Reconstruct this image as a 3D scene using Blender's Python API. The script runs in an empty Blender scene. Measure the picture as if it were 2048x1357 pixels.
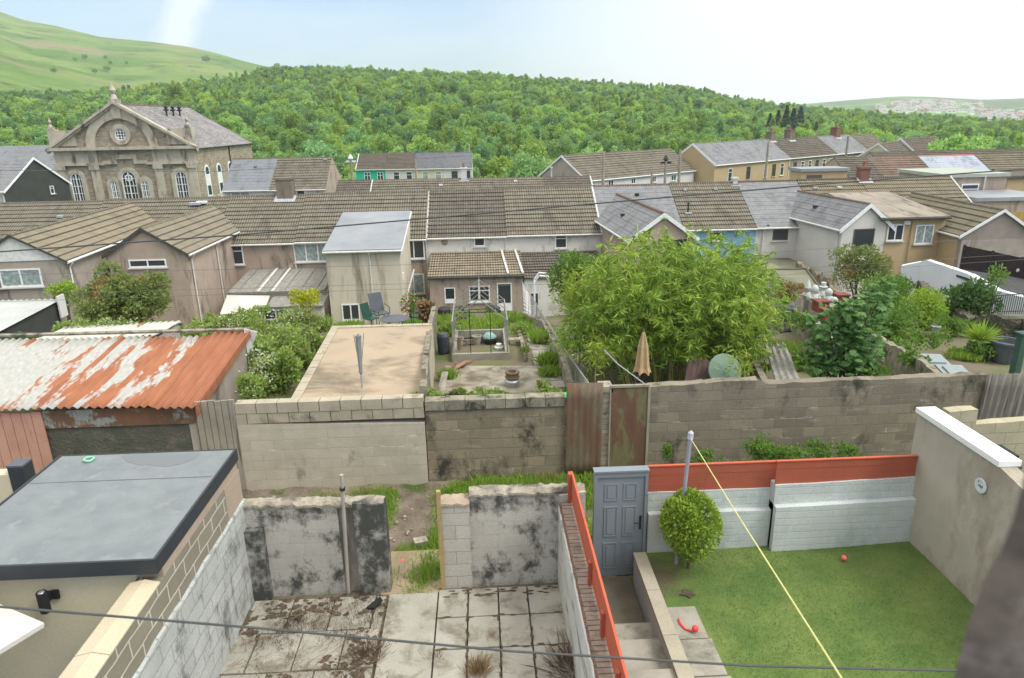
import bpy, math, random
import numpy as np
from mathutils import Vector, Matrix
R = math.radians
random.seed(7); rng = np.random.default_rng(7)
S = bpy.context.scene
C = S.collection

# ---------------------------------------------------------------- camera
CX, CY, F = 1024.0, 678.5, 1374.0
PITCH, YAW, ROLL = R(17.7), R(2.4), R(1.05)
CAM = Vector((0, 0, 6.95))
fw = Vector((math.sin(YAW)*math.cos(PITCH), math.cos(YAW)*math.cos(PITCH), -math.sin(PITCH)))
r0 = Vector((math.cos(YAW), -math.sin(YAW), 0)); u0 = r0.cross(fw)
rt = r0*math.cos(ROLL) - u0*math.sin(ROLL); up = u0*math.cos(ROLL) + r0*math.sin(ROLL)
cd = bpy.data.cameras.new('camera'); cam = bpy.data.objects.new('camera', cd); C.objects.link(cam)
mw = Matrix((rt, up, -fw)).transposed().to_4x4(); mw.translation = CAM
cam.matrix_world = mw
cd.sensor_width = 36; cd.lens = F/2048*36; cd.clip_start = .05; cd.clip_end = 20000
cd.dof.use_dof = True; cd.dof.focus_distance = 22; cd.dof.aperture_fstop = 2.8
S.camera = cam
S.render.resolution_x = 1024; S.render.resolution_y = 678

def ray(px, py):
    return (fw + rt*((px-CX)/F) - up*((py-CY)/F))
def at(px, py, Y):
    d = ray(px, py); return CAM + d*(Y/d.y)
def atz(px, py, z):
    d = ray(px, py); return CAM + d*((z-CAM.z)/d.z)
def atx(px, py, X):
    d = ray(px, py); return CAM + d*(X/d.x)

# ---------------------------------------------------------------- sky, sun, exposure
SUN_EL, SUN_AZ = R(52), R(118)          # azimuth measured from +Y (view direction) to the right
w = bpy.data.worlds.new('World'); S.world = w; w.use_nodes = True
nt = w.node_tree; nt.nodes.clear()
def wn(t, **k):
    n = nt.nodes.new(t)
    for a, b in k.items(): setattr(n, a, b)
    return n
sky = wn('ShaderNodeTexSky', sky_type='NISHITA', sun_disc=False); sky.sun_elevation = SUN_EL; sky.sun_rotation = SUN_AZ
sky.air_density = 1.0; sky.dust_density = 2.0; sky.ozone_density = 1.5
tc = wn('ShaderNodeTexCoord'); mp = wn('ShaderNodeMapping'); mp.inputs['Rotation'].default_value = (R(8), R(-28), R(20)); mp.inputs['Scale'].default_value = (1.2, 1.5, 7)
nz = wn('ShaderNodeTexNoise'); nz.inputs['Scale'].default_value = 1.3; nz.inputs['Detail'].default_value = 7; nz.inputs['Roughness'].default_value = .55; nz.inputs['Distortion'].default_value = .25
rp = wn('ShaderNodeValToRGB'); rp.color_ramp.elements[0].position = .42; rp.color_ramp.elements[1].position = .78
sd = wn('ShaderNodeVectorMath', operation='DOT_PRODUCT')
vd = Vector((math.sin(R(40))*math.cos(R(12)), math.cos(R(40))*math.cos(R(12)), math.sin(R(12))))
sd.inputs[1].default_value = vd
r2 = wn('ShaderNodeValToRGB'); r2.color_ramp.elements[0].position = .70; r2.color_ramp.elements[1].position = .985
r2.color_ramp.elements[0].color = (.0, .0, .0, 1); r2.color_ramp.interpolation = 'EASE'
mx = wn('ShaderNodeMath', operation='MAXIMUM'); m3 = wn('ShaderNodeMath', operation='MULTIPLY'); m3.inputs[1].default_value = .4
# thin veil; heavier, brighter cloud overhead, out of view, added for neutral fill light
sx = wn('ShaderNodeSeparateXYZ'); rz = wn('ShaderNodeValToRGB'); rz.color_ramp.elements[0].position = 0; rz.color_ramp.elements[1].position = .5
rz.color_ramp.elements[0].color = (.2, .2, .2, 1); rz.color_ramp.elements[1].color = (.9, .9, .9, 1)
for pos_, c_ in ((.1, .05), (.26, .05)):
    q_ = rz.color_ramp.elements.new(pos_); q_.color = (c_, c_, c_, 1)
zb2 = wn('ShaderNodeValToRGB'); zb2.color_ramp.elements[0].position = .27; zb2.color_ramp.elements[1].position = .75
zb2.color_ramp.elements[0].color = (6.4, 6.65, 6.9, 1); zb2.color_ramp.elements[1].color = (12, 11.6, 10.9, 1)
mx2 = wn('ShaderNodeMath', operation='MAXIMUM')
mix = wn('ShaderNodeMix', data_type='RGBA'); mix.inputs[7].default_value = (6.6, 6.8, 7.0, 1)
gain = wn('ShaderNodeMix', data_type='RGBA', blend_type='MULTIPLY'); gain.inputs[0].default_value = 1; gain.inputs[7].default_value = (.80, .97, 1.16, 1)
bg = wn('ShaderNodeBackground'); bg.inputs[1].default_value = .1
out = wn('ShaderNodeOutputWorld')
L = nt.links.new
L(tc.outputs['Generated'], mp.inputs[0]); L(mp.outputs[0], nz.inputs['Vector']); L(nz.outputs[0], rp.inputs[0])
L(tc.outputs['Generated'], sd.inputs[0]); L(sd.outputs['Value'], r2.inputs[0]); L(rp.outputs[0], m3.inputs[0])
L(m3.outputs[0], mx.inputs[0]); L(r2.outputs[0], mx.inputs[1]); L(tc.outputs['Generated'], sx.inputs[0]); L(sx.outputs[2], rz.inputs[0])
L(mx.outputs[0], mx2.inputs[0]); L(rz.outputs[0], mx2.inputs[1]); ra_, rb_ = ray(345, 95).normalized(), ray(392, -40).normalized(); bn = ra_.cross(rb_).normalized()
db = wn('ShaderNodeVectorMath', operation='DOT_PRODUCT'); db.inputs[1].default_value = bn; ab = wn('ShaderNodeMath', operation='ABSOLUTE'); dn2 = wn('ShaderNodeTexNoise'); dn2.inputs['Scale'].default_value = 22; dn2.inputs['Detail'].default_value = 5
sb2 = wn('ShaderNodeMath', operation='MULTIPLY_ADD'); sb2.inputs[1].default_value = .05; rb3 = wn('ShaderNodeValToRGB'); rb3.color_ramp.elements[0].position = .034; rb3.color_ramp.elements[1].position = .056; rb3.color_ramp.elements[0].color = (.7, .7, .7, 1); rb3.color_ramp.elements[1].color = (0, 0, 0, 1)
df_ = wn('ShaderNodeVectorMath', operation='DOT_PRODUCT'); df_.inputs[1].default_value = ra_; gf_ = wn('ShaderNodeMath', operation='GREATER_THAN'); gf_.inputs[1].default_value = .93; mb_m = wn('ShaderNodeMath', operation='MULTIPLY'); mx9 = wn('ShaderNodeMath', operation='MAXIMUM')
L(tc.outputs['Generated'], db.inputs[0]); L(db.outputs['Value'], ab.inputs[0]); L(tc.outputs['Generated'], dn2.inputs['Vector']); L(dn2.outputs[0], sb2.inputs[0]); L(ab.outputs[0], sb2.inputs[2]); L(sb2.outputs[0], rb3.inputs[0])
L(tc.outputs['Generated'], df_.inputs[0]); L(df_.outputs['Value'], gf_.inputs[0]); L(rb3.outputs[0], mb_m.inputs[0]); L(gf_.outputs[0], mb_m.inputs[1]); L(mx2.outputs[0], mx9.inputs[0]); L(mb_m.outputs[0], mx9.inputs[1])
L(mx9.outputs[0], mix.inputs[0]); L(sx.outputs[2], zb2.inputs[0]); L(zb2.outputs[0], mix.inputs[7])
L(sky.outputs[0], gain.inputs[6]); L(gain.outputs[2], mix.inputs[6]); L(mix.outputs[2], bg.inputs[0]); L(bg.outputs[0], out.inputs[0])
sl = bpy.data.lights.new('sun', 'SUN'); sl.energy = 1.55; sl.angle = R(22); sl.color = (1, .96, .9)
so = bpy.data.objects.new('sun', sl); C.objects.link(so)
sdir = Vector((math.sin(SUN_AZ)*math.cos(SUN_EL), math.cos(SUN_AZ)*math.cos(SUN_EL), math.sin(SUN_EL)))
so.rotation_euler = sdir.to_track_quat('Z', 'Y').to_euler(); so.location = (30, 10, 60)
S.view_settings.view_transform = 'Standard'; S.view_settings.look = 'None'; S.view_settings.gamma = 1; S.view_settings.exposure = 0.82
try:
    S.cycles.volume_bounces = 1; S.cycles.transparent_max_bounces = 6; S.cycles.max_bounces = 6
except Exception: pass

# ---------------------------------------------------------------- materials
class NTW:
    def __init__(s, name):
        s.m = bpy.data.materials.new(name); s.m.use_nodes = True; s.t = s.m.node_tree; s.t.nodes.clear()
        s.o = s.n('ShaderNodeOutputMaterial'); s.b = s.n('ShaderNodeBsdfPrincipled'); s.l(s.b.outputs[0], s.o.inputs[0])
        s.tc = s.n('ShaderNodeTexCoord')
    def n(s, t, **k):
        x = s.t.nodes.new(t)
        for a, b in k.items(): setattr(x, a, b)
        return x
    def l(s, a, b): s.t.links.new(a, b)
    def put(s, v, sock):
        if hasattr(v, 'links') or isinstance(v, bpy.types.NodeSocket): s.l(v, sock)
        else:
            if isinstance(v, tuple) and len(v) == 3 and sock.type == 'RGBA': v = (*v, 1)
            sock.default_value = v
    def vec(s, kind='Object', scale=(1, 1, 1), rot=(0, 0, 0)):
        m = s.n('ShaderNodeMapping'); m.inputs['Scale'].default_value = scale; m.inputs['Rotation'].default_value = rot
        s.l(s.tc.outputs[kind], m.inputs[0]); return m.outputs[0]
    def noise(s, scale, detail=4, vec=None, rough=.55, dist=0):
        n = s.n('ShaderNodeTexNoise'); n.inputs['Scale'].default_value = scale; n.inputs['Detail'].default_value = detail
        n.inputs['Roughness'].default_value = rough; n.inputs['Distortion'].default_value = dist
        s.l(vec if vec is not None else s.tc.outputs['Object'], n.inputs['Vector']); return n.outputs[0]
    def ramp(s, f, a, b, ca=(0, 0, 0), cb=(1, 1, 1)):
        r = s.n('ShaderNodeValToRGB'); r.color_ramp.elements[0].position = a; r.color_ramp.elements[1].position = b
        r.color_ramp.elements[0].color = (*ca, 1); r.color_ramp.elements[1].color = (*cb, 1); s.l(f, r.inputs[0]); return r.outputs[0]
    def mix(s, f, a, b, bt='MIX'):
        m = s.n('ShaderNodeMix', data_type='RGBA', blend_type=bt); s.put(f, m.inputs[0]); s.put(a, m.inputs[6]); s.put(b, m.inputs[7]); return m.outputs[2]
    def math(s, op, a, b=None):
        m = s.n('ShaderNodeMath', operation=op); s.put(a, m.inputs[0])
        if b is not None: s.put(b, m.inputs[1])
        return m.outputs[0]
    def bump(s, h, st=.5, d=.02):
        b = s.n('ShaderNodeBump'); b.inputs['Strength'].default_value = st; b.inputs['Distance'].default_value = d
        s.l(h, b.inputs['Height']); s.l(b.outputs[0], s.b.inputs['Normal'])
    def fin(s, col, rough=.9, spec=.3):
        s.put(col, s.b.inputs['Base Color']); s.put(rough, s.b.inputs['Roughness']); s.b.inputs['Specular IOR Level'].default_value = spec
        return s.m

def surf(name, c1, c2, scale=3, rough=.9, bump=.3, bscale=40, stain=None, samt=.5, sscale=1.2, stretch=(1, 1, .25), spec=.25, bd=.01):
    """two-tone surface with optional weather stains (streaked)"""
    w = NTW(name); a = w.noise(scale, 5)
    col = w.mix(w.ramp(a, .35, .65), c1, c2)
    if stain:
        s1 = w.noise(sscale, 8, w.vec('Object', stretch), .68, .4)
        k = .64-.32*samt
        col = w.mix(w.ramp(s1, k, k+.14), col, stain)
    fine = w.noise(bscale, 3)
    col = w.mix(.35, col, w.mix(w.ramp(fine, .3, .7), (.55, .55, .55), (1, 1, 1)), 'MULTIPLY')
    w.bump(fine, bump, bd); return w.fin(col, rough, spec)

def plain(name, c, rough=.5, spec=.4, metal=0, var=.15):
    w = NTW(name); a = w.noise(6, 4)
    col = w.mix(w.ramp(a, .3, .7), tuple(x*(1-var) for x in c), tuple(min(1, x*(1+var*.5)) for x in c))
    w.b.inputs['Metallic'].default_value = metal; return w.fin(col, rough, spec)

def block(name, c1, c2, mortar, bw=.45, bh=.225, ms=.012, stain=None, samt=.4, bump=.5, eff=None, rough=.95, sscale=.9, stretch=(1, 1, .6), patch=None):
    w = NTW(name); uv = w.tc.outputs['UV']
    dn = w.n('ShaderNodeTexNoise'); dn.inputs['Scale'].default_value = 3.5; dn.inputs['Detail'].default_value = 3; w.l(uv, dn.inputs['Vector'])
    sc = w.n('ShaderNodeVectorMath', operation='SCALE'); w.l(dn.outputs[1], sc.inputs[0]); sc.inputs['Scale'].default_value = .05*bh/.225
    ad = w.n('ShaderNodeVectorMath', operation='ADD'); w.l(uv, ad.inputs[0]); w.l(sc.outputs[0], ad.inputs[1])
    b = w.n('ShaderNodeTexBrick'); b.inputs['Scale'].default_value = 1; b.inputs['Brick Width'].default_value = bw; b.inputs['Row Height'].default_value = bh
    b.inputs['Mortar Size'].default_value = ms; b.inputs['Mortar Smooth'].default_value = .3; b.inputs['Bias'].default_value = 0
    b.inputs['Color1'].default_value = (*c1, 1); b.inputs['Color2'].default_value = (*c2, 1); b.inputs['Mortar'].default_value = (*mortar, 1)
    w.l(ad.outputs[0], b.inputs['Vector']); col = b.outputs[0]
    a = w.noise(2.2, 6, rough=.65); col = w.mix(.5, col, w.mix(w.ramp(a, .3, .7), (.62, .61, .58), (1.0, 1.0, 1.0)), 'MULTIPLY')
    if patch:
        pn = w.noise(.8, 5, w.vec('Object', (1, 1, 1.4)), .6); col = w.mix(w.ramp(pn, .52, .6), col, patch)
    if eff:   # lime bloom under the joints
        e = w.noise(1.6, 6, w.vec('UV', (1, 4, 1)), .6, .2); e2 = w.math('MULTIPLY', w.ramp(e, .58, .66), w.ramp(b.outputs['Fac'], 0, .5, (.25, .25, .25), (1, 1, 1)))
        col = w.mix(e2, col, eff)
    if stain:
        s1 = w.noise(sscale*1.6, 9, w.vec('Object', stretch), .72, .1); k = .64-.32*samt
        col = w.mix(w.ramp(s1, k, k+.13), col, stain)
    f = w.noise(45, 3); col = w.mix(.4, col, w.mix(w.ramp(f, .3, .7), (.5, .5, .5), (1, 1, 1)), 'MULTIPLY')
    h = w.math('SUBTRACT', w.math('MULTIPLY', f, .35), b.outputs['Fac']); w.bump(h, bump, .012)
    return w.fin(col, rough, .2)

def tiles(name, c1, c2, moss, cw=.3, ch=.40, slate=False, lich=(.45, .43, .38), lamt=.3, rough=.85):
    w = NTW(name); uv = w.n('ShaderNodeSeparateXYZ'); w.l(w.tc.outputs['UV'], uv.inputs[0]); U, V = uv.outputs[0], uv.outputs[1]
    row = w.math('FLOOR', w.math('DIVIDE', V, ch))
    if slate: Us = w.math('ADD', U, w.math('MULTIPLY', w.math('MODULO', row, 2), cw/2))
    else: Us = U
    colx = w.math('FLOOR', w.math('DIVIDE', Us, cw))
    cb = w.n('ShaderNodeCombineXYZ'); w.l(colx, cb.inputs[0]); w.l(row, cb.inputs[1])
    wn_ = w.n('ShaderNodeTexWhiteNoise'); w.l(cb.outputs[0], wn_.inputs[0])
    col = w.mix(wn_.outputs[0], c1, c2)
    a = w.noise(.5, 6, rough=.6); col = w.mix(w.ramp(a, .4, .68), col, moss)
    s_ = w.noise(3.5, 7, rough=.75); k = .66-.2*lamt; col = w.mix(w.ramp(s_, k, k+.12), col, lich); s3 = w.noise(1.2, 9, w.vec('Object', (1, .5, .5)), .75); col = w.mix(w.math('MULTIPLY', w.ramp(s3, .5, .66), .55), col, (.085, .08, .06))
    fv = w.math('FRACT', w.math('DIVIDE', V, ch)); fu = w.math('FRACT', w.math('DIVIDE', Us, cw))
    if slate:
        ln = w.math('MAXIMUM', w.math('GREATER_THAN', fv, .93), w.math('GREATER_THAN', fu, .965))
        hgt = w.math('SUBTRACT', w.math('MULTIPLY', wn_.outputs[0], .3), ln); w.bump(hgt, .5, .01)
        col = w.mix(w.math('MULTIPLY', ln, .45), col, (.05, .05, .055))
    else:
        wv = w.math('SINE', w.math('MULTIPLY', U, 2*math.pi/(cw/2)))
        gv = w.math('GREATER_THAN', fv, .86)
        edge = w.math('MULTIPLY', w.math('LESS_THAN', wv, -.55), .42)
        w.bump(wv, .9, .03)
        col = w.mix(w.math('MAXIMUM', w.math('MULTIPLY', gv, .62), edge), col, (.045, .042, .036))  # course ends and troughs darkened: joint dirt plus a painted-in shadow line
    f = w.noise(30, 2); col = w.mix(.35, col, w.mix(w.ramp(f, .3, .7), (.55, .55, .55), (1, 1, 1)), 'MULTIPLY')
    return w.fin(col, rough, .2)

def leafm(name, c1, c2, c3=None, trans=.35, obj=.0, rough=.55):
    w = NTW(name); g = w.n('ShaderNodeNewGeometry'); col = w.mix(g.outputs['Random Per Island'], c1, c2)
    if c3: col = w.mix(w.ramp(w.noise(.9, 4), .55, .68), col, c3)
    if obj:
        oi = w.n('ShaderNodeObjectInfo'); h = w.n('ShaderNodeHueSaturation')
        h.inputs['Hue'].default_value = .5; w.l(w.math('ADD', w.math('MULTIPLY', oi.outputs['Random'], obj), 1-obj*.45), h.inputs['Value'])
        wh = w.n('ShaderNodeTexWhiteNoise', noise_dimensions='1D'); w.l(oi.outputs['Random'], wh.inputs['W'])
        w.l(w.math('ADD', w.math('MULTIPLY', wh.outputs[0], .045), .478), h.inputs['Hue'])
        w.l(w.math('ADD', w.math('MULTIPLY', wh.outputs[0], -.3), 1.05), h.inputs['Saturation'])
        w.l(col, h.inputs['Color']); col = h.outputs[0]
        ln_ = w.n('ShaderNodeTexNoise'); ln_.inputs['Scale'].default_value = .02; ln_.inputs['Detail'].default_value = 4; w.l(oi.outputs['Location'], ln_.inputs['Vector']); col = w.mix(w.ramp(ln_.outputs[0], .42, .62), col, w.mix(1.0, col, (1.16, 1.07, .95), 'MULTIPLY')); col = w.mix(w.ramp(wh.outputs[0], .78, .8), col, w.mix(1.0, col, (.72, .82, .85), 'MULTIPLY'))
    w.fin(col, rough, .3)
    tr = w.n('ShaderNodeBsdfTranslucent'); w.put(col, tr.inputs[0]); ms = w.n('ShaderNodeMixShader'); ms.inputs[0].default_value = trans
    w.l(w.b.outputs[0], ms.inputs[1]); w.l(tr.outputs[0], ms.inputs[2]); w.l(ms.outputs[0], w.o.inputs[0]); return w.m

# ---------------------------------------------------------------- mesh builder
class MB:
    def __init__(s): s.v = []; s.f = []; s.uv = []
    def face(s, pts, uv=None):
        pts = [Vector(p) for p in pts]
        if uv is None:
            n = (pts[1]-pts[0]).cross(pts[2]-pts[0])
            if len(pts) > 3: n = n+(pts[2]-pts[0]).cross(pts[3]-pts[0])
            ax, ay, az = abs(n.x), abs(n.y), abs(n.z)
            if az >= ax and az >= ay: uv = [(p.x, p.y) for p in pts]
            elif ay >= ax: uv = [(p.x, p.z) for p in pts]
            else: uv = [(p.y, p.z) for p in pts]
        i = len(s.v); s.v += [tuple(p) for p in pts]; s.f.append(tuple(range(i, i+len(pts)))); s.uv += uv
        return s
    def box(s, x0, y0, z0, x1, y1, z1, M=None):
        if x1 < x0: x0, x1 = x1, x0
        if y1 < y0: y0, y1 = y1, y0
        if z1 < z0: z0, z1 = z1, z0
        p = [Vector(q) for q in ((x0, y0, z0), (x1, y0, z0), (x1, y1, z0), (x0, y1, z0), (x0, y0, z1), (x1, y0, z1), (x1, y1, z1), (x0, y1, z1))]
        F_ = ((0, 3, 2, 1), (4, 5, 6, 7), (0, 1, 5, 4), (1, 2, 6, 5), (2, 3, 7, 6), (3, 0, 4, 7))
        for f in F_:
            q = [p[i] for i in f]
            if M is None: s.face(q)
            else:
                t = MB(); t.face(q); s.face([M @ a for a in q], t.uv)
        return s
    def prism(s, poly, vec):
        poly = [Vector(p) for p in poly]; vec = Vector(vec)
        n = Vector((0, 0, 0))
        for i in range(1, len(poly)-1): n += (poly[i]-poly[0]).cross(poly[i+1]-poly[0])
        if n.dot(vec) > 0: poly = poly[::-1]
        s.face(poly); s.face([p+vec for p in poly[::-1]])
        for i in range(len(poly)):
            a, b = poly[i], poly[(i+1) % len(poly)]; s.face([b, a, a+vec, b+vec])
        return s
    def tube(s, pts, r, n=8, cap=True):
        pts = [Vector(p) for p in pts]; rs = r if isinstance(r, (list, tuple)) else [r]*len(pts); rings = []
        for i, p in enumerate(pts):
            d = (pts[min(i+1, len(pts)-1)]-pts[max(i-1, 0)]).normalized()
            a = d.orthogonal().normalized() if i == 0 else (rings_a - d*rings_a.dot(d)).normalized()
            rings_a = a; b = d.cross(a)
            rings.append([p+(a*math.cos(2*math.pi*k/n)+b*math.sin(2*math.pi*k/n))*rs[i] for k in range(n)])
        for i in range(len(rings)-1):
            for k in range(n):
                q = (k+1) % n; s.face([rings[i][k], rings[i][q], rings[i+1][q], rings[i+1][k]])
        if cap: s.face(rings[0][::-1]); s.face(rings[-1])
        return s
    def lathe(s, c, prof, n=16, sq=None):
        c = Vector(c); R_ = [[c+Vector((r*math.cos(2*math.pi*k/n), r*math.sin(2*math.pi*k/n), z)) for k in range(n)] for r, z in prof]
        for i in range(len(R_)-1):
            for k in range(n):
                q = (k+1) % n; s.face([R_[i][k], R_[i][q], R_[i+1][q], R_[i+1][k]])
        s.face(R_[0][::-1]); s.face(R_[-1]); return s
    def build(s, name, mat, parent=None, smooth=False, weld=False, bevel=0):
        me = bpy.data.meshes.new(name); me.from_pydata(s.v, [], s.f)
        ul = me.uv_layers.new(name='UVMap'); ul.data.foreach_set('uv', np.array(s.uv, dtype=np.float32).ravel())
        me.materials.append(mat)
        o = bpy.data.objects.new(name, me); C.objects.link(o)
        if weld or smooth:
            import bmesh
            bm = bmesh.new(); bm.from_mesh(me); bmesh.ops.remove_doubles(bm, verts=bm.verts, dist=1e-4); bm.to_mesh(me); bm.free()
        if smooth:
            me.polygons.foreach_set('use_smooth', [True]*len(me.polygons))
            try: me.set_sharp_from_angle(angle=R(50))
            except Exception: pass
        if bevel:
            b = o.modifiers.new('bevel', 'BEVEL'); b.width = bevel; b.segments = 2; b.limit_method = 'ANGLE'
        if parent: o.parent = parent
        return o

def T(o, label=None, cat=None, group=None, kind=None):
    if label: o['label'] = label
    if cat: o['category'] = cat
    if group: o['group'] = group
    if kind: o['kind'] = kind
    return o
def E(name, loc, label, cat, group=None, rz=0):
    o = bpy.data.objects.new(name, None); C.objects.link(o); o.location = loc; o.rotation_euler = (0, 0, rz); o.empty_display_size = .3
    return T(o, label, cat, group)
def kids(o): return [c for c in C.objects if c.parent == o]
def dup(o, parent=None, **k):
    c = o.copy(); C.objects.link(c)
    if parent: c.parent = parent
    for ch in KID.get(o.name, []):
        dup(ch, c); 
    KID[c.name] = [x for x in C.objects if False]
    for a, b in k.items(): setattr(c, a, b)
    return c
KID = {}
def regkids(o):
    ks = [c for c in C.objects if c.parent == o]; KID[o.name] = ks
    for c in ks: regkids(c)

# ---------------------------------------------------------------- shared palette
M = {}
M['white'] = plain('white_upvc', (.78, .79, .78), .4)
M['whitewood'] = surf('white_paint', (.75, .75, .72), (.6, .6, .56), 5, .6, .1, stain=(.3, .3, .26), samt=.1)
M['glass'] = plain('window_glass', (.035, .045, .05), .12, .6)
M['curtain'] = plain('net_curtain', (.30, .37, .36), .35, .5, var=.5)
M['gutter'] = plain('gutter_plastic', (.62, .62, .58), .5)
M['dark'] = plain('dark_plastic', (.02, .021, .023), .55)
M['darkwood'] = surf('dark_fascia', (.05, .055, .05), (.08, .08, .075), 6, .7)
M['lead'] = surf('lead_flashing', (.35, .36, .38), (.5, .51, .53), 8, .6, .1)
M['mortar'] = surf('mortar_line', (.5, .48, .43), (.62, .6, .55), 8, .95)
M['tileA'] = tiles('concrete_tiles_brown', (.27, .23, .175), (.19, .165, .13), (.25, .235, .175))
M['tileB'] = tiles('concrete_tiles_buff', (.38, .315, .22), (.30, .25, .175), (.32, .29, .2), lamt=.1)
M['tileC'] = tiles('concrete_tiles_dark', (.20, .17, .135), (.14, .12, .10), (.18, .17, .13))
M['tileR'] = tiles('concrete_tiles_red', (.33, .21, .15), (.25, .17, .125), (.24, .2, .14), lamt=.1)
M['slateA'] = tiles('natural_slate', (.25, .255, .265), (.175, .18, .19), (.25, .255, .255), .3, .22, True, lamt=.35, lich=(.27, .27, .27))
M['slateB'] = tiles('smooth_slate', (.22, .235, .255), (.20, .215, .235), (.21, .225, .24), .3, .22, True, lamt=-.3, rough=.6)
M['slateC'] = tiles('pale_slate', (.40, .44, .52), (.38, .42, .5), (.36, .4, .47), .3, .22, True, lamt=-.3, rough=.6)
M['slateL'] = tiles('lichened_slate', (.22, .21, .21), (.16, .155, .155), (.27, .26, .255), .4, .26, True, lamt=.75, lich=(.45, .44, .42))
M['rPink'] = surf('pinkish_roughcast', (.44, .35, .28), (.38, .31, .25), 1.5, .95, .6, 60, (.14, .125, .105), .35)
M['rGrey'] = surf('grey_roughcast', (.42, .37, .31), (.35, .31, .265), 1.5, .95, .6, 60, (.13, .12, .10), .35)
M['rWhite'] = surf('white_render', (.72, .70, .65), (.66, .64, .58), 1.0, .9, .3, 50, (.22, .22, .20), .32, .9, (1, 1, .5))
M['rPale'] = surf('pale_render', (.64, .62, .56), (.58, .56, .51), 1.0, .9, .3, 50, (.27, .26, .22), .2)
M['rCream'] = surf('cream_render', (.62, .565, .45), (.57, .52, .41), 1.2, .9, .3, 50, (.24, .21, .15), .22, .8, (1, 1, .12))
M['rOchre'] = surf('ochre_render', (.50, .38, .22), (.46, .35, .2), 1.2, .9, .3, 50, (.3, .24, .15), .1)
M['rBlue'] = surf('sky_blue_paint', (.24, .44, .60), (.22, .41, .56), 1.2, .8, .3, 50)
M['rTeal'] = surf('teal_paint', (.02, .48, .32), (.02, .44, .29), 1.2, .8, .2, 50)
M['rDark'] = surf('dark_render', (.065, .07, .062), (.05, .055, .05), 1.2, .9, .3)
M['conc'] = surf('old_concrete', (.36, .34, .285), (.27, .255, .21), 2.5, .95, .5, 50, (.12, .12, .09), .4, 1.1, (1, 1, 1))
M['stone'] = block('rubble_sandstone', (.48, .41, .30), (.29, .25, .19), (.42, .37, .29), .42, .14, .012, stain=(.10, .09, .075), samt=.25)
M['ashlar'] = surf('dressed_stone', (.54, .485, .385), (.44, .395, .31), 1.5, .95, .4, 30, (.13, .12, .10), .35)
M['brick'] = block('red_brick', (.30, .12, .075), (.22, .09, .06), (.3, .27, .22), .225, .075, .008)
M['metal'] = plain('galvanised_steel', (.45, .46, .47), .45, .5, .7)
M['alu'] = plain('weathered_aluminium', (.27, .27, .24), .7, .4, .2)
M['wood'] = surf('weathered_timber', (.32, .26, .18), (.22, .18, .13), 4, .9, .4, 60, (.1, .09, .07), .2)
M['bark'] = surf('bark', (.12, .09, .06), (.08, .06, .045), 6, .95, .6)

M['chim'] = surf('grey_rendered_chimney', (.24, .2, .15), (.18, .15, .12), 2, .95, .4, stain=(.06, .055, .05), samt=.3)
M['redrender'] = surf('red_chimney', (.25, .12, .085), (.20, .10, .075), 2, .9, .3)
M['brownframe'] = plain('brown_frame', (.10, .08, .06), .5)
M['tileB2'] = tiles('concrete_tiles_olive', (.29, .245, .165), (.235, .2, .135), (.25, .225, .155), .3, .40, lamt=.1)
M['tileA2'] = tiles('concrete_tiles_wing', (.36, .305, .225), (.29, .25, .185), (.31, .28, .2), .3, .40, lamt=.1)
M['felt'] = surf('smooth_grey_roofing', (.22, .235, .25), (.33, .345, .36), .35, .45, .05, 40, stretch=(1, .2, 1))
M['asb'] = surf('mossy_cement_sheet', (.31, .30, .27), (.20, .195, .17), 6, .95, .5, 25, (.36, .35, .32), .3, 5, (1, 1, 1))
M['stainroof'] = surf('stained_mineral_felt', (.34, .30, .24), (.25, .22, .18), .9, .9, .2, 40, (.06, .06, .055), .3, .6, (3, .5, 1))
M['rGrey2'] = surf('brownish_grey_render', (.35, .30, .25), (.29, .25, .215), 1.5, .95, .5, 60, (.12, .11, .09), .3)

M['tileC2'] = tiles('dark_brown_tiles', (.20, .165, .13), (.16, .13, .105), (.18, .155, .12), .3, .40, lamt=-.2)
M['slateD'] = tiles('dark_slate', (.15, .155, .17), (.125, .13, .14), (.14, .145, .155), .3, .22, True, lamt=-.3)
M['slateD2'] = tiles('mid_slate', (.17, .175, .19), (.14, .145, .155), (.15, .155, .165), .3, .22, True, lamt=-.3)
M['rYel'] = surf('pale_yellow_paint', (.66, .60, .42), (.6, .55, .38), 1.2, .8, .2, 50)
M['townW'] = plain('town_white', (.85, .85, .83), .8)
M['townR'] = plain('town_roof', (.30, .27, .26), .8)
M['rWhite2'] = surf('clean_white_render', (.66, .64, .62), (.6, .59, .57), 1.2, .8, .2, 50)
M['rPaleR'] = surf('pale_green_roof', (.42, .45, .38), (.36, .39, .33), 1.2, .8, .2, 50)
M['redridge'] = plain('red_ridge_tile', (.5, .12, .08), .6)
M['yelwood'] = surf('yellow_board', (.5, .34, .1), (.42, .28, .09), 3, .8, .2)

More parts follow.
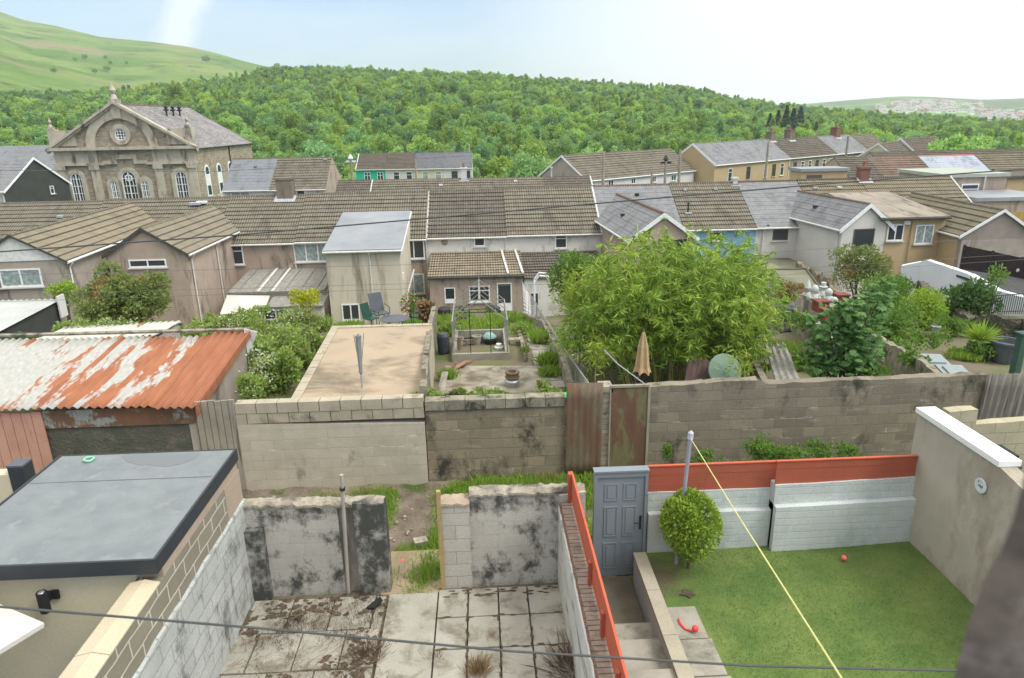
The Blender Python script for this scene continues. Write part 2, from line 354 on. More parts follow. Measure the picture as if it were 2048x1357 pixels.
def rubble(name, cols, sc=4.5, gap=(.05, .05, .04), green=(.06, .085, .035)):
    w = NTW(name); v0_ = w.vec('Object', (1, 1, 1.9)); dn_ = w.n('ShaderNodeTexNoise'); dn_.inputs['Scale'].default_value = 4; w.l(v0_, dn_.inputs['Vector']); vs_ = w.n('ShaderNodeVectorMath', operation='SCALE'); vs_.inputs['Scale'].default_value = .25; w.l(dn_.outputs[1], vs_.inputs[0]); va_ = w.n('ShaderNodeVectorMath', operation='ADD'); w.l(v0_, va_.inputs[0]); w.l(vs_.outputs[0], va_.inputs[1]); v = va_.outputs[0]; vo = w.n('ShaderNodeTexVoronoi', feature='F1'); vo.inputs['Scale'].default_value = sc; w.l(v, vo.inputs['Vector']); ve_ = w.n('ShaderNodeTexVoronoi', feature='DISTANCE_TO_EDGE'); ve_.inputs['Scale'].default_value = sc; w.l(v, ve_.inputs['Vector'])
    sp = w.n('ShaderNodeSeparateColor'); w.l(vo.outputs['Color'], sp.inputs[0]); c = w.mix(w.ramp(sp.outputs[0], .1, .9), *cols); c = w.mix(w.ramp(ve_.outputs[0], .0, .10, (.7, .7, .7), (0, 0, 0)), c, gap)
    c = w.mix(w.ramp(w.noise(1.6, 8, rough=.7), .5, .6), c, green); f = w.noise(30, 3); c = w.mix(.5, c, w.mix(w.ramp(f, .3, .7), (.5, .5, .5), (1, 1, 1)), 'MULTIPLY'); w.bump(w.math('ADD', w.ramp(ve_.outputs[0], 0, .15), w.math('MULTIPLY', f, .3)), .8, .03); return w.fin(c, .95, .1)
M['stoneD'] = rubble('dark_rubble', ((.20, .175, .135), (.10, .10, .08)))
M['conc2'] = surf('buff_concrete_block', (.46, .41, .31), (.36, .32, .24), 2.2, .95, .5, 50, (.16, .14, .11), .25, 1.8, (1, 1, 1))
M['mortarD'] = surf('dark_joint', (.13, .12, .10), (.2, .18, .15), 5, .95)
M['rubbleP'] = surf('pillar_stone', (.40, .35, .27), (.26, .23, .18), 9, .95, .6, 40, (.08, .075, .06), .3, 4, (1, 1, 1))
M['greyTin'] = surf('dark_grey_tin', (.24, .23, .19), (.18, .17, .14), 1, .8, .3, 40, (.06, .055, .045), .4, 2, (4, 4, .3))
M['screed'] = surf('orange_buff_screed', (.43, .34, .24), (.37, .30, .215), .8, .95, .4, 50, (.21, .175, .125), .46, .45, (1, 1.6, 1))
M['greycloth'] = plain('grey_cover', (.22, .23, .23), .8)
M['barrel'] = plain('barrel_plastic', (.05, .06, .075), .45)
M['terra'] = plain('orange_terracotta', (.55, .2, .1), .8)
M['turq'] = surf('turquoise_sheet', (.2, .38, .33), (.3, .45, .4), 9, .6)
M['bagG'] = plain('green_bag', (.05, .6, .15), .4)
M['slateP'] = plain('slate_grey_plastic', (.09, .10, .115), .55)
M['greenP'] = plain('green_plastic', (.01, .06, .04), .5)
M['cane'] = plain('bamboo_cane', (.35, .33, .1), .6)
M['beige'] = surf('beige_canvas', (.50, .36, .19), (.42, .3, .16), 4, .9, .1)
M['tankG'] = surf('pale_green_lid', (.20, .30, .22), (.17, .26, .2), 2, .7, .1)
M['darkpink'] = surf('dark_red_boards', (.14, .09, .08), (.10, .07, .06), 4, .9)
M['black'] = plain('black_rubber', (.015, .015, .016), .7)
M['roofFelt'] = surf('grey_felt_roof', (.235, .26, .265), (.19, .215, .22), 2.6, .9, .6, 120, (.275, .295, .29), .25, 2.5, (1, 1, 1))
M['fasciaD'] = plain('charcoal_fascia', (.03, .036, .042), .5)
M['creamP'] = surf('cream_painted_render', (.58, .53, .38), (.55, .5, .36), 1, .85, .15, 60)
M['creamC'] = surf('cream_coping', (.56, .48, .34), (.50, .44, .31), 2, .8, .2, 50)
M['blkGW'] = block('grey_block_white_joint', (.29, .265, .2), (.25, .23, .175), (.6, .57, .48), ms=.012, bump=.5, sscale=.5, stain=(.3, .25, .17), samt=.05)
M['limew'] = block('limewashed_blocks', (.52, .54, .515), (.46, .48, .455), (.40, .41, .38), .45, .225, .010, stain=(.14, .15, .13), samt=.34, bump=.9, sscale=1.6, stretch=(1, 1, .5))
M['mould'] = block('mouldy_render', (.52, .505, .45), (.48, .465, .415), (.42, .405, .36), .45, .225, .004, stain=(.085, .085, .075), samt=.45, bump=.4, sscale=1.5, stretch=(1, 1, .8))
M['mouldD'] = block('very_mouldy_render', (.40, .39, .35), (.36, .35, .31), (.28, .27, .24), .45, .225, .005, stain=(.07, .073, .065), samt=.72, bump=.5, sscale=1.4, stretch=(1, 1, .8))
M['slab'] = surf('paving_slab', (.40, .385, .33), (.32, .305, .26), 1.6, .9, .5, 45, (.20, .185, .14), .46, 2.3, (1, 1, 1))
M['whblk'] = block('white_painted_blocks', (.60, .65, .635), (.59, .64, .625), (.585, .635, .62), .6, .12, .010, bump=.55, stain=(.42, .47, .46), samt=.3)
M['redF'] = surf('red_painted_board', (.42, .11, .065), (.37, .10, .06), 2, .6, .2, 40, (.25, .08, .05), .1, 1.2, (.3, .3, 4))
M['orF'] = surf('orange_red_board', (.55, .12, .06), (.5, .11, .055), 2, .6, .2, 40)
M['doorG'] = plain('blue_grey_door_paint', (.20, .235, .26), .45, var=.05)
M['pebble'] = surf('pebbledash', (.48, .445, .355), (.41, .38, .305), 1.4, .95, .8, 80, (.27, .225, .165), .42, .7, (1, 1, .5))
M['poleG'] = plain('grey_pole', (.30, .31, .36), .45)
M['redB'] = plain('red_rubber', (.75, .06, .06), .4)
M['pinkB'] = plain('pink_rubber', (.8, .16, .14), .45)
M['lawn'] = None
M['lfBambL'] = leafm('leaf_bamboo_pale', (.28, .38, .05), (.42, .50, .08), None, .4)
M['tarmac'] = surf('dark_tarmac', (.07, .07, .07), (.05, .05, .05), 3, .95, .5, 60)
M['decking'] = surf('purple_grey_slate_chippings', (.11, .10, .11), (.08, .07, .08), 12, .95, .6, 60)
M['whitewash'] = surf('clean_whitewash', (.74, .77, .80), (.68, .71, .74), .8, .8, .2, 40)
M['brownF'] = surf('dark_brown_fence', (.055, .04, .038), (.045, .033, .03), 3, .8, .3)
M['quoin'] = surf('weathered_stone_reveal', (.20, .165, .135), (.10, .085, .07), 9, .95, .5, 60, (.30, .26, .22), .3, 7, (1, 1, 1), bd=.003)
M['cable'] = plain('black_cable', (.06, .065, .062), .6)
M['rope'] = plain('yellow_line', (.65, .62, .25), .6)
M['ornW'] = surf('white_garden_ornament', (.62, .64, .6), (.4, .44, .4), 14, .7, .2)
M['mossroof'] = surf('mossy_felt', (.20, .20, .14), (.15, .16, .10), .8, .95, .3, 40, (.09, .10, .06), .3, .8, (1, 1, 1))
M['woodD'] = surf('dark_timber', (.12, .11, .08), (.09, .08, .06), 4, .9)
M['redP'] = surf('red_planter', (.22, .06, .05), (.18, .05, .04), 4, .7)
M['binlid'] = plain('bin_lid', (.24, .28, .29), .5)
M['greenpost'] = plain('dark_green_post', (.04, .09, .07), .7)
M['dirtY'] = surf('sandy_dirt', (.36, .29, .19), (.26, .21, .13), 2, .95, .6, 30, (.5, .47, .4), .1, 1.2, (1, 1, 1))
M['mould2'] = block('whitewashed_pier', (.52, .50, .44), (.46, .445, .39), (.36, .345, .3), .45, .225, .008, stain=(.07, .07, .06), samt=.15, bump=.4)
M['pinkmort'] = surf('pinkish_mortar', (.42, .33, .25), (.34, .27, .2), 6, .95, .7, 30)
M['yelwoodP'] = surf('yellow_timber_post', (.42, .31, .15), (.34, .25, .12), 6, .9)
M['greenwall'] = surf('dark_mottled_wall', (.13, .125, .10), (.085, .095, .07), 2.2, .95, .9, 22, (.22, .18, .13), .3, 2.5, (1, 1, 1.5), bd=.03)
M['pipe'] = surf('grey_white_pipe', (.40, .38, .33), (.33, .31, .28), 3, .6, .05)
M['brickT'] = surf('brick_tops', (.33, .255, .20), (.24, .19, .155), 9, .95, .5, 50, (.15, .12, .1), .3, 4, (1, 1, 1))
M['peel'] = surf('peeling_whitewash', (.60, .60, .55), (.50, .50, .46), 2, .9, .4, 40, (.12, .12, .10), .34, 2.2, (1, .5, 2.2))
M['darkconc'] = surf('dark_concrete', (.17, .155, .11), (.12, .11, .085), 2, .8, .3)  # darker concrete tone used for the passage floor
M['whblkS'] = surf('pale_blue_grey_render', (.46, .52, .53), (.42, .48, .49), 1, .85, .3, 50, (.25, .26, .24), .1)
M['creamC2'] = surf('cream_grey_coping', (.42, .385, .29), (.35, .32, .25), 2, .85, .3, 50)
M['lawnB'] = leafm('lawn_blades', (.10, .185, .05), (.19, .275, .08), (.24, .27, .10), .2)
M['white2'] = plain('bright_white_coping', (.80, .80, .77), .4, var=.04)
M['plq'] = plain('ceramic_plaque', (.55, .60, .58), .3)
M['blkCream'] = block('cream_blocks', (.50, .46, .32), (.45, .41, .29), (.34, .30, .2), .45, .225, .008, bump=.4)
M['lfTop'] = leafm('topiary_leaf', (.15, .27, .03), (.34, .46, .06), (.12, .22, .03), .3)
M['poleCap'] = plain('pole_cap', (.5, .5, .62), .4)
M['puddle'] = plain('wet_patch', (.145, .16, .16), .3, .5, var=.02)
M['mint'] = plain('mint_tape', (.25, .55, .38), .5)
M['rPink2'] = surf('pinkish_patch_render', (.40, .32, .24), (.36, .29, .22), 2, .95, .3)
M['parasol'] = surf('off_white_canvas', (.62, .60, .54), (.58, .56, .5), 1, .9, .05)
M['slateC2'] = plain('dark_cushion', (.06, .065, .07), .9)
M['twig'] = plain('dry_twig', (.28, .2, .13), .9)
M['cableG'] = plain('thin_grey_wire', (.12, .13, .13), .6)
M['dirtyconc'] = surf('dirty_concrete', (.40, .37, .30), (.24, .21, .16), 1.6, .95, .6, 30, (.14, .12, .08), .5, 1.6, (1, 1, 1))
M['fasciaD2'] = plain('felt_seam', (.12, .135, .14), .8)

# ---------------------------------------------------------------- ground levels
GP = [(-30, -1.2), (9.2, -.05), (10, -.2), (13.05, -.3), (13.25, .25), (17, .15), (20, -.05), (23, -.35), (26, -.9), (30, -1.95), (36, -3.5), (42, -4.6), (46, -5.0), (60, -6), (90, -6), (140, -7)]
def G(y):
    if y <= GP[0][0]: return GP[0][1]
    for (a, za), (b, zb) in zip(GP, GP[1:]):
        if y <= b: return za+(zb-za)*(y-a)/(b-a)
    return GP[-1][1]
def atg(px, py, dz=0):
    """point of the garden slope seen at a pixel"""
    d = ray(px, py); t = 8.0
    while t < 140:
        p = CAM+d*t
        if p.y > 9.3 and p.z <= G(p.y)+dz: return p
        t += .05
    return p

# ---------------------------------------------------------------- roofs and houses
def slope(mb, r0_, r1_, e0, e1, ch=.40, th=.035, flat=False):
    if ch == .44: th = .008
    jr = random.Random(int(abs(Vector(r0_).z)*1e3)+int(abs(Vector(e1).x)*100))
    """one roof slope as overlapping courses; r = ridge ends, e = eave ends"""
    r0_, r1_, e0, e1 = map(Vector, (r0_, r1_, e0, e1))
    Ls = ((e0-r0_).length+(e1-r1_).length)/2; n = max(1, round(Ls/ch)) if not flat else 1
    nn = (e0-r0_).cross(r1_-r0_).normalized()
    if nn.z < 0: nn = -nn
    ud = (r1_-r0_).normalized()
    # horizontal uv from projection on ridge direction
    def uvof(p, k): return (ud.dot(p-r0_), k)
    for i in range(n):
        a0, a1 = r0_.lerp(e0, i/n), r1_.lerp(e1, i/n); b0, b1 = r0_.lerp(e0, (i+1)/n), r1_.lerp(e1, (i+1)/n)
        o1, o2 = nn*th*.3, nn*th*1.3
        v0, v1 = i*ch, (i+1)*ch-.001; o2 = o2*jr.uniform(.75, 1.35); o1 = o1*jr.uniform(.5, 1.2)
        q = [a0+o1, b0+o2, b1+o2, a1+o1]; uv = [uvof(a0, v0), uvof(b0, v1), uvof(b1, v1), uvof(a1, v0)]
        if (q[1]-q[0]).cross(q[3]-q[0]).dot(nn) < 0: q = q[::-1]; uv = uv[::-1]
        mb.face(q, uv)
        q = [b0+o2, b0+o1*.5, b1+o1*.5, b1+o2]; mb.face(q, [uvof(b0, v1), uvof(b0, v1+.001), uvof(b1, v1+.001), uvof(b1, v1)])
    # underside and verges
    d = nn*-.06
    mb.face([r0_+d, r1_+d, e1+d, e0+d], [(0, 0)]*4)
    for a, b in ((r0_, e0), (r1_, e1)): mb.face([a+d, b+d, b+nn*th, a+nn*th*.5], [(0, 0)]*4)
    mb.face([e0+d, e1+d, e1+nn*th, e0+nn*th], [(0, 0)]*4)

class House:
    """gabled building: ridge from A to B (x,y), half depth h; local x runs A->B, local y to its left; front is local -y"""
    def __init__(s, name, label, cat, A, B, h, ze, zr, zb, roof, wall, group=None, course=.40, oh=.18, ve=.12, mono=False, zback=None, roofs=True):
        s.A = Vector((A[0], A[1], 0)); s.B = Vector((B[0], B[1], 0)); d = s.B-s.A; s.len = d.length; s.ang = math.atan2(d.y, d.x)
        course = .44 if roof.startswith('slate') else course; s.zb = zb; s.o = E(name, (A[0], A[1], zb), label, cat, group, s.ang); s.h = h; s.ze = ze-zb; s.zr = zr-zb
        s.M = Matrix.Translation((A[0], A[1], zb)) @ Matrix.Rotation(s.ang, 4, 'Z'); s.Mi = s.M.inverted(); s.mono = mono
        w = MB(); L_ = s.len
        if mono: prof = [(-h, 0), (h, 0), (h, s.zr-.05), (-h, s.ze-.05)]
        else: prof = [(-h, 0), (h, 0), (h, s.ze-.05), (0, s.zr-.05), (-h, s.ze-.05)]
        w.prism([(0, y, z) for y, z in prof], (L_, 0, 0)); s.wall = w.build('wall', M[wall], s.o)
        if roofs:
            rb = MB()
            if mono:
                k = (s.zr-s.ze)/(2*h); slope(rb, (-ve, h+.05, s.zr+k*.05), (L_+ve, h+.05, s.zr+k*.05), (-ve, -h-oh, s.ze-k*oh), (L_+ve, -h-oh, s.ze-k*oh), course)
            else:
                k = (s.zr-s.ze)/h
                slope(rb, (-ve, 0, s.zr), (L_+ve, 0, s.zr), (-ve, -h-oh, s.ze-k*oh), (L_+ve, -h-oh, s.ze-k*oh), course)
                slope(rb, (-ve, 0, s.zr), (L_+ve, 0, s.zr), (-ve, h+oh, s.ze-k*oh), (L_+ve, h+oh, s.ze-k*oh), course)
            s.roof = rb.build('roof', M[roof], s.o)
        s.k = k if roofs else 0; s.oh = oh; s.ve = ve
    def ridge(s, mat, r=.1):
        m = MB(); n = max(2, int(s.len/.45))
        for i in range(n):
            x0, x1 = -s.ve+(s.len+2*s.ve)*i/n, -s.ve+(s.len+2*s.ve)*(i+1)/n
            m.tube([(x0, 0, s.zr-.02), (x1-.01, 0, s.zr-.02)], [r*1.06, r], 8)
        m.build('ridge_tiles', M[mat], s.roof); return s
    def face(s, f):
        return {'F': (Vector((0, -s.h, 0)), Vector((1, 0, 0)), Vector((0, -1, 0))), 'B': (Vector((0, s.h, 0)), Vector((1, 0, 0)), Vector((0, 1, 0))),
                'L': (Vector((0, 0, 0)), Vector((0, 1, 0)), Vector((-1, 0, 0))), 'R': (Vector((s.len, 0, 0)), Vector((0, 1, 0)), Vector((1, 0, 0)))}[f]
    def hit(s, f, px, py):
        o, u, n = s.face(f); c = s.Mi @ CAM; d = s.Mi.to_3x3() @ ray(px, py); t = (o-c).dot(n)/d.dot(n); p = c+d*t
        return u.dot(p-o), p.z
    def window(s, f, x0, y0, x1, y1, kind='casement', name='window', mat='white', pane='glass', mull=1, trans=0, lab=None, sill=True, loc=None):
        if loc: a, b, za, zb_ = loc
        else:
            q = [s.hit(f, *p) for p in ((x0, y0), (x1, y0), (x0, y1), (x1, y1))]
            a = (q[0][0]+q[2][0])/2; b = (q[1][0]+q[3][0])/2; zb_ = (q[0][1]+q[1][1])/2; za = (q[2][1]+q[3][1])/2
            if a > b: a, b = b, a
        o, u, n = s.face(f)
        def bx(m, u0_, u1_, z0, z1, d0, d1):
            p = o+u*u0_+n*d0; q_ = o+u*u1_+n*d1; m.box(p.x, p.y, z0, q_.x, q_.y, z1)
        m = MB(); t = min(.07, (b-a)*.12); D0, D1 = -.02, .035
        bx(m, a, a+t, za, zb_, D0, D1); bx(m, b-t, b, za, zb_, D0, D1); bx(m, a+t, b-t, za, za+t, D0, D1); bx(m, a+t, b-t, zb_-t, zb_, D0, D1)
        for i in range(mull):
            c = a+(b-a)*(i+1)/(mull+1); bx(m, c-t*.5, c+t*.5, za+t, zb_-t, D0, D1-.004)
        for i in range(trans):
            c = zb_-(zb_-za)*(.3 if trans == 1 else (i+1)/(trans+1)); bx(m, a+t, b-t, c-t*.4, c+t*.4, D0, D1-.008)
        if name == 'door': bx(m, a+t, b-t, za+t, za+(zb_-za)*.28, D0, D1-.008)
        w = m.build(name, M[mat], s.o)
        p = MB(); bx(p, a+t*.5, b-t*.5, za+t*.5, zb_-t*.5, -.05, .012); p.build('pane', M[pane], w)
        if sill and name == 'window':
            q = MB(); bx(q, a-.06, b+.06, za-.07, za-.005, 0.004, .11); q.build('sill', M['rPale'], w)
        if lab: w['label'] = lab
        return w
    def gutter(s, side='F', mat='gutter', pipes=()):
        y = -s.h-s.oh-.04 if side == 'F' else s.h+s.oh+.04; z = s.ze-s.k*s.oh-.05
        m = MB(); m.tube([(-s.ve, y, z), (s.len+s.ve, y, z)], .06, 8); g = m.build('gutter', M[mat], s.o)
        m = MB(); sg = -1 if side == 'F' else 1
        yy = sg*(s.h+.015); m.box(0, yy, z-.06, s.len, yy+sg*.02, s.ze-.06); m.build('fascia', M['whitewood'], s.o)
        for x in pipes:
            m = MB(); yw = sg*(s.h+.06); m.tube([(x, y, z), (x, y, z-.08), (x, yw, z-.3), (x, yw, .1)], .038, 8); m.build('downpipe', M[mat], s.o)
        return s
    def barge(s, end='L', mat='white', wdt=.2):
        x = -s.ve-.02 if end == 'L' else s.len+s.ve+.02; m = MB()
        for sg in (-1, 1):
            y1 = sg*(s.h+s.oh+.03); z1 = s.zr-s.k*abs(y1)
            m.prism([(x-.02, 0, s.zr+.05), (x-.02, y1, z1+.05), (x-.02, y1, z1+.05-wdt), (x-.02, 0, s.zr+.05-wdt)], (.04, 0, 0))
        m.build('bargeboard', M[mat], s.roof); return s
    def verge(s, end='L', mat='mortar', side='F'):
        x = -s.ve if end == 'L' else s.len+s.ve; sg = -1 if side == 'F' else 1; y1 = sg*(s.h+s.oh)
        m = MB(); m.tube([(x, 0, s.zr+.03), (x, y1, s.zr-s.k*abs(y1)+.03)], .06, 5); m.build('verge', M[mat], s.roof); return s
    def chimney(s, x, w=.75, d=.55, hgt=1.0, mat='brick', pots=1, y=0, flash=True):
        z0 = s.zr-s.k*abs(y)-.4; m = MB(); m.box(x-w/2, y-d/2, z0, x+w/2, y+d/2, s.zr+hgt); m.box(x-w/2-.05, y-d/2-.05, s.zr+hgt-.14, x+w/2+.05, y+d/2+.05, s.zr+hgt-.02)
        c = m.build('chimney', M[mat], s.roof)
        for i in range(pots):
            px = x+(i-(pots-1)/2)*.32
            m = MB(); m.lathe((px, y, s.zr+hgt-.02), [(.11, 0), (.12, .05), (.1, .1), (.09, .32), (.115, .36), (.1, .4)], 10); m.build('chimney_pot', M['pot'], c)
        if flash:
            m = MB(); zz = s.zr-s.k*(abs(y)+d/2); y0, y1 = y-d/2-.28, y-d/2+.02
            m.face([(x-w/2-.18, y0, s.zr-s.k*abs(y0)+.07), (x+w/2+.18, y0, s.zr-s.k*abs(y0)+.07), (x+w/2+.18, y1+.3, s.zr-s.k*abs(y1+.3)+.07), (x-w/2-.18, y1+.3, s.zr-s.k*abs(y1+.3)+.07)])
            m.build('flashing', M['lead'], c)
        return c
    def vent(s, x, y, mat='lead', r=.16):
        z = s.zr-s.k*abs(y)+.06; m = MB(); m.box(x-r, y-r*.9, z-.04, x+r, y+r*.9, z+.09); return m.build('roof_vent', M[mat], s.roof, bevel=.02)
    def pipe(s, x, y, hgt=.7, mat='dark', r=.07):
        z = s.zr-s.k*abs(y); m = MB(); m.tube([(x, y, z-.1), (x, y, z+hgt)], r, 8); m.tube([(x, y, z+hgt), (x, y, z+hgt+.05), (x, y, z+hgt+.12)], [r*1.7, r*1.7, r*.4], 8)
        c = m.build('flue', M[mat], s.roof); m = MB(); m.box(x-.2, y-.2, z-.02+.0, x+.2, y+.2, z+.07); m.build('flashing', M['lead'], c); return c
    def box(s, name, x0, y0, z0, x1, y1, z1, mat): m = MB(); m.box(x0, y0, z0, x1, y1, z1); return m.build(name, M[mat], s.o)

M['pot'] = surf('terracotta', (.33, .15, .09), (.25, .11, .07), 6, .85, .2)

# ================================================================= main terrace (backs of the houses)
YE, YR = 42.0, 46.0                          # eave line and ridge line
def xe(px, py=465): return at(px, py, YE).x
ZE = [at(445, 487, YE).z, at(1200, 463, YE).z]
def zeave(x):
    x0, x1 = xe(445), xe(1200); return ZE[0]+(ZE[1]-ZE[0])*(x-x0)/(x1-x0)
RISE = at(815, 384, YR).z-zeave(xe(815))
ROWG = 'terraced houses seen from behind their gardens'
def unit(label, p0, p1, roof, wall, **k):
    x0, x1 = xe(p0), xe(p1); z = zeave((x0+x1)/2)
    return House('terraced_house', label, 'house', (x0, YR), (x1, YR), YR-YE, z, z+RISE, -5.2, roof, wall, ROWG, oh=.15, ve=0, **k)

h = unit('terraced house at the left edge with lichened tiles, behind the white gabled wing', -190, 150, 'tileA', 'rGrey').ridge('tileA'); h.vent(7.5, -1.4, 'lead')
H1 = h
h = unit('terraced house between two brown tiled rear wings, pale glazed patch near its ridge', 150, 425, 'tileA', 'rGrey').ridge('tileA')
h.vent(6.3, -.5, 'white', .3)
h.window('F', 1, 1, 2, 2, loc=(3, 3.8, 3.2, 4.2)); h.box('rooflight', 5.6, -.9, RISE+h.ze-.35, 6.3, -.45, RISE+h.ze-.2, 'lead')
H2 = h
h = unit('pink rendered terraced house with a big square brown chimney and a white two-light window', 425, 588, 'tileA', 'rPink').ridge('tileA')
h.gutter('F', pipes=(h.len-.1,)); h.window('F', 450, 491, 487, 530, mull=0, trans=1)
c = h.chimney(h.hit('F', 540, 400)[0]-.1, 1.0, .8, 1.15, 'chim', 0, y=0)
H3 = h
h = unit('terraced house behind the cream lean-to tower wing, with a wide white curtained window', 588, 853, 'tileA', 'rPink').ridge('tileA')
h.gutter('F', pipes=(h.len-.05, h.len-1.55)); h.window('F', 588, 487, 660, 524, mull=2, pane='curtain'); h.window('F', 806, 478, 849, 518, mull=1); h.window('F', 806, 548, 849, 588, mull=1, pane='curtain', trans=0); h.verge('R')
H4 = h
h = unit('white mould-stained terraced house with a hole in its wall and a small square window', 853, 1013, 'tileC', 'rWhite').ridge('tileA')
h.gutter('F', pipes=(h.len-.05,)); h.window('F', 948, 475, 970, 493, mull=0)
u, z = h.hit('F', 889, 484); m = MB(); m.lathe((0, 0, 0), [(.20, -.02), (.22, .03), (.13, .05), (.10, .0)], 9); o = m.build('exposed_stone_hole', M['stone'], h.o); o.location = (u, -h.h-.005, z); o.rotation_euler = (R(90), 0, 0)
H5 = h
h = unit('white rendered terraced house with a white painted verge and a small two-pane window', 1013, 1203, 'tileA', 'rWhite').ridge('tileA')
h.gutter('F'); h.window('F', 1110, 469, 1134, 497, mull=0, trans=1); h.verge('R', 'whitewood')
H6 = h
h = unit('slate roofed terraced house behind the slate rear wing with white bargeboards', 1203, 1368, 'slateA', 'rPink').ridge('tileR', .09); h.vent(2.8, -1.0, 'dark', .12)
H7 = h
h = unit('sky blue terraced house with a dark brown tiled roof and a thin black flue', 1368, 1512, 'tileA', 'rBlue').ridge('tileA')
h.gutter('F'); h.window('F', 1417, 457, 1443, 482, mull=0, trans=1); h.pipe(.55, -2.75, .6, 'dark', .05); h.vent(.9, -.7, 'lead', .11); h.vent(2.9, -.7, 'lead', .11)
h.chimney(4.4, .3, .35, .35, 'rPale', 0)
H8 = h
h = unit('slate roofed terraced house with pale walls and a brown framed window beside the blue house', 1512, 1640, 'slateA', 'rPale').ridge('tileR', .09)
h.gutter('F', pipes=(.45,)); h.window('F', 1546, 452, 1576, 481, mull=0, trans=1, mat='brownframe')
u, z = h.hit('F', 1536, 453); m = MB(); m.tube([(u, -h.h-.001, z), (u, -h.h-.03, z)], .1, 12); m.build('vent_grille', M['dark'], h.o)
H9 = h
h = unit('brown tiled terraced house with two pale roof vents, left of the red brick chimney', 1640, 1772, 'tileB2', 'rPale').ridge('tileC'); h.vent(.9, -.9, 'rWhite', .14); h.vent(2.5, -.9, 'rWhite', .14)
H10 = h
h = unit('last brown tiled terraced house with a stout red brick chimney and a white verge', 1772, 1965, 'tileB2', 'rPale').ridge('tileC')
c = h.chimney(.25, .62, .6, .75, 'redrender', 1, 0); h.verge('R', 'whitewood'); h.vent(4.4, -2.2, 'lead', .14); h.pipe(-.2, -2.9, .7, 'dark', .06)
H11 = h

# ---- rear wings
WING = 'rear wings built on to the backs of the terrace'
def wing(label, apex, back, hl, Yf, roof, wall, zr=None, rise=1.2, name='rear_wing', Yb=46.0, **k):
    a = at(*apex, Yf); z = a.z if zr is None else zr
    if back: k.pop('dx', 0); k['dx'] = atz(back[0], back[1], z).x-a.x; Yb = atz(back[0], back[1], z).y
    return House(name, label, 'house wing', (a.x, Yf), (a.x+k.pop('dx', 0), Yb), hl, z-rise, z, G(Yf)-.3, roof, wall, WING, **k)
# ridge from front gable (A) to the back; local x points away from the camera, local +y is left
h = wing('rear wing with white boarded gable, buff tiles and a wide window at the left edge', (21, 471), (258, 407), 2.02, 32.2, 'tileB', 'rGrey', rise=1.17, dx=-.9).ridge('tileB')
W1 = h; h.barge('L', 'darkwood', .1); h.gutter('F', 'white', pipes=(.3,))
h.window('L', 0, 538, 84, 574, mull=1, pane='curtain')
m = MB(); y_ = h.h; m.prism([(-.035, -y_, h.ze-.02), (-.035, y_, h.ze-.02), (-.035, 0, h.zr-.08)], (.03, 0, 0)); m.build('gable_boarding', M['whitewood'], h.o)
h = wing('pinkish gabled rear wing with black bargeboards and white downpipes, behind the berry bush', (283, 457), (422, 413), 1.95, 35.4, 'tileA2', 'rPink', rise=1.25, Yb=45.6, dx=-.3).ridge('tileB')
W2 = h; h.barge('L', 'darkwood', .16); h.gutter('F', 'gutter', pipes=(.5, 4.0)); h.window('L', 258, 519, 333, 535, mull=1)
h.gutter('B', 'gutter', pipes=(.25,))
# cream mono pitch tower wing
a, b = at(650, 503, 36.5), at(803, 498, 36.5)
h = House('rear_wing', 'tall cream rendered wing with smooth grey sloping roof and a central white downpipe', 'house wing', (a.x, 39.6), (b.x-.1, 39.6), 3.1, a.z+.05, a.z+1.25, G(36)-.4, 'felt', 'rCream', WING, mono=True, course=9, oh=.2, ve=.1)
W3 = h; h.gutter('F', 'gutter', pipes=(h.len*.59,)); h.window('F', 684, 608, 720, 641, mull=1)
m = MB(); m.prism([(h.len+.1, -3.32, h.ze-.08), (h.len+.1, 3.1, h.zr-.02), (h.len+.1, 3.1, h.zr-.2), (h.len+.1, -3.32, h.ze-.26)], (.04, 0, 0)); m.build('bargeboard', M['white'], h.roof)
m = MB(); m.tube([(h.len+.5, -1.2, 2.9), (h.len+.1, -1.9, 1.6), (h.len+.1, -1.9, .2)], .05, 8); m.build('downpipe', M['gutter'], h.o)
m = MB(); m.box(h.len, -2.6, 2.6, h.len+.06, -2.35, 3.0); m.build('wall_lamp', M['white'], h.o)
# asbestos lean-to
a, b = at(458, 586, 38.0), at(650, 586, 38.0); t_ = at(550, 539, YE)
h = House('lean_to', 'lean-to with a mossy grey cement sheet roof and two pale glazed strips', 'lean-to', (a.x, 40), (b.x-.05, 40), 2.0, a.z, t_.z, G(38)-.3, 'asb', 'rCream', WING, mono=True, course=9, oh=.15, ve=.05)
for x in (h.len*.30, h.len*.45):
    m = MB(); k = (h.zr-h.ze)/4; m.prism([(x, -2.1, h.ze-.1*k+.06), (x, 2, h.zr+.06), (x+.14, 2, h.zr+.06), (x+.14, -2.1, h.ze-.1*k+.06)], (0, 0, .03)); m.build('glazed_strip', M['rPale'], h.roof)
for i in range(6):
    x = h.len*(i+.5)/6; m = MB(); m.prism([(x, -2.1, h.ze-.1*k+.055), (x, 2, h.zr+.055), (x+.04, 2, h.zr+.055), (x+.04, -2.1, h.ze-.1*k+.055)], (0, 0, .03)); m.build('sheet_joint', M['asb'], h.roof)
a, b = at(536, 613, 36.6), at(650, 610, 36.6)
h = House('porch', 'low glazed porch with a grey sheet roof in front of the mossy lean-to', 'porch', (a.x, 37.3), (b.x-.1, 37.3), .7, a.z, at(560, 588, 38).z-.1, G(37)-.3, 'asb', 'rPale', WING, mono=True, course=9, ve=.04)
h.window('F', 528, 618, 600, 640, mull=2, mat='white', sill=False)
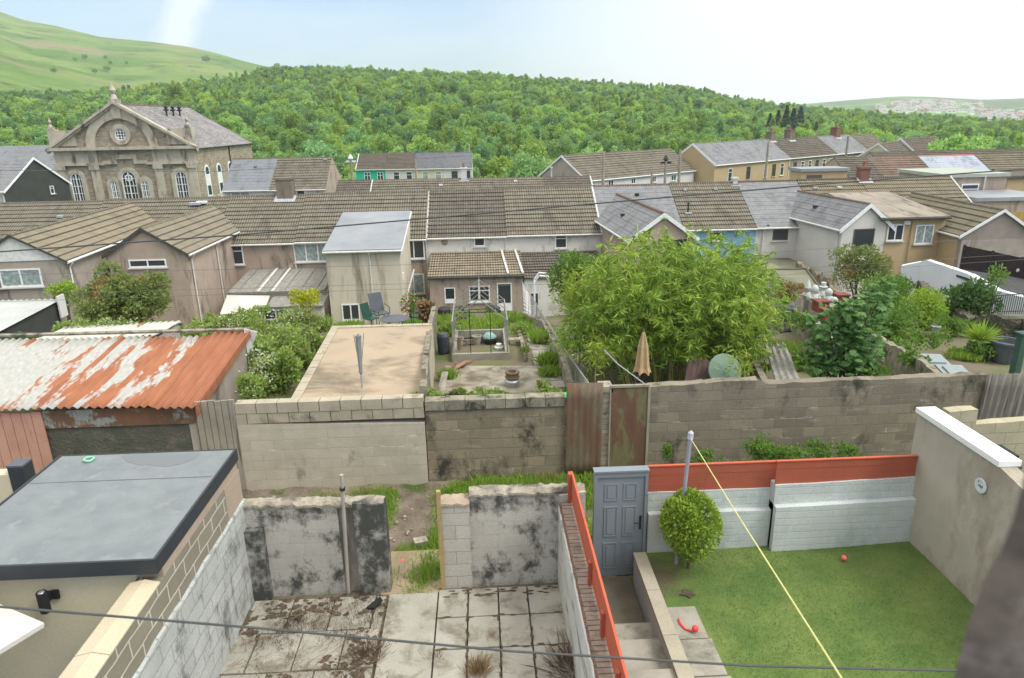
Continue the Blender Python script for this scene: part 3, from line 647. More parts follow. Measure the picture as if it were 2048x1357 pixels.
a = at(440, 640, 36.9); m = MB(); b = at(540, 590, 38.0); c1_ = at(455, 588, 38.0); c2_ = at(440, 628, 35.6); c3_ = at(525, 628, 35.6)
m.prism([c1_, b, c3_, c2_], (0, 0, -.12)); o = m.build('sloping_roof_slab', M['rPale']); T(o, 'cream sloping slab roof below the mossy lean-to', 'roof')
# tiled lean-tos
a, b = at(858, 553, 38.2), at(1045, 549, 38.2)
h = House('lean_to', 'brown rendered lean-to kitchen with buff roman tiles, white back door and windows', 'lean-to', (a.x, 40.1), (b.x, 40.1), 1.9, (a.z+b.z)/2, at(950, 504, YE).z, G(38)-.3, 'tileB', 'rPink', WING, mono=True, course=.40, oh=.15, ve=.08)
KIT = h; h.gutter('F', 'darkwood'); h.window('F', 889, 575, 911, 607, mull=0, name='door'); h.window('F', 938, 572, 980, 604, mull=1, trans=1); h.window('F', 994, 566, 1024, 622, mull=0, name='door')
for x in (h.len*.845, h.len+.02):
    k = (h.zr-h.ze)/3.8; m = MB(); m.tube([(x-.25, 1.9, h.zr+.08), (x, -2.0, h.ze-.05*k+.08)], .07, 5); m.build('verge', M['whitewood'], h.roof)
a, b = at(1047, 556, 38.2), at(1215, 550, 38.2)
h = House('lean_to', 'dark tiled lean-to half hidden by the shrub beside the bamboo', 'lean-to', (a.x+.05, 40.1), (b.x, 40.1), 1.9, (a.z+b.z)/2-.05, at(1100, 503, YE).z-.03, G(38)-.3, 'tileC', 'rWhite', WING, mono=True, course=.40, oh=.1, ve=0)
h.window('F', 1060, 585, 1078, 620, mull=0, name='door', mat='gutter')
# slate wings
h = wing('pink rear wing with slate roof and broad white bargeboards, above the bamboo', (1328, 427), (1233, 388), 1.72, 35.4, 'slateA', 'rPink', rise=1.22, dx=-.15).ridge('tileR', .1)
h.barge('L', 'white', .24); h.gutter('B', 'gutter'); h.vent(4.5, 1.0, 'dark', .12); h.window('L', 1340, 479, 1378, 500, mull=0, mat='dark')
W7 = h
h = wing('pale rear wing with slate roof, white bargeboards and a dark recessed window', (1740, 408), (1580, 379), 1.45, 37.5, 'slateA', 'rPale', rise=1.22, dx=-.9).ridge('tileR', .08)
h.barge('L', 'white', .24); h.gutter('B', 'gutter', pipes=(.25,)); h.vent(4.0, .8, 'dark', .12); h.window('L', 1706, 458, 1747, 500, mull=0, mat='brownframe', trans=0)
W9 = h
a, b = at(1760, 436, 37.6), at(1893, 432, 37.6)
h = House('rear_wing', 'ochre rendered wing with a shallow stained roof and two white windows', 'house wing', (a.x, 40.6), (b.x, 40.6), 3.0, a.z+.02, a.z+.75, G(37)-.3, 'stainroof', 'rOchre', WING, mono=True, course=9, oh=.25, ve=.1)
h.gutter('F', 'darkwood'); h.window('F', 1774, 449, 1807, 482, mull=1); h.window('F', 1830, 450, 1866, 488, mull=1, pane='curtain')
m = MB(); m.tube([(h.len*.5, -3.07, h.ze-.1), (h.len*.5, -3.07, .1)], .04, 8); m.build('downpipe', M['rOchre'], h.o)
m = MB(); m.box(h.len*.36, -3.14, h.ze-.42, h.len*.36+.35, -3.0, h.ze-.2); m.build('alarm_box', M['rWhite'], h.o)
h = wing('grey rendered gabled wing with white bargeboards and dark lined tiles at the right edge', (2007, 420), (1806, 382), 1.9, 35.5, 'tileB2', 'rGrey2', rise=1.25, dx=-.9).ridge('tileA')
h.barge('L', 'white', .16); h.gutter('B', 'gutter')
W11 = h
m = MB(); m.box(.3, 1.9, .3, 7.0, 1.915, h.ze-.12); m.build('side_wall_paint', M['rOchre'], h.o)
m = MB(); m.box(-.025, -1.9, .2, 0.0, 1.9, h.ze-.35); m.build('lower_wall_render', M['rGrey'], h.o)

# ================================================================= streets beyond
def house_px(name, label, a, b, Ya, Yb, half, drop, roof, wall, group=None, zb=-6.5, **k):
    """a, b: pixels of the ridge ends at distances Ya, Yb"""
    A, B = at(*a, Ya), at(*b, Yb); z = (A.z+B.z)/2
    return House(name, label, 'house', (A.x, A.y), (B.x, B.y), half, z-drop, z, zb, roof, wall, group, **k)
R2 = 'terraced houses on the next street'
S2 = [(676, 362, 745, 'tileC', 'brown tiled roof at the left end of the second street behind a pale verge'), (745, 361, 855, 'tileA', 'second house from the left with plain brown tiles on the second street'),
      (855, 359, 985, 'tileA', 'brown tiled house with the slim white chimney on the second street'), (985, 357, 1085, 'tileA', 'brown tiled house with small pale ridge vent on the second street'), (1085, 355, 1180, 'tileC', 'brown tiled house at the right end of the second street with white verge')]
for i, (p0, py, p1, rf, lb) in enumerate(S2):
    hh = house_px('terraced_house', lb, (p0, py), (p1, py-(p1-p0)*.02), 62, 62, 4, 2.0, rf, 'rWhite', R2, ve=0).ridge(rf, .08)
    if i == 0: hh.verge('R', 'mortar')
    if i == 2: hh.chimney(3.2, .5, .5, .95, 'rWhite2', 1); hh.vent(1.2, -1.0, 'white')
    if i == 3: hh.vent(2.0, -.6, 'white', .14)
    if i == 4: hh.verge('R', 'whitewood'); hh.chimney(.8, .12, .12, .9, 'rPale', 0, flash=False)
# pair left of the gap
h = house_px('terraced_house', 'end house with new smooth slate roof and red ridge, beside the chapel', (466, 318), (556, 317), 70, 70, 4, 2.55, 'slateB', 'rWhite', R2, ve=0).ridge('tileR', .09)
h.gutter('F'); h.window('F', 462, 384, 500, 398, mull=1, pane='curtain'); h.vent(2.4, -1.2, 'slateB', .12)
h = house_px('terraced_house', 'cream house with brown tiles and blank pink gable end, right of the smooth slate roof', (556, 317), (664, 315), 70, 70, 4, 2.55, 'tileA', 'rWhite', R2, ve=0).ridge('tileA', .09)
h.gutter('F'); h.window('F', 553, 378, 564, 392, mull=0); h.window('F', 593, 377, 610, 392, mull=0); h.vent(h.len-.6, -.4, 'lead')
h.box('gable_render', h.len+.002, -4.0, 0, h.len+.03, 4.0, h.ze-.1, 'rPink'); m = MB(); m.prism([(h.len+.002, -4, h.ze-.1), (h.len+.002, 4, h.ze-.1), (h.len+.002, 0, h.zr-.1)], (.028, 0, 0)); m.build('gable_render', M['rPink'], h.o)
# far left: dark gable and big slate roof
A = at(64, 316, 66); h = House('house', 'dark rendered house with white bargeboards on its gable, left of the chapel', 'house', (A.x, 66), (A.x-9, 68), 3.6, A.z-2.5, A.z, -6.5, 'slateA', 'rDark', 'buildings around the chapel')
h.barge('L', 'white', .2); h.window('L', 100, 372, 108, 388, mull=0, trans=1); h.gutter('B', 'white', pipes=(.2,))
m = MB(); m.box(.1, 3.6, 0, 9, 3.62, h.ze-.1); m.build('side_wall', M['rPale'], h.o)
A, B = at(-60, 294, 92), at(112, 290, 92); h = House('hall', 'long plain grey slate roof behind the dark gabled house, left of the chapel', 'hall', (A.x, 92), (B.x+6, 92), 7, A.z-4.5, A.z, -6.5, 'slateB', 'rGrey', 'buildings around the chapel')

# ---- chapel
def chapel():
    A = at(246, 209, 77); ang = R(-1.5)
    # ridge runs away from the camera
    hw = (at(392, 298, 77).x-at(104, 310, 77).x)/2*.985; zr = A.z; ze = at(392, 296, 77).z+.1; Bx = at(398, 211, 99).x
    xm = (at(392, 298, 77).x+at(104, 310, 77).x)/2
    B = at(398, 212, 98.5)
    h = House('chapel', 'large stone chapel with pedimented front, arched windows and a lichened slate roof', 'chapel', (xm, 77), (xm+.5, 94.5), hw, ze, zr, -6.5, 'slateL', 'stone', oh=.25, ve=-.05)
    F_, lx = h, 0
    L_ = h.len
    h.barge('R', 'darkwood', .3)
    def P(px, py, off=.0):        # point on the facade (local), moved out by off
        u, z = h.hit('L', px, py); return Vector((-off, u, z))
    def slab(name, pts, t0, t1, mat='ashlar', parent=None):
        m = MB(); m.prism([(-t0, p[1], p[2]) if len(p) == 3 else (-t0, p[0], p[1]) for p in pts], (-(t1-t0), 0, 0)); return m.build(name, M[mat], parent or h.o)
    k = (h.zr-h.ze)/h.h
    # raking cornice and base cornice
    for sg in (-1, 1):
        for (d0, d1, th) in ((.0, .28, .62), (.28, .5, .4)):
            slab('raking_cornice', [(0, h.zr+.35-d0), (sg*(h.h+.5), h.zr+.35-d0-k*(h.h+.5)), (sg*(h.h+.5), h.zr+.35-d1-k*(h.h+.5)), (0, h.zr+.35-d1)], 0, th)
    zc = h.ze-.15
    slab('cornice', [(-h.h-.5, zc), (h.h+.5, zc), (h.h+.5, zc+.3), (-h.h-.5, zc+.3)], 0, .62)
    # frieze either side of the centre bay
    slab('frieze', [(-h.h, zc-1.3), (-2.9, zc-1.3), (-2.9, zc-.003), (-h.h, zc-.003)], 0, .1); slab('frieze', [(2.9, zc-1.3), (h.h, zc-1.3), (h.h, zc-.003), (2.9, zc-.003)], 0, .1)
    slab('architrave', [(-h.h-.15, zc-1.55), (-2.2, zc-1.55), (-2.2, zc-1.3), (-h.h-.15, zc-1.3)], 0, .28); slab('architrave', [(2.2, zc-1.55), (h.h+.15, zc-1.55), (h.h+.15, zc-1.3), (2.2, zc-1.3)], 0, .28)
    # pilasters
    for y in (-h.h+.45, -3.35, 3.35, h.h-.45):
        slab('pilaster', [(y-.42, 0), (y+.42, 0), (y+.42, zc-1.55), (y-.42, zc-1.55)], 0, .2)
        slab('pilaster_cap', [(y-.52, zc-2.0), (y+.52, zc-2.0), (y+.52, zc-1.56), (y-.52, zc-1.56)], .2, .3)
    # great arch over the centre bay
    cz = zc+.3; ro, ri = 3.75, 2.85; m = MB(); n = 20
    for i in range(n):
        a0, a1 = math.pi*i/n, math.pi*(i+1)/n
        q = [(0, ri*math.cos(a), cz+ri*math.sin(a)*.98) for a in (a0, a1)]+[(0, ro*math.cos(a), cz+ro*math.sin(a)*.98) for a in (a1, a0)]
        m.prism([Vector(p)+Vector((-.001, 0, 0)) for p in q], (-.24, 0, 0))
    m.build('arch', M['ashlar'], h.o)
    slab('keystone', [(-.45, cz+ri), (.45, cz+ri), (.55, cz+ro+.3), (-.55, cz+ro+.3)], .24, .36)
    # round window
    cy, cz2 = 0, cz+1.25; m = MB()
    def ring(m, y0, z0, r1, r2, t0, t1, a0=0, a1=2*math.pi, n=24, sx=1):
        for i in range(n):
            p, q = a0+(a1-a0)*i/n, a0+(a1-a0)*(i+1)/n
            m.prism([(-t0, y0+r1*math.cos(p)*sx, z0+r1*math.sin(p)), (-t0, y0+r1*math.cos(q)*sx, z0+r1*math.sin(q)), (-t0, y0+r2*math.cos(q)*sx, z0+r2*math.sin(q)), (-t0, y0+r2*math.cos(p)*sx, z0+r2*math.sin(p))], (-(t1-t0), 0, 0))
    ring(m, cy, cz2, .62, 1.05, .0, .2); m.build('oculus_surround', M['ashlar'], h.o)
    m = MB(); ring(m, cy, cz2, .52, .62, .02, .1)
    for s_ in (-.3, 0, .3): m.box(-.08, s_-.03, cz2-.55, -.03, s_+.03, cz2+.55); m.box(-.085, -.55, cz2+s_-.03, -.03, .55, cz2+s_+.03)
    wq = m.build('round_window', M['white'], h.o); m = MB(); m.prism([(-.01, .6*math.cos(2*math.pi*i/20), cz2+.6*math.sin(2*math.pi*i/20)) for i in range(20)], (-.02, 0, 0)); m.build('pane', M['glass'], wq)
    # stepped string course
    slab('string_course', [(-2.3, zc-1.45), (-.9, zc-1.45), (-.9, zc-.95), (.9, zc-.95), (.9, zc-1.45), (2.3, zc-1.45), (2.3, zc-1.1), (1.25, zc-1.1), (1.25, zc-.5), (-1.25, zc-.5), (-1.25, zc-1.1), (-2.3, zc-1.1)], 0, .22)
    # arched windows
    def arched(y, z0, z1, w, parent_t=.0, tracery=False, surround=True, rows=6):
        r = w/2; zt = z1-r
        if surround:
            m = MB(); ring(m, y, zt, r, r+.38, 0, .16, 0, math.pi, 14); m.box(-.16, y-r-.38, z0-.1, -.001, y-r, zt); m.box(-.16, y+r, z0-.1, -.001, y+r+.38, zt); m.build('window_surround', M['ashlar'], h.o)
        m = MB(); ring(m, y, zt, r-.1, r, .02, .1, 0, math.pi, 14); m.box(-.1, y-r, z0, -.02, y-r+.1, zt); m.box(-.1, y+r-.1, z0, -.02, y+r, zt); m.box(-.1, y-.05, z0, -.02, y+.05, z1-.05)
        for i in range(1, rows+1):
            zz = z0+(zt-z0)*i/rows; m.box(-.09, y-r, zz-.03, -.02, y+r, zz+.03)
        for s_ in (-.5, .5): m.box(-.085, y+s_*r-.02, z0, -.02, y+s_*r+.02, zt+.3)
        if tracery: ring(m, y, zt+.05, r*.35, r*.5, .03, .1, n=14)
        wq = m.build('arched_window', M['white'], h.o)
        m = MB(); m.prism([(-.005, y+r*math.cos(math.pi*i/12), zt+r*math.sin(math.pi*i/12)) for i in range(13)]+[(-.005, y-r, z0), (-.005, y+r, z0)], (-.02, 0, 0)); m.build('pane', M['glass'], wq)
    zw1 = zc-2.3; zw0 = zw1-5.2
    arched(-5.55, zw0, zw1, 1.25); arched(5.55, zw0, zw1, 1.25)
    arched(0, zw0+.6, zw1+.1, 1.5, tracery=True, rows=5); arched(-1.6, zw0+.6, zw1-.9, .85, rows=5); arched(1.6, zw0+.6, zw1-.9, .85, rows=5)
    slab('window_apron', [(-2.4, zw0-.1), (2.4, zw0-.1), (2.4, zw0+.5), (-2.4, zw0+.5)], 0, .12)
    # corner blocks and finials
    def finial(y, z, s_, x=-.1):
        m = MB(); m.box(x-.5*s_, y-.5*s_, z, x+.5*s_, y+.5*s_, z+.5*s_); m.lathe((x, y, z+.5*s_), [(.42*s_, 0), (.3*s_, .35*s_), (.16*s_, .55*s_), (.34*s_, .85*s_), (.38*s_, 1.05*s_), (.2*s_, 1.35*s_), (.12*s_, 1.5*s_), (.02, 2.0*s_)], 12); m.build('finial', M['ashlar'], h.o)
    finial(0, h.zr+.1, .85)
    for sg in (-1, 1):
        y = sg*(h.h-.3); m = MB(); m.box(-.3, y-.4, h.ze-.1, .5, y+.4, h.ze+2.0); m.box(-.2, y-sg*.4, h.ze+.3, .4, y-sg*2.3, h.ze+1.9); m.build('parapet_block', M['ashlar'], h.o); finial(y, h.ze+2.0, .5)
    # side windows (right hand side = local -y)
    y0 = -h.h
    for i in range(5):
        x = 2.4+i*3.4; w_ = 1.3; zt = h.ze-2.6; m = MB(); n = 10
        pts = [(x+w_/2*math.cos(math.pi*j/n), y0+.05, zt+w_/2*math.sin(math.pi*j/n)) for j in range(n+1)]+[(x-w_/2, y0+.05, 2.5), (x+w_/2, y0+.05, 2.5)]
        m.prism(pts, (0, -.1, 0)); wq = m.build('arched_window', M['white'], h.o)
        pts = [(x+.42*math.cos(math.pi*j/n), y0-.04, zt+.42*math.sin(math.pi*j/n)) for j in range(n+1)]+[(x-.42, y0-.04, zt-.35), (x+.42, y0-.04, zt-.35)]
        m = MB(); m.prism(pts, (0, -.03, 0)); m.box(x-.42, y0-.04, zt-2.6, x+.42, y0-.07, zt-1.6); m.build('pane', M['glass'], wq)
    m = MB(); m.tube([(L_-8, y0-.08, h.ze-.1), (L_-8, y0-.08, 0)], .07, 6); m.build('downpipe', M['dark'], h.o)
    h.gutter('F', 'darkwood'); m = MB(); m.box(0, y0-.06, h.ze-5.6, L_, y0, h.ze-5.35); m.build('string_course', M['ashlar'], h.o)
    h.ridge('tileR', .12)
    for i in range(3):
        x = 7.0+i*1.7; m = MB(); z = h.zr-k*1.9; m.tube([(x, -1.9, z-.1), (x, -1.9, z+.5)], .1, 8); m.lathe((x, -1.9, z+.5), [(.1, 0), (.32, .12), (.3, .2), (.1, .3), (.26, .45), (.05, .7)], 10); m.build('roof_ventilator', M['dark'], h.roof)
chapel()

# ---- the teal row
TG = 'row of small houses at the foot of the wooded hill'
rows = [((718, 308), (775, 307.3), 'tileC2', 'rTeal', 'teal green painted end house of the row below the woods'), ((775, 307.3), (831, 306.6), 'tileC2', 'rPale', 'grey white house next to the teal house in the row below the woods'),
        ((831, 306.6), (888, 306), 'slateD', 'rYel', 'pale yellow house with dark slate roof in the row below the woods'), ((888, 306), (944, 305), 'slateD2', 'rWhite2', 'pale lilac end house with brown shuttered windows in the row below the woods')]
for i, (a, b, rf, wl, lb) in enumerate(rows):
    h = house_px('terraced_house', lb, a, b, 109, 109, 4, 2.0, rf, wl, TG, ve=0).ridge(rf, .08); L_ = h.len; h.gutter('F', 'gutter')
    for x in (L_*.38, L_*.82):
        h.window('F', 0, 0, 0, 0, loc=(x-.45, x+.45, h.ze-2.0, h.ze-.5), mat='white' if i < 3 else 'brownframe', pane='glass' if i != 2 else 'curtain', mull=1 if i == 0 else 0, trans=1)
    if i == 0: h.verge('L', 'whitewood')
    if i == 3: h.chimney(L_-.4, .1, .1, 1.2, 'rPale', 0, flash=False)

# ---- oblique rows on the right
h = house_px('house', 'long low cream building with brown tiled roof and white bargeboards on its left gable', (1124, 311), (1340, 299), 75, 86, 3.7, 2.3, 'tileA', 'rWhite2').ridge('tileA')
h.barge('L', 'white', .2); m = MB(); m.prism([(-.02, -3.7, 0), (-.02, 3.7, 0), (-.02, 3.7, h.ze-.1), (-.02, 0, h.zr-.1), (-.02, -3.7, h.ze-.1)], (.018, 0, 0)); m.build('gable_render', M['rGrey'], h.o); h.gutter('F', 'white')
for p in ((1216, 1227), (1262, 1271), (1304, 1312), (1342, 1352)): h.window('F', p[0], 360-(p[0]-1216)*.08, p[1], 372-(p[0]-1216)*.08, mull=1)
OB = 'oblique stone terrace running off to the right'
A, B = at(1385, 288, 84), at(1742, 266.5, 112); fr = [0, .36, .63, .84, 1.0]
specs = [('slateA', 'rOchre', 'ochre rendered end house of the oblique terrace, with white bargeboards and slates'), ('tileC', 'stone', 'stone house of the oblique terrace with brown tiles and two brick chimneys'),
         ('slateA', 'stone', 'stone house of the oblique terrace under grey slates left of its red chimney'), ('tileA', 'stone', 'farthest stone house of the oblique terrace with brown tiles')]
for i, (rf, wl, lb) in enumerate(specs):
    a_, b_ = A.lerp(B, fr[i]), A.lerp(B, fr[i+1]); h = House('terraced_house', lb, 'house', (a_.x, a_.y), (b_.x, b_.y), 3.3, A.z-2.25, A.z, -6.5, rf, wl, OB, ve=0).ridge(rf, .08); h.gutter('F', 'white', pipes=(h.len-.3,))
    n = int(h.len/2.1)
    for j in range(n):
        x = 1.3+j*(h.len-2)/max(1, n-1)*.92
        if i == 0 and j in (0, 2, 4): continue
        h.window('F', 0, 0, 0, 0, loc=(x-.42, x+.42, h.ze-2.2, h.ze-.65), mull=0, trans=1, mat='white' if (i*3+j) % 3 else 'brownframe')
    if i == 0: h.barge('L', 'white', .25)
    if i == 1: h.chimney(.2, 1.1, .8, 1.0, 'chim', 2); h.chimney(5.0, 1.2, .9, 1.15, 'chim', 3)
    if i == 2: h.chimney(5.5, 1.3, 1.0, 1.2, 'redrender', 2)
FRG = 'houses on the right beyond the terrace'
h = house_px('house', 'small cream gabled house with white bargeboards just beyond the oblique terrace', (1757, 286), (1795, 283), 100, 108, 3, 2.2, 'tileC', 'rYel', FRG).barge('L', 'white', .25)
h = house_px('house', 'brown roofed house with cream gable below the yellow-green tree', (1802, 276), (1872, 274), 108, 112, 4.2, 3.1, 'tileC2', 'rYel', FRG).barge('L', 'white', .3)
h = house_px('house', 'dark weathered roof ridge stretching to the right edge', (1740, 305), (2080, 299), 76, 76, 3.5, 1.5, 'tileC', 'rGrey', FRG, ve=0).ridge('tileC')
row4 = [((1668, 316), (1735, 315), 'tileC', 'dark ribbed roof beside the flat roofed ochre block'), ((1735, 315), (1836, 313), 'tileR', 'reddish brown tiled roof left of the pale blue-grey roof'),
        ((1836, 313), (1948, 310), 'slateC', 'pale blue-grey slate roof with bright red ridge tiles'), ((1948, 310), (2090, 306), 'tileB2', 'brown tiled roof right of the pale blue-grey roof')]
for i, (a, b, rf, lb) in enumerate(row4):
    h = house_px('terraced_house', lb, a, b, 66, 66, 4.5, 2.2, rf, 'rPink', FRG, ve=0).ridge('redridge' if i == 2 else rf, .08)
    if i == 2: h.pipe(5.0, -3.6, .6, 'dark', .08); h.vent(3.2, -2.6, 'dark', .16)
# flat roofed blocks
def flatblock(label, x0, x1, ytop, Yf, dep, hh_, wall, roofm, lip=.25, name='flat_roofed_wing', group=FRG, zb=-6):
    a, b = at(x0, ytop, Yf), at(x1, ytop, Yf); o = E(name, (a.x, Yf, zb), label, 'building', group); W_ = b.x-a.x; H_ = a.z-zb
    m = MB(); m.box(0, 0, 0, W_, dep, H_-lip); m.build('wall', M[wall], o); m = MB(); m.box(-.15, -.15, H_-lip, W_+.15, dep+.15, H_); m.build('roof', M[roofm], o)
    return o, W_, H_
o, W_, H_ = flatblock('small ochre block with grey flat roof at the foot of the red chimney terrace', 1604, 1696, 338, 60, 2.2, 3, 'rOchre', 'felt')
m = MB(); m.box(W_*.12, -.05, H_-1.3, W_*.45, .02, H_-.55); m.build('window', M['brownframe'], o)
o, W_, H_ = flatblock('pinkish two storey flat roofed extension with white window and downpipe', 1892, 2016, 349, 52, 6, 4, 'rPink', 'rPaleR')
m = MB(); m.box(W_*.28, -.05, H_-1.9, W_*.56, .02, H_-.75); w_ = m.build('window', M['white'], o); m = MB(); m.box(W_*.30, -.07, H_-1.8, W_*.54, -.045, H_-1.2); m.box(W_*.30, -.07, H_-1.1, W_*.54, -.045, H_-.85); m.build('pane', M['glass'], w_)
m = MB(); m.tube([(W_*.63, -.1, H_-.2), (W_*.63, -.1, 0)], .06, 8); m.build('downpipe', M['gutter'], o)
o, W_, H_ = flatblock('low wide grey flat roof in front of the pinkish extension', 1955, 2110, 396, 47, 4.5, 4, 'rPink', 'felt')
o, W_, H_ = flatblock('ochre wall with white downpipe at the right edge behind the flat roof', 2018, 2110, 352, 57, 4, 4, 'rOchre', 'tileC')
a = at(2022, 425, 40); b = at(2100, 423, 40); m = MB()
for i in range(20): x = a.x+i*.13; m.box(x, 40, a.z-1.2, x+.12, 40.03, a.z+.02*(i % 2))
o = m.build('board_fence', M['yelwood']); T(o, 'yellow timber board fence behind the grey gabled wing', 'fence')

# ================================================================= vegetation helpers
def leaf_obj(name, P, D, size, mat, parent=None, aspect=.5, fold=.0, nrm=None):
    """one diamond-shaped leaf per point: P base points, D directions"""
    n = len(P); D = D/np.linalg.norm(D, axis=1, keepdims=True)
    rv = rng.normal(size=(n, 3)) if nrm is None else nrm+rng.normal(size=(n, 3))*.35
    W_ = np.cross(D, rv); W_ /= np.linalg.norm(W_, axis=1, keepdims=True)+1e-9; N_ = np.cross(W_, D)
    s = np.asarray(size).reshape(-1, 1)*np.ones((n, 1))
    v = np.stack([P, P+D*s*.45+W_*s*aspect*.5-N_*s*fold, P+D*s, P+D*s*.45-W_*s*aspect*.5-N_*s*fold], axis=1).reshape(-1, 3)
    me = bpy.data.meshes.new(name); me.vertices.add(4*n); me.vertices.foreach_set('co', v.astype(np.float32).ravel())
    me.loops.add(4*n); me.loops.foreach_set('vertex_index', np.arange(4*n, dtype=np.int32)); me.polygons.add(n)
    me.polygons.foreach_set('loop_start', np.arange(0, 4*n, 4, dtype=np.int32)); me.polygons.foreach_set('loop_total', np.full(n, 4, dtype=np.int32))
    me.update(calc_edges=True); me.materials.append(mat); o = bpy.data.objects.new(name, me); C.objects.link(o)
    if parent: o.parent = parent
    return o
def lobes(rx, ry, rz_, n, k=.45, seed=None, flatbase=.0):
    """random sub-lobes inside an ellipsoid: list of (centre, radius)"""
    g = np.random.default_rng(seed if seed is not None else rng.integers(1e9)); out = []
    for i in range(n):
        d = g.normal(size=3); d /= np.linalg.norm(d); r = g.uniform(.25, .8)
        if d[2] < 0: d[2] *= (1-flatbase)
        out.append((d*r*np.array([rx, ry, rz_]), g.uniform(k*.6, k*1.15)*min(rx, ry, rz_)*1.1))
    return out
def crown_pts(lb, n, shell=.55, drop=0):
    c = np.array([l[0] for l in lb]); r = np.array([l[1] for l in lb]); w_ = r**2; idx = rng.choice(len(lb), n, p=w_/w_.sum())
    d = rng.normal(size=(n, 3)); d /= np.linalg.norm(d, axis=1, keepdims=True); d[:, 2] = np.where(rng.random(n) < .35, np.abs(d[:, 2]), d[:, 2])
    rr = r[idx]*(shell+(1.08-shell)*rng.random(n)**.6); P = c[idx]+d*rr[:, None]; return P, d
def shrub(name, label, cat, base, rx, ry, rz_, cz, mat, n, size, group=None, nl=14, k=.5, aspect=.5, stems=3, seed=None, up_=.3, flowers=None, trunk=.05, droop=0):
    e = E(name, base, label, cat, group); lb = lobes(rx, ry, rz_, nl, k, seed)
    P, d = crown_pts(lb, n); P[:, 2] += cz; D = d*.6+rng.normal(size=(n, 3))*.6+np.array([0, 0, up_-droop])
    leaf_obj('foliage', P, D, size*rng.uniform(.6, 1.3, n), mat, e, aspect, .05)
    m = MB(); r_ = random.Random(int(rx*1000)+nl)
    for i in range(stems):
        a = r_.uniform(0, 6.28); t = lb[i % nl][0]; m.tube([(.08*math.cos(a), .08*math.sin(a), -.15), (t[0]*.3, t[1]*.3, cz*.5), (t[0]*.8, t[1]*.8, max(.15, cz+t[2]*.5))], [trunk, trunk*.7, trunk*.3], 6)
    m.build('stem', M['bark'], e)
    if flowers:
        fm, fn, fs = flowers; P2, d2 = crown_pts(lb, fn, .95); P2[:, 2] += cz; leaf_obj('blossom', P2+d2*.03, d2+rng.normal(size=(fn, 3))*.4, fs, M[fm], e, .9)
    return e
M['lfMid'] = leafm('leaf_mid_green', (.10, .20, .03), (.19, .32, .055), (.15, .24, .05))
M['lfYel'] = leafm('leaf_yellow_green', (.24, .38, .04), (.38, .52, .07), (.2, .32, .04))
M['lfLime'] = leafm('leaf_golden', (.36, .40, .02), (.5, .52, .04), (.28, .34, .03))
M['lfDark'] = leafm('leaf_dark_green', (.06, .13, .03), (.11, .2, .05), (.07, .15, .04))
M['lfBlue'] = leafm('leaf_cool_green', (.11, .23, .07), (.19, .34, .10), (.13, .26, .08))
M['lfRed'] = leafm('leaf_reddish', (.19, .19, .05), (.32, .2, .08), (.15, .2, .05))
M['lfBerry'] = leafm('leaf_green_and_rust', (.16, .22, .06), (.26, .31, .09), (.42, .22, .10))
M['lfBram'] = leafm('leaf_bramble', (.20, .30, .06), (.33, .44, .11), (.24, .27, .09))
M['lfBamb'] = leafm('leaf_bamboo', (.09, .18, .025), (.36, .50, .07), (.42, .54, .07), trans=.3)
M['blossom'] = leafm('blossom_cream', (.5, .5, .36), (.65, .64, .5)); M['pink'] = leafm('blossom_pink', (.6, .2, .32), (.7, .3, .42)); M['grassL'] = leafm('grass_blades', (.17, .31, .04), (.32, .46, .07), (.28, .33, .08))
M['dry'] = leafm('dry_straw', (.35, .25, .12), (.22, .15, .08)); M['brownlit'] = leafm('dead_brown', (.10, .065, .04), (.17, .11, .07))
M['treeL'] = leafm('tree_light', (.20, .37, .07), (.34, .54, .12), None, .4, .5)
M['treeD'] = leafm('tree_dark', (.13, .27, .06), (.22, .39, .10), None, .4, .45)
M['conif'] = leafm('conifer', (.05, .12, .06), (.09, .18, .09), None, .15, .35)

# ================================================================= hills
def sky_interp(tab, x):
    for (a, ya), (b, yb) in zip(tab, tab[1:]):
        if x <= b: return ya+(yb-ya)*(x-a)/(b-a)
    return tab[-1][1]
def azdir(px, py=240):
    d = ray(px, py); return Vector((d.x, d.y, 0))/d.y, d.z/d.y
WOODT = [(-400, 215), (0, 188), (200, 190), (330, 172), (450, 156), (560, 146), (700, 144), (850, 150), (1000, 155), (1100, 166), (1200, 174), (1330, 181), (1400, 189), (1500, 212), (1600, 224), (1700, 232), (1850, 243), (2048, 258), (2450, 268)]
WOODR = [(-400, 420), (300, 430), (600, 520), (1300, 520), (1500, 470), (1700, 430), (2048, 420), (2450, 400)]
def hnoise(x, y, s=1.0):
    return (math.sin(x*.021*s+1.3)*math.cos(y*.017*s+.4)+.5*math.sin(x*.05*s+y*.043*s)+.3*math.sin(x*.11*s-y*.09*s+2))*1.0
def hill_pt(px, t):
    """px: bearing as a photo column; t 0..1 from foot to crest (beyond 1: the far side)"""
    d, _ = azdir(px); Rr = sky_interp(WOODR, px); dr = ray(px, sky_interp(WOODT, px)+7); zr = CAM.z+dr.z/dr.y*Rr
    Yd = 118+(Rr-118)*t; z0 = -7
    if t <= 1: z = z0+(zr-z0)*(t**1.05)+hnoise(d.x*Yd, Yd)*2.2*math.sin(math.pi*min(t, 1))
    else: z = zr-(t-1)*70
    return Vector((d.x*Yd, Yd, z))
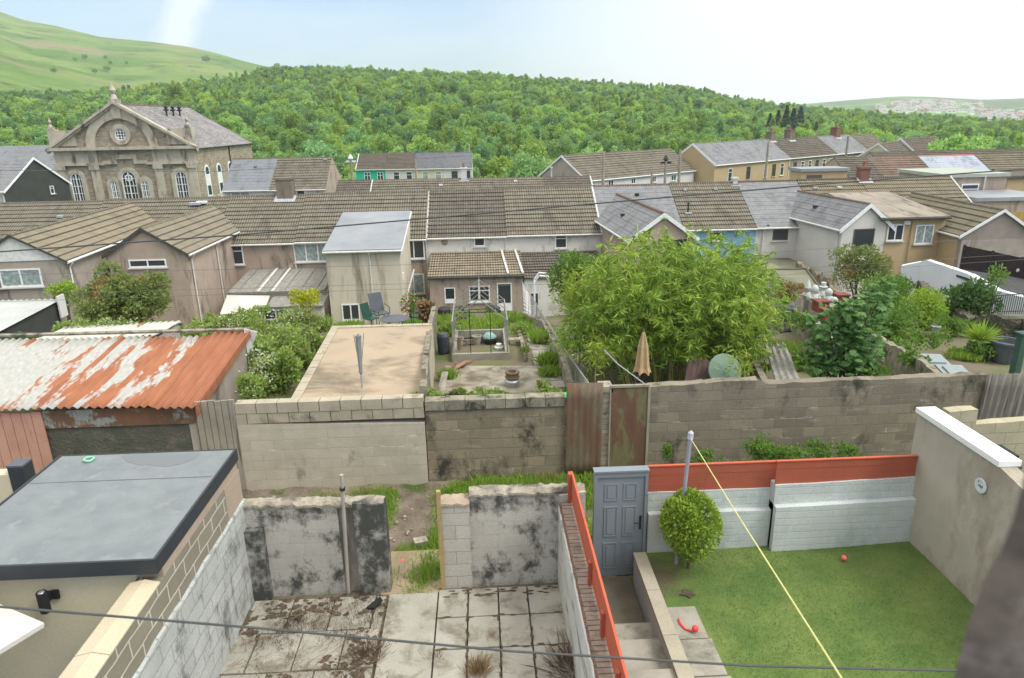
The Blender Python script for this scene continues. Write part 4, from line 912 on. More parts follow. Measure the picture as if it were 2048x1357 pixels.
def gridobj(name, fn, us, ts, mat, kind='structure'):
    v = [tuple(fn(u, t)) for u in us for t in ts]; nt_ = len(ts)
    f = [(i*nt_+j, (i+1)*nt_+j, (i+1)*nt_+j+1, i*nt_+j+1) for i in range(len(us)-1) for j in range(nt_-1)]
    me = bpy.data.meshes.new(name); me.from_pydata(v, [], f); me.materials.append(mat); me.polygons.foreach_set('use_smooth', [True]*len(f))
    o = bpy.data.objects.new(name, me); C.objects.link(o); return T(o, kind=kind)
w_ = NTW('hill_ground'); c_ = w_.mix(w_.ramp(w_.noise(.02, 8, rough=.65), .42, .6), (.18, .30, .06), (.28, .33, .11)); c_ = w_.mix(w_.ramp(w_.noise(.012, 6), .56, .66), c_, (.22, .17, .10)); M['hillg'] = w_.fin(c_, .95, .1)
hill = gridobj('hillside', hill_pt, range(-400, 2451, 30), [i/24 for i in range(25)]+[1.05, 1.15, 1.3, 1.6], M['hillg'])
# grassy mountain on the left
MT = [(-500, -80), (-100, -40), (0, 7), (45, 22), (90, 40), (150, 52), (230, 74), (330, 84), (400, 94), (450, 106), (500, 122), (560, 137), (640, 160), (760, 185), (900, 215)]
def mt_pt(px, t):
    d, _ = azdir(px); Rr = 1500-(px-0)*.55; dr = ray(px, sky_interp(MT, px)); zr = CAM.z+dr.z/dr.y*Rr; Y0 = 400
    dr0 = ray(px, min(sky_interp(MT, px)+150, 235)); z0 = CAM.z+dr0.z/dr0.y*Y0-6; Yd = Y0+(Rr-Y0)*t
    if t <= 1: z = z0+(zr-z0)*t**1.12+(hnoise(d.x*Yd, Yd, .35)*7+hnoise(d.x*Yd, Yd, 1.3)*2)*math.sin(math.pi*t)
    else: z = zr-(t-1)*300
    return Vector((d.x*Yd, Yd, z))
w_ = NTW('mountain_grass'); a_ = w_.noise(.006, 9, w_.vec('Object', (1, 1, 2.5)), .62); c_ = w_.mix(w_.ramp(a_, .42, .56), (.075, .155, .03), (.15, .22, .06))
c_ = w_.mix(w_.ramp(w_.noise(.004, 7, w_.vec('Object', (1, 1, 5)), .6), .50, .60), c_, (.20, .175, .10)); c_ = w_.mix(w_.ramp(w_.noise(.02, 8, w_.vec('Object', (1, 1, 3)), .75), .54, .66), c_, (.04, .075, .022))
w_.bump(w_.noise(.05, 8, rough=.7), .5, 4); M['mtg'] = w_.fin(c_, .95, .1)
mount = gridobj('mountain', mt_pt, range(-500, 901, 14), [i/60 for i in range(61)]+[1.06, 1.2, 1.5], M['mtg'])
# far hill with a town on the right
FT = [(1250, 236), (1400, 226), (1500, 214), (1560, 210), (1620, 206), (1680, 201), (1740, 196), (1790, 192), (1850, 193), (1900, 196), (1960, 199), (2048, 196), (2200, 192), (2500, 198)]
def far_pt(px, t):
    d, _ = azdir(px); Rr = 2600; dr = ray(px, sky_interp(FT, px)+1); zr = CAM.z+dr.z/dr.y*Rr; Y0 = 900; z0 = -18; Yd = Y0+(Rr-Y0)*t
    z = z0+(zr-z0)*t**1.1 if t <= 1 else zr-(t-1)*400
    return Vector((d.x*Yd, Yd, z))
w_ = NTW('far_fields'); c_ = w_.mix(w_.ramp(w_.noise(.0045, 5, rough=.6), .47, .50), (.12, .23, .04), (.03, .07, .02)); c_ = w_.mix(w_.ramp(w_.noise(.03, 6), .55, .6), c_, (.045, .09, .035)); M['far'] = w_.fin(c_, .95, .1)
gridobj('far_hill', far_pt, range(1250, 2501, 25), [i/20 for i in range(21)]+[1.1, 1.3], M['far'])
w_ = NTW('distant_ground'); c_ = w_.mix(w_.ramp(w_.noise(.01, 6), .4, .6), (.08, .15, .035), (.13, .19, .05)); M['valley'] = w_.fin(c_, .95, .1)
m = MB(); m.face([(-9000, 46, -9), (9000, 46, -9), (9000, 12000, -30), (-9000, 12000, -30)]); T(m.build('valley_floor', M['valley']), kind='structure')

# town houses (small copies, many)
tm = []
for i, (wl, rf) in enumerate((('townW', 'townR'), ('townW', 'townR'), ('rPale', 'redrender'))):
    me = bpy.data.meshes.new('distant_house'); L_, D_, H_, Z_ = 11, 8, 6, 8.6
    me.from_pydata([(0, 0, 0), (L_, 0, 0), (L_, D_, 0), (0, D_, 0), (0, 0, H_), (L_, 0, H_), (L_, D_, H_), (0, D_, H_), (0, D_/2, Z_-.1), (L_, D_/2, Z_-.1), (-.5, -.5, H_-.3), (L_+.5, -.5, H_-.3), (L_+.5, D_+.5, H_-.3), (-.5, D_+.5, H_-.3), (-.5, D_/2, Z_), (L_+.5, D_/2, Z_),
        (2, -.1, 3.6), (4, -.1, 3.6), (4, -.1, 5.2), (2, -.1, 5.2), (7, -.1, 3.6), (9, -.1, 3.6), (9, -.1, 5.2), (7, -.1, 5.2)], [],
        [(0, 1, 5, 4), (1, 2, 6, 9, 5), (2, 3, 7, 6), (3, 0, 4, 8, 7), (10, 11, 15, 14), (12, 13, 14, 15), (16, 17, 18, 19), (20, 21, 22, 23)])
    for mt_ in (M[wl], M[rf], M['glass']): me.materials.append(mt_)
    me.polygons.foreach_set('material_index', [0, 0, 0, 0, 1, 1, 2, 2]); tm.append(me)
TL = ['white rendered house with brown roof among the houses of the distant town', 'white house with grey slate roof among the houses of the distant town', 'pinkish house with red brown roof among the houses of the distant town']
rr = random.Random(5)
for i in range(170):
    if i < 120:
        px = rr.gauss(1850, 62); t = rr.uniform(.30, .86)
        if px < 1740 or px > 2000: px = rr.uniform(1770, 1960)
        t = .80-abs(px-1870)/260*.45-rr.random()*.38 if rr.random() < .7 else rr.uniform(.3, .5)
        t = max(.22, t)
    else: px = rr.uniform(1960, 2060); t = rr.uniform(.12, .34)
    p = far_pt(px, t); k = rr.choice((0, 0, 1, 1, 2)); o = bpy.data.objects.new('distant_house', tm[k]); C.objects.link(o)
    o.location = (p.x, p.y, p.z-1); o.rotation_euler = (0, 0, rr.uniform(-.5, .5)); o.scale = (rr.uniform(.8, 1.5),)*2+(rr.uniform(.9, 1.2),)
    T(o, TL[k], 'house', 'houses of the distant town')

# ================================================================= trees
def tree_proto(name, label, H_, Rr, mat, n, ls, kind='round', seed=1):
    e = E(name, (0, 0, 0), label, 'tree', 'trees along the foot of the wooded hill'); g = np.random.default_rng(seed)
    if kind == 'round':
        lb = lobes(Rr, Rr, H_*.36, 22, .42, seed); P, d = crown_pts(lb, n, .6); P[:, 2] += H_*.62
        P[:, 2] = np.maximum(P[:, 2], .3+g.random(n)*1.2)
    elif kind == 'tall':
        lb = []
        for i in range(20):
            z = g.uniform(.25, .97); r = Rr*(1-z)**.6*1.15; a = g.uniform(0, 6.28); lb.append((np.array([math.cos(a)*r*.55, math.sin(a)*r*.55, z*H_]), Rr*.38*(1.15-z*.6)))
        P, d = crown_pts(lb, n, .5)
    else:
        z = g.random(n)**.8; r = Rr*(1-z)*(.55+.45*g.random(n))*(1+.18*np.sin(z*60)); a = g.random(n)*6.28; P = np.stack([np.cos(a)*r, np.sin(a)*r, H_*(.06+.94*z)], 1); d = np.stack([np.cos(a), np.sin(a), -.3+0*a], 1)
    D = d*.5+g.normal(size=(n, 3))*.7; D[:, 2] += .25 if kind != 'cone' else -.2
    leaf_obj('crown', P, D, ls*g.uniform(.6, 1.35, n), M[mat], e, .75, .08)
    m = MB(); m.tube([(0, 0, -1), (0, 0, H_*.35), (.1, .05, H_*.75)], [.028*H_, .02*H_, .006*H_], 7)
    if kind != 'cone':
        for i in range(5):
            a = i*1.3; m.tube([(0, 0, H_*(.25+.06*i)), (math.cos(a)*Rr*.6, math.sin(a)*Rr*.6, H_*(.5+.06*i))], [.012*H_, .004*H_], 5)
    m.build('trunk', M['bark'], e); return e
PR = [tree_proto('broadleaf_tree', 'rounded light green broadleaf tree in the front rank below the wooded hill', 8.5, 3.6, 'treeL', 2600, .46, 'round', 11),
      tree_proto('broadleaf_tree', 'rounded darker green broadleaf tree in the front rank below the wooded hill', 8.0, 3.8, 'treeD', 2600, .46, 'round', 12),
      tree_proto('birch_tree', 'slender pale green birch in the front rank below the wooded hill', 9.5, 2.4, 'treeL', 2000, .40, 'tall', 13),
      tree_proto('conifer_tree', 'dark conifer standing among the lighter woodland on the right', 12, 2.9, 'conif', 3200, .5, 'cone', 14),
      tree_proto('broadleaf_tree', 'bushy spreading light green tree in the front rank below the wooded hill', 6.5, 4.0, 'treeL', 2600, .44, 'round', 15)]
KIDS = {o.name: [c for c in C.objects if c.parent == o] for o in PR}
used = set()
def put_tree(k, x, y, z, s, rzz, label=None, group=None):
    pr = PR[k]
    if k not in used: used.add(k); o = pr
    else:
        o = pr.copy(); C.objects.link(o)
        for ch in KIDS[pr.name]: c = ch.copy(); C.objects.link(c); c.parent = o
    o.location = (x, y, z); o.scale = (s*rr.uniform(.9, 1.15), s*rr.uniform(.9, 1.15), s); o.rotation_euler = (0, 0, rzz)
    if label: o['label'] = label
    if group: o['group'] = group
    return o
rr = random.Random(21)
for row in range(3):
    px = -60+row*20
    while px < 2100:
        Yd = 119+row*11+rr.uniform(-4, 4); d, _ = azdir(px); t = max(0, (Yd-118)/(sky_interp(WOODR, px)-118)); z = hill_pt(px, t).z
        k = rr.choice((0, 0, 1, 1, 2, 4, 4)); put_tree(k, d.x*Yd, Yd, z-.5, rr.uniform(.75, 1.15), rr.uniform(0, 6.28)); px += rr.uniform(42, 78)
cl = [(1540, 262, 13), (1556, 258, 15), (1572, 256, 17), (1586, 258, 16), (1600, 256, 18), (1616, 260, 17), (1634, 262, 14), (1880, 262, 13), (1988, 262, 12), (2005, 262, 13), (1725, 258, 9)]
for i, (px, py, H_) in enumerate(cl):
    Yd = 235+rr.uniform(-12, 12); t = (Yd-118)/(sky_interp(WOODR, px)-118); p = hill_pt(px, t); put_tree(3, p.x, p.y, p.z-.5, H_/12*(.72 if i < 5 else .55), rr.uniform(0, 6), group='dark conifers on the right')
p = at(1918, 300, 88); put_tree(4, p.x, 88, p.z-5.2, 1.12, 1.0, 'bright yellow-green domed tree behind the dark roof ridge at the right', 'trees along the foot of the wooded hill')
p = at(350, 181, 300); put_tree(1, p.x, 300, p.z-6, 1.0, .3, 'dark isolated round tree above the chapel roof at the edge of the grass', 'trees along the foot of the wooded hill')

# the wood itself: nobody could count it
pts = []; g = random.Random(3)
for i in range(17000):
    px = g.uniform(-380, 2420); t = g.random()**.8*1.03+.04
    if t > 1.04: continue
    p = hill_pt(px, t)
    if p.y < 150: continue
    # keep clearings
    cn = hnoise(p.x*1.7+40, p.y*1.3)
    if cn > 1.05 and t > .35 and g.random() < .85: continue
    if px < 520 and t > .9: continue
    dens = min(1, p.y/420); 
    if g.random() > dens+.12: continue
    pts.append(tuple(p+Vector((0, 0, -.6))))
me = bpy.data.meshes.new('woodland'); me.from_pydata(pts, [], []); wood = bpy.data.objects.new('woodland', me); C.objects.link(wood); me.materials.append(M['treeL'])
T(wood, 'dense mixed broadleaf woodland covering the whole hillside', 'woodland', kind='stuff')
ng = bpy.data.node_groups.new('scatter_trees', 'GeometryNodeTree'); ng.interface.new_socket('Geometry', in_out='INPUT', socket_type='NodeSocketGeometry'); ng.interface.new_socket('Geometry', in_out='OUTPUT', socket_type='NodeSocketGeometry')
gi = ng.nodes.new('NodeGroupInput'); go = ng.nodes.new('NodeGroupOutput'); ip = ng.nodes.new('GeometryNodeInstanceOnPoints'); g2 = ng.nodes.new('GeometryNodeGeometryToInstance')
for k in (3, 4, 2, 1, 0, 0, 1, 4, 4, 2):
    if k == 3 : continue
    oi = ng.nodes.new('GeometryNodeObjectInfo'); oi.inputs['Object'].default_value = KIDS[PR[k].name][0]; oi.inputs['As Instance'].default_value = True; oi.transform_space = 'ORIGINAL'
    ng.links.new(oi.outputs['Geometry'], g2.inputs[0])
rs = ng.nodes.new('FunctionNodeRandomValue'); rs.data_type = 'FLOAT'; rs.inputs[2].default_value = .4; rs.inputs[3].default_value = .92
rrn = ng.nodes.new('FunctionNodeRandomValue'); rrn.data_type = 'FLOAT_VECTOR'; rrn.inputs[0].default_value = (0, 0, 0); rrn.inputs[1].default_value = (.1, .1, 6.28)
ng.links.new(gi.outputs[0], ip.inputs['Points']); ng.links.new(g2.outputs[0], ip.inputs['Instance']); ip.inputs['Pick Instance'].default_value = True
ng.links.new(rrn.outputs[0], ip.inputs['Rotation']); ng.links.new(rs.outputs[1], ip.inputs['Scale']); ng.links.new(ip.outputs[0], go.inputs[0])
mo = wood.modifiers.new('scatter', 'NODES'); mo.node_group = ng
# bushes on the mountain
mb_ = tree_proto('hill_bush', 'dark gorse bush on the grassy mountain slope', 5, 3.4, 'treeD', 900, .8, 'round', 31); mb_['category'] = 'bush'; mb_['group'] = 'bushes on the grassy mountain'
kd = [c for c in C.objects if c.parent == mb_]; first = True
MBL = [((430, 128), 1.2, 'largest round dark bush standing alone right of the pale patch on the mountain'), ((194, 119), .8, None), ((174, 124), .7, None), ((234, 118), .5, None), ((242, 129), .5, None), ((128, 148), .9, None), ((233, 145), 1.0, None), ((208, 148), .8, None), ((273, 128), .5, None), ((567, 135), .9, 'bush on the skyline where the mountain meets the wooded ridge')]
for (px, py), s_, lb in MBL:
    # intersect the ray with the mountain grid
    best = min(((abs((lambda q: (q.z-CAM.z)/q.y)(mt_pt(px, t/120))-ray(px, py).z/ray(px, py).y), t/120) for t in range(0, 121)), key=lambda a: a[0]); p = mt_pt(px, best[1])
    if first: o = mb_; first = False
    else:
        o = mb_.copy(); C.objects.link(o); o['label'] = 'small dark gorse bush on the grassy mountain slope'
        for ch in kd: c = ch.copy(); C.objects.link(c); c.parent = o
    o.location = p; o.scale = (s_*1.7*p.y/1000,)*3
    if lb: o['label'] = lb

# ================================================================= gardens between lane and terrace
M['soil'] = surf('dark_soil', (.10, .08, .055), (.06, .05, .038), 3, .95, .8, 40, (.30, .28, .22), .05, 9, (1, 1, 1))
w_ = NTW('garden_ground'); n1 = w_.noise(.9, 8, rough=.65); c_ = w_.mix(w_.ramp(n1, .46, .62), (.17, .145, .10), (.11, .16, .045)); c_ = w_.mix(w_.ramp(w_.noise(2.5, 6), .52, .66), c_, (.15, .13, .09)); w_.bump(w_.noise(20, 4), .6, .03); M['gground'] = w_.fin(c_, .95, .1)
w_ = NTW('lane_ground'); n1 = w_.noise(.7, 9, rough=.7); c_ = w_.mix(w_.ramp(n1, .40, .60), (.11, .09, .07), (.24, .2, .15)); c_ = w_.mix(w_.ramp(w_.noise(.9, 5, w_.vec('Object', (1, 1, 1), (0, 0, 1))), .55, .62), c_, (.07, .10, .03)); c_ = w_.mix(w_.ramp(w_.noise(22, 3, rough=.6), .66, .72), c_, (.42, .40, .34)); w_.bump(w_.noise(14, 6), .9, .05); M['laneg'] = w_.fin(c_, .95, .1)
def terrain(name, x0, x1, y0, y1, dx, dy, zf, mat):
    nx, ny = int((x1-x0)/dx)+1, int((y1-y0)/dy)+1
    v = [(x0+i*dx, y0+j*dy, zf(x0+i*dx, y0+j*dy)) for i in range(nx) for j in range(ny)]
    f = [(i*ny+j, (i+1)*ny+j, (i+1)*ny+j+1, i*ny+j+1) for i in range(nx-1) for j in range(ny-1)]
    me = bpy.data.meshes.new(name); me.from_pydata(v, [], f); me.materials.append(mat); me.polygons.foreach_set('use_smooth', [True]*len(f)); o = bpy.data.objects.new(name, me); C.objects.link(o); return T(o, kind='structure')
terrain('garden_ground', -45, 45, 13.25, 60.25, .5, .5, lambda x, y: G(y)+.04*math.sin(x*3.1+y*2.3)-.02, M['gground'])
terrain('lane', -30, 30, 9.3, 13.3, .12, .12, lambda x, y: G(y)+.025*math.sin(x*4.1+y*3.3)+.02*math.sin(x*11+y*7)-.01, M['laneg'])

def zc(P): return (Vector(P)-CAM).dot(fw)
def pxs(name, label, cat, px, py, Y, rx, rz_, mat, n, size, **k):
    P = at(px, py, Y); s = zc(P)/F; g = k.pop('ground', G(Y)); ry = k.pop('ry', rx)
    return shrub(name, label, cat, (P.x, Y, g), rx*s, ry*s, rz_*s, P.z-g, M[mat], n, size, **k)
def wall(name, label, pts, zb, th, mat, cat='wall', jit=.015, step=.2, parent=None, cope=None, group=None, kind=None):
    """pts: (x, y, ztop) along the face nearest the camera; thickness goes to the left of the run"""
    pts = [Vector(p) for p in pts]; m = MB(); r_ = random.Random(len(label)+int(abs(pts[0].x)*10)); s = 0; prev = None
    for a, b in zip(pts, pts[1:]):
        d = Vector((b.x-a.x, b.y-a.y, 0)); L_ = d.length; n = max(1, int(L_/step)); nn = Vector((-d.y, d.x, 0)).normalized()*th
        P = [a.lerp(b, i/n) for i in range(n+1)]; Z = [p.z+r_.uniform(-jit, jit) for p in P]; Z2 = [p.z+r_.uniform(-jit, jit) for p in P]
        zbf = zb if callable(zb) else (lambda x, y: zb)
        for i in range(n):
            p, q = P[i], P[i+1]; u0_, u1_ = s+L_*i/n, s+L_*(i+1)/n; z0, z1 = zbf(p.x, p.y), zbf(q.x, q.y)
            A_, B_, C_, D_ = Vector((p.x, p.y, z0)), Vector((q.x, q.y, z1)), Vector((q.x, q.y, Z[i+1])), Vector((p.x, p.y, Z[i]))
            m.face([A_, B_, C_, D_], [(u0_, z0), (u1_, z1), (u1_, Z[i+1]), (u0_, Z[i])])
            E_, F__ = Vector((q.x+nn.x, q.y+nn.y, Z2[i+1])), Vector((p.x+nn.x, p.y+nn.y, Z2[i]))
            m.face([D_, C_, E_, F__], [(u0_, 0), (u1_, 0), (u1_, th), (u0_, th)])
            G1, G0 = Vector((q.x+nn.x, q.y+nn.y, z1)), Vector((p.x+nn.x, p.y+nn.y, z0))
            m.face([F__, E_, G1, G0], [(u0_, Z[i]), (u1_, Z[i+1]), (u1_, z1), (u0_, z0)])
            if i == 0: m.face([A_, D_, F__, G0], [(0, z0), (0, Z[i]), (th, Z[i]), (th, z0)])
            if i == n-1: m.face([B_, G1, E_, C_], [(0, z1), (th, z1), (th, Z[i+1]), (0, Z[i+1])])
        s += L_
    o = m.build(name, M[mat], parent)
    if not parent: T(o, label, cat, group)
    return o
M['blkPale'] = block('pale_blockwork', (.56, .515, .415), (.50, .46, .37), (.48, .44, .36), ms=.008, stain=(.2, .17, .12), samt=.12, eff=(.72, .68, .6), bump=.35)
M['blkTop'] = block('grey_buff_coping_blocks', (.37, .33, .25), (.27, .24, .185), (.14, .125, .1), .45, .225, .016, stain=(.15, .13, .1), samt=.2)
M['blkDark'] = block('weathered_blockwork', (.34, .285, .20), (.21, .18, .13), (.25, .22, .165), ms=.014, stain=(.055, .05, .04), samt=.4, eff=(.45, .42, .35), bump=.7, patch=(.26, .22, .16))
M['blkGrey'] = block('grey_blockwork', (.31, .275, .205), (.215, .19, .145), (.25, .23, .18), ms=.012, stain=(.055, .055, .045), samt=.3, eff=(.50, .48, .42), bump=.6)
M['moss'] = surf('mossy_coping', (.32, .29, .22), (.2, .185, .135), 5, .95, .8, 30, (.05, .05, .035), .4, 3, (1, 1, 1))
M['cap'] = surf('pale_mortar_cap', (.40, .36, .28), (.27, .24, .19), 6, .95, .8, 30, (.12, .11, .09), .55, 3, (1, 1, 1))

def corr(name, p00, p10, p01, mat, wl=.16, amp=.028, parent=None, rows=6, jit=.0):
    """corrugated sheet: p00->p10 across the waves, p00->p01 along them"""
    p00, p10, p01 = map(Vector, (p00, p10, p01)); U = p10-p00; V = p01-p00; nn = U.cross(V).normalized(); nn = nn if nn.z > 0 or abs(nn.z) < .2 else -nn
    n = int(U.length/wl*6); v = []; uv = []
    for j in range(rows+1):
        for i in range(n+1):
            v.append(tuple(p00+U*(i/n)+V*(j/rows)+nn*amp*math.sin(2*math.pi*i/6)+nn*jit*math.sin(i*.07+j*1.3))); uv.append((U.length*i/n, V.length*j/rows))
    f = [(j*(n+1)+i, j*(n+1)+i+1, (j+1)*(n+1)+i+1, (j+1)*(n+1)+i) for j in range(rows) for i in range(n)]
    me = bpy.data.meshes.new(name); me.from_pydata(v, [], f); ul = me.uv_layers.new(name='UVMap'); ul.data.foreach_set('uv', np.array([uv[k] for q in f for k in q], dtype=np.float32).ravel())
    me.materials.append(M[mat]); me.polygons.foreach_set('use_smooth', [True]*len(f)); o = bpy.data.objects.new(name, me); C.objects.link(o); s_ = o.modifiers.new('thick', 'SOLIDIFY'); s_.thickness = .004
    if parent: o.parent = parent
    return o
def rustmat(name, base, amount, rust=((.35, .14, .065), (.26, .10, .05)), stretch=(2.2, .35, 1), grad=None):
    w = NTW(name); v = w.vec('UV', stretch); a = w.noise(1.1, 8, v, .62, .3); b = w.noise(7, 5, w.vec('UV', (3, .8, 1)), .6)
    k = .64-.3*amount; nb = w.math('ADD', w.math('MULTIPLY', a, .85), w.math('MULTIPLY', b, .15))
    if grad: sp_ = w.n('ShaderNodeSeparateXYZ'); w.l(w.tc.outputs['UV'], sp_.inputs[0]); nb = w.math('ADD', nb, w.math('MULTIPLY', w.math('SUBTRACT', sp_.outputs[0], grad[0]), grad[1]))
    f = w.ramp(nb, k, k+.04)
    rc = w.mix(w.ramp(w.noise(2.5, 5, w.vec('UV', (2, .5, 1))), .35, .65), *rust); c = w.mix(f, w.mix(w.ramp(b, .3, .7), base, tuple(x*.72 for x in base)), rc)
    return w.fin(c, .75, .3)
M['tinMix'] = rustmat('white_tin_with_rust', (.44, .44, .405), .5, grad=(7.2, .045)); M['tinRust'] = rustmat('rusty_tin', (.55, .42, .3), 1.15, ((.33, .13, .065), (.26, .10, .05)))
M['tinPale'] = rustmat('pale_tin', (.55, .55, .48), .25); M['tinWhite'] = surf('white_corrugated_sheet', (.47, .49, .46), (.40, .42, .39), 1, .6, .1)
M['rustDoor'] = rustmat('rust_brown_sheet', (.18, .145, .095), .62, ((.17, .105, .065), (.13, .08, .05)), (2.2, .5, 1)); M['rustDoor2'] = rustmat('rust_and_moss_sheet', (.18, .165, .085), .62, ((.16, .09, .055), (.12, .07, .045)), (2.2, .5, 1))
M['pinkwood'] = surf('faded_pink_boards', (.55, .32, .24), (.47, .26, .19), 2, .85, .3, 50, (.24, .16, .1), .25, 2, (4, 4, .3))
M['greywood'] = surf('grey_boards', (.36, .325, .26), (.28, .25, .2), 2, .9, .4, 50, (.1, .09, .07), .25, 2, (5, 5, .3))

# ---- corrugated shed at the left
xr = at(388, 806, 13).x; zf = at(388, 806, 13).z; zb_ = at(492, 666, 16.3).z; zfl = at(0, 815, 13).z; xl = -16
e = E('shed', (xr, 13, G(13)), 'long lane-side shed with a rusty orange and white corrugated roof', 'shed')
def rel(p, q=None): return Vector(p)-Vector((xr, 13, G(13)))
zl = zf+(zfl-zf)*(xr-xl)/(xr-at(0, 815, 13).x); dzl = zl-zf
xs_ = at(300, 800, 12.8).x
corr('roof_sheet', rel((xs_, 12.8, zf+dzl*(xr-xs_)/(xr-xl)-.02)), rel((xr+.12, 12.8, zf-.02)), rel((xs_, 16.35, zb_+.02)), 'tinRust', parent=e, jit=.006)['label'] = 'evenly rusted orange right hand sheet'
corr('roof_sheet', rel((xl, 12.85, zl+.02)), rel((xs_+.06, 12.85, zf+dzl*(xr-xs_)/(xr-xl)+.01)), rel((xl, 16.3, zb_+dzl*.6)), 'tinMix', parent=e, jit=.01)['label'] = 'white painted sheets with rust patches'
m = MB(); m.tube([rel((xl, 16.36, zb_+dzl*.6+.05)), rel((xr+.1, 16.4, zb_+.06))], .05, 6); m.build('ridge_strip', M['cap'], e)
m = MB(); m.prism([rel((xr+.1, 12.8, zf-.03)), rel((xr+.1, 16.4, zb_+.05)), rel((xr+.1, 16.4, zb_-.12)), rel((xr+.1, 12.8, zf-.2))], (.03, 0, 0)); m.build('rusty_flashing', M['tinRust'], e)
m = MB(); m.prism([rel((xr-.02, 13.0, G(13)-.2)), rel((xr-.02, 16.3, -.3)), rel((xr-.02, 16.3, zb_-.05)), rel((xr-.02, 13.0, zf-.06))], (-.15, 0, 0)); m.build('side_wall', M['rGrey'], e)
m = MB(); m.prism([rel((xr+.0, 16.3, zb_+.1)), rel((xr+.28, 16.4, zb_-.02)), rel((xr+.12, 16.4, zb_-.35)), rel((xr+.12, 16.4, zb_-1.0)), rel((xr, 16.3, zb_-1.0))], (0, .03, 0)); m.build('end_board', M['rWhite2'], e)
fx = at(70, 830, 13).x
m = MB(); m.box(*rel((fx, 13.02, G(13)-.3)), *rel((xr-.05, 13.3, zf-.42))); m.build('rubble_wall', M['greenwall'], e)
M['rustband'] = rustmat('rusty_fascia', (.30, .33, .30), .62, ((.2, .09, .045), (.13, .09, .06)), (1, 1.5, 1))
m = MB(); m.box(*rel((fx, 12.98, zf-.44)), *rel((xr-.0, 13.03, zf-.06))); m.build('fascia_sheet', M['rustband'], e)
m = MB(); n = 7; x0, x1 = at(-60, 830, 12.95).x, at(83, 830, 12.95).x
for i in range(n): m.box(*rel((x0+(x1-x0)*i/n+.006, 12.93, G(13))), *rel((x0+(x1-x0)*(i+1)/n-.006, 12.97, zfl-.1-.01*(i % 3))))
m.build('plank_door', M['pinkwood'], e)
g = rng; nI = 2600; P = np.stack([rng.uniform(fx-xr+.4, -.25, nI), rng.uniform(-.10, .02, nI), np.abs(rng.normal(0, .45, nI))+.0], 1); P[:, 2] = np.minimum(P[:, 2], zf-.5-G(13)); keep = (np.sin(P[:, 0]*2.1+1)+np.sin(P[:, 2]*5+P[:, 0]*3)) > .1; P = P[keep]
leaf_obj('ivy', P, rng.normal(size=P.shape)+np.array([0, -.6, -.3]), .055*rng.uniform(.6, 1.3, len(P)), M['lfDark'], e, .8)
# dead plant tuft on the rusty sheets
# second roof behind
p0 = at(45, 690, 16.6); p1 = at(305, 672, 16.6); pb = at(62, 674, 19); e2 = E('shed', (p0.x, 16.6, G(17)), 'small corrugated roof just behind the big rusty one, overgrown along its back edge', 'shed')
o2 = Vector(e2.location); q0 = p0-o2; q1 = p1-o2
corr('roof_sheet', q0, q1, Vector((p0.x, 18.3, at(180, 657, 18.3).z))-o2, 'tinPale', parent=e2, jit=.012)
m = MB(); m.box(q0.x+.1, .1, -.3, q1.x-.1, .25, q0.z-.05); m.box(q1.x-.2, .26, -.3, q1.x-.05, 1.6, q1.z-.15); m.build('wall', M['rGrey'], e2); m = MB(); m.tube([Vector((q0.x, 1.72, at(180, 657, 18.3).z-o2.z+.03)), Vector((q1.x, 1.72, at(180, 657, 18.3).z-o2.z+.03))], .04, 6); m.build('ridge_strip', M['cap'], e2)
# white corrugated roof
pa = at(122, 598, 23.5); pc = at(-2, 668, 20.0); X_ = (pa.x+pc.x)/2
e3 = E('shed', (pa.x, 20, G(20)-.3), 'white corrugated roof on a low building at the left edge beside the berry bush', 'shed'); o3 = Vector(e3.location)
corr('roof_sheet', Vector((pa.x-7, 20, pc.z))-o3, Vector((pa.x, 20, pc.z))-o3, Vector((pa.x-7, 23.5, pa.z))-o3, 'tinWhite', .2, .022, e3)
m = MB(); m.prism([(0-.1, .1, 0), (0-.1, 3.4, 0), (-.1, 3.4, pa.z-o3.z-.05), (-.1, .1, pc.z-o3.z-.05)], (-.15, 0, 0)); m.box(-7, .1, 0, -.25, .25, pc.z-o3.z-.05); m.build('wall', M['rDark'], e3)
m = MB(); m.box(.02, 3.2, pa.z-o3.z-.6, .07, 3.6, pa.z-o3.z+.15); m.build('end_board', M['rWhite2'], e3)

# ---- lane-side gate and walls at Y = 13
m = MB(); a, b = at(388, 804, 12.97), at(468, 800, 12.97); n = 6
for i in range(n): m.box(a.x+(b.x-a.x)*i/n+.006, 12.95-.008*(i % 2), G(13), a.x+(b.x-a.x)*(i+1)/n-.006, 12.99, a.z+.01*(i % 3))
T(m.build('plank_gate', M['greywood']), 'grey weathered plank gate between the rusty shed and the pale block wall', 'gate')
a, b = at(468, 808, 12.95), at(847, 806, 12.95); ew = E('block_wall', (a.x, 12.95, G(13)), 'pale buff block wall topped by separate coping blocks, in front of the flat orange roof', 'wall'); o_ = Vector(ew.location)
w1 = wall('lower_courses', '', [Vector((a.x, 12.95, a.z-.45))-o_, Vector((b.x, 12.95, b.z-.45))-o_], -.2, .2, 'blkPale', parent=ew, jit=0)
n = 9; L_ = b.x-a.x; m = MB(); rb = random.Random(4)
for c in range(2):
    for i in range(-1, n+1):
        x0 = max(0, L_*(i+(.5 if c == 0 else 0))/n+.008); x1 = min(L_, L_*(i+1+(.5 if c == 0 else 0))/n-.008)
        if x1-x0 > .06: j = rb.uniform(-.008, .008); m.box(x0, -.012+j if c else .0+j, a.z-o_.z-.45+c*.225+.004, x1, .21, a.z-o_.z-.225+c*.225-.005)
m.build('coping_blocks', M['blkTop2'] if 'blkTop2' in M else M['conc2'], ew, bevel=.012)
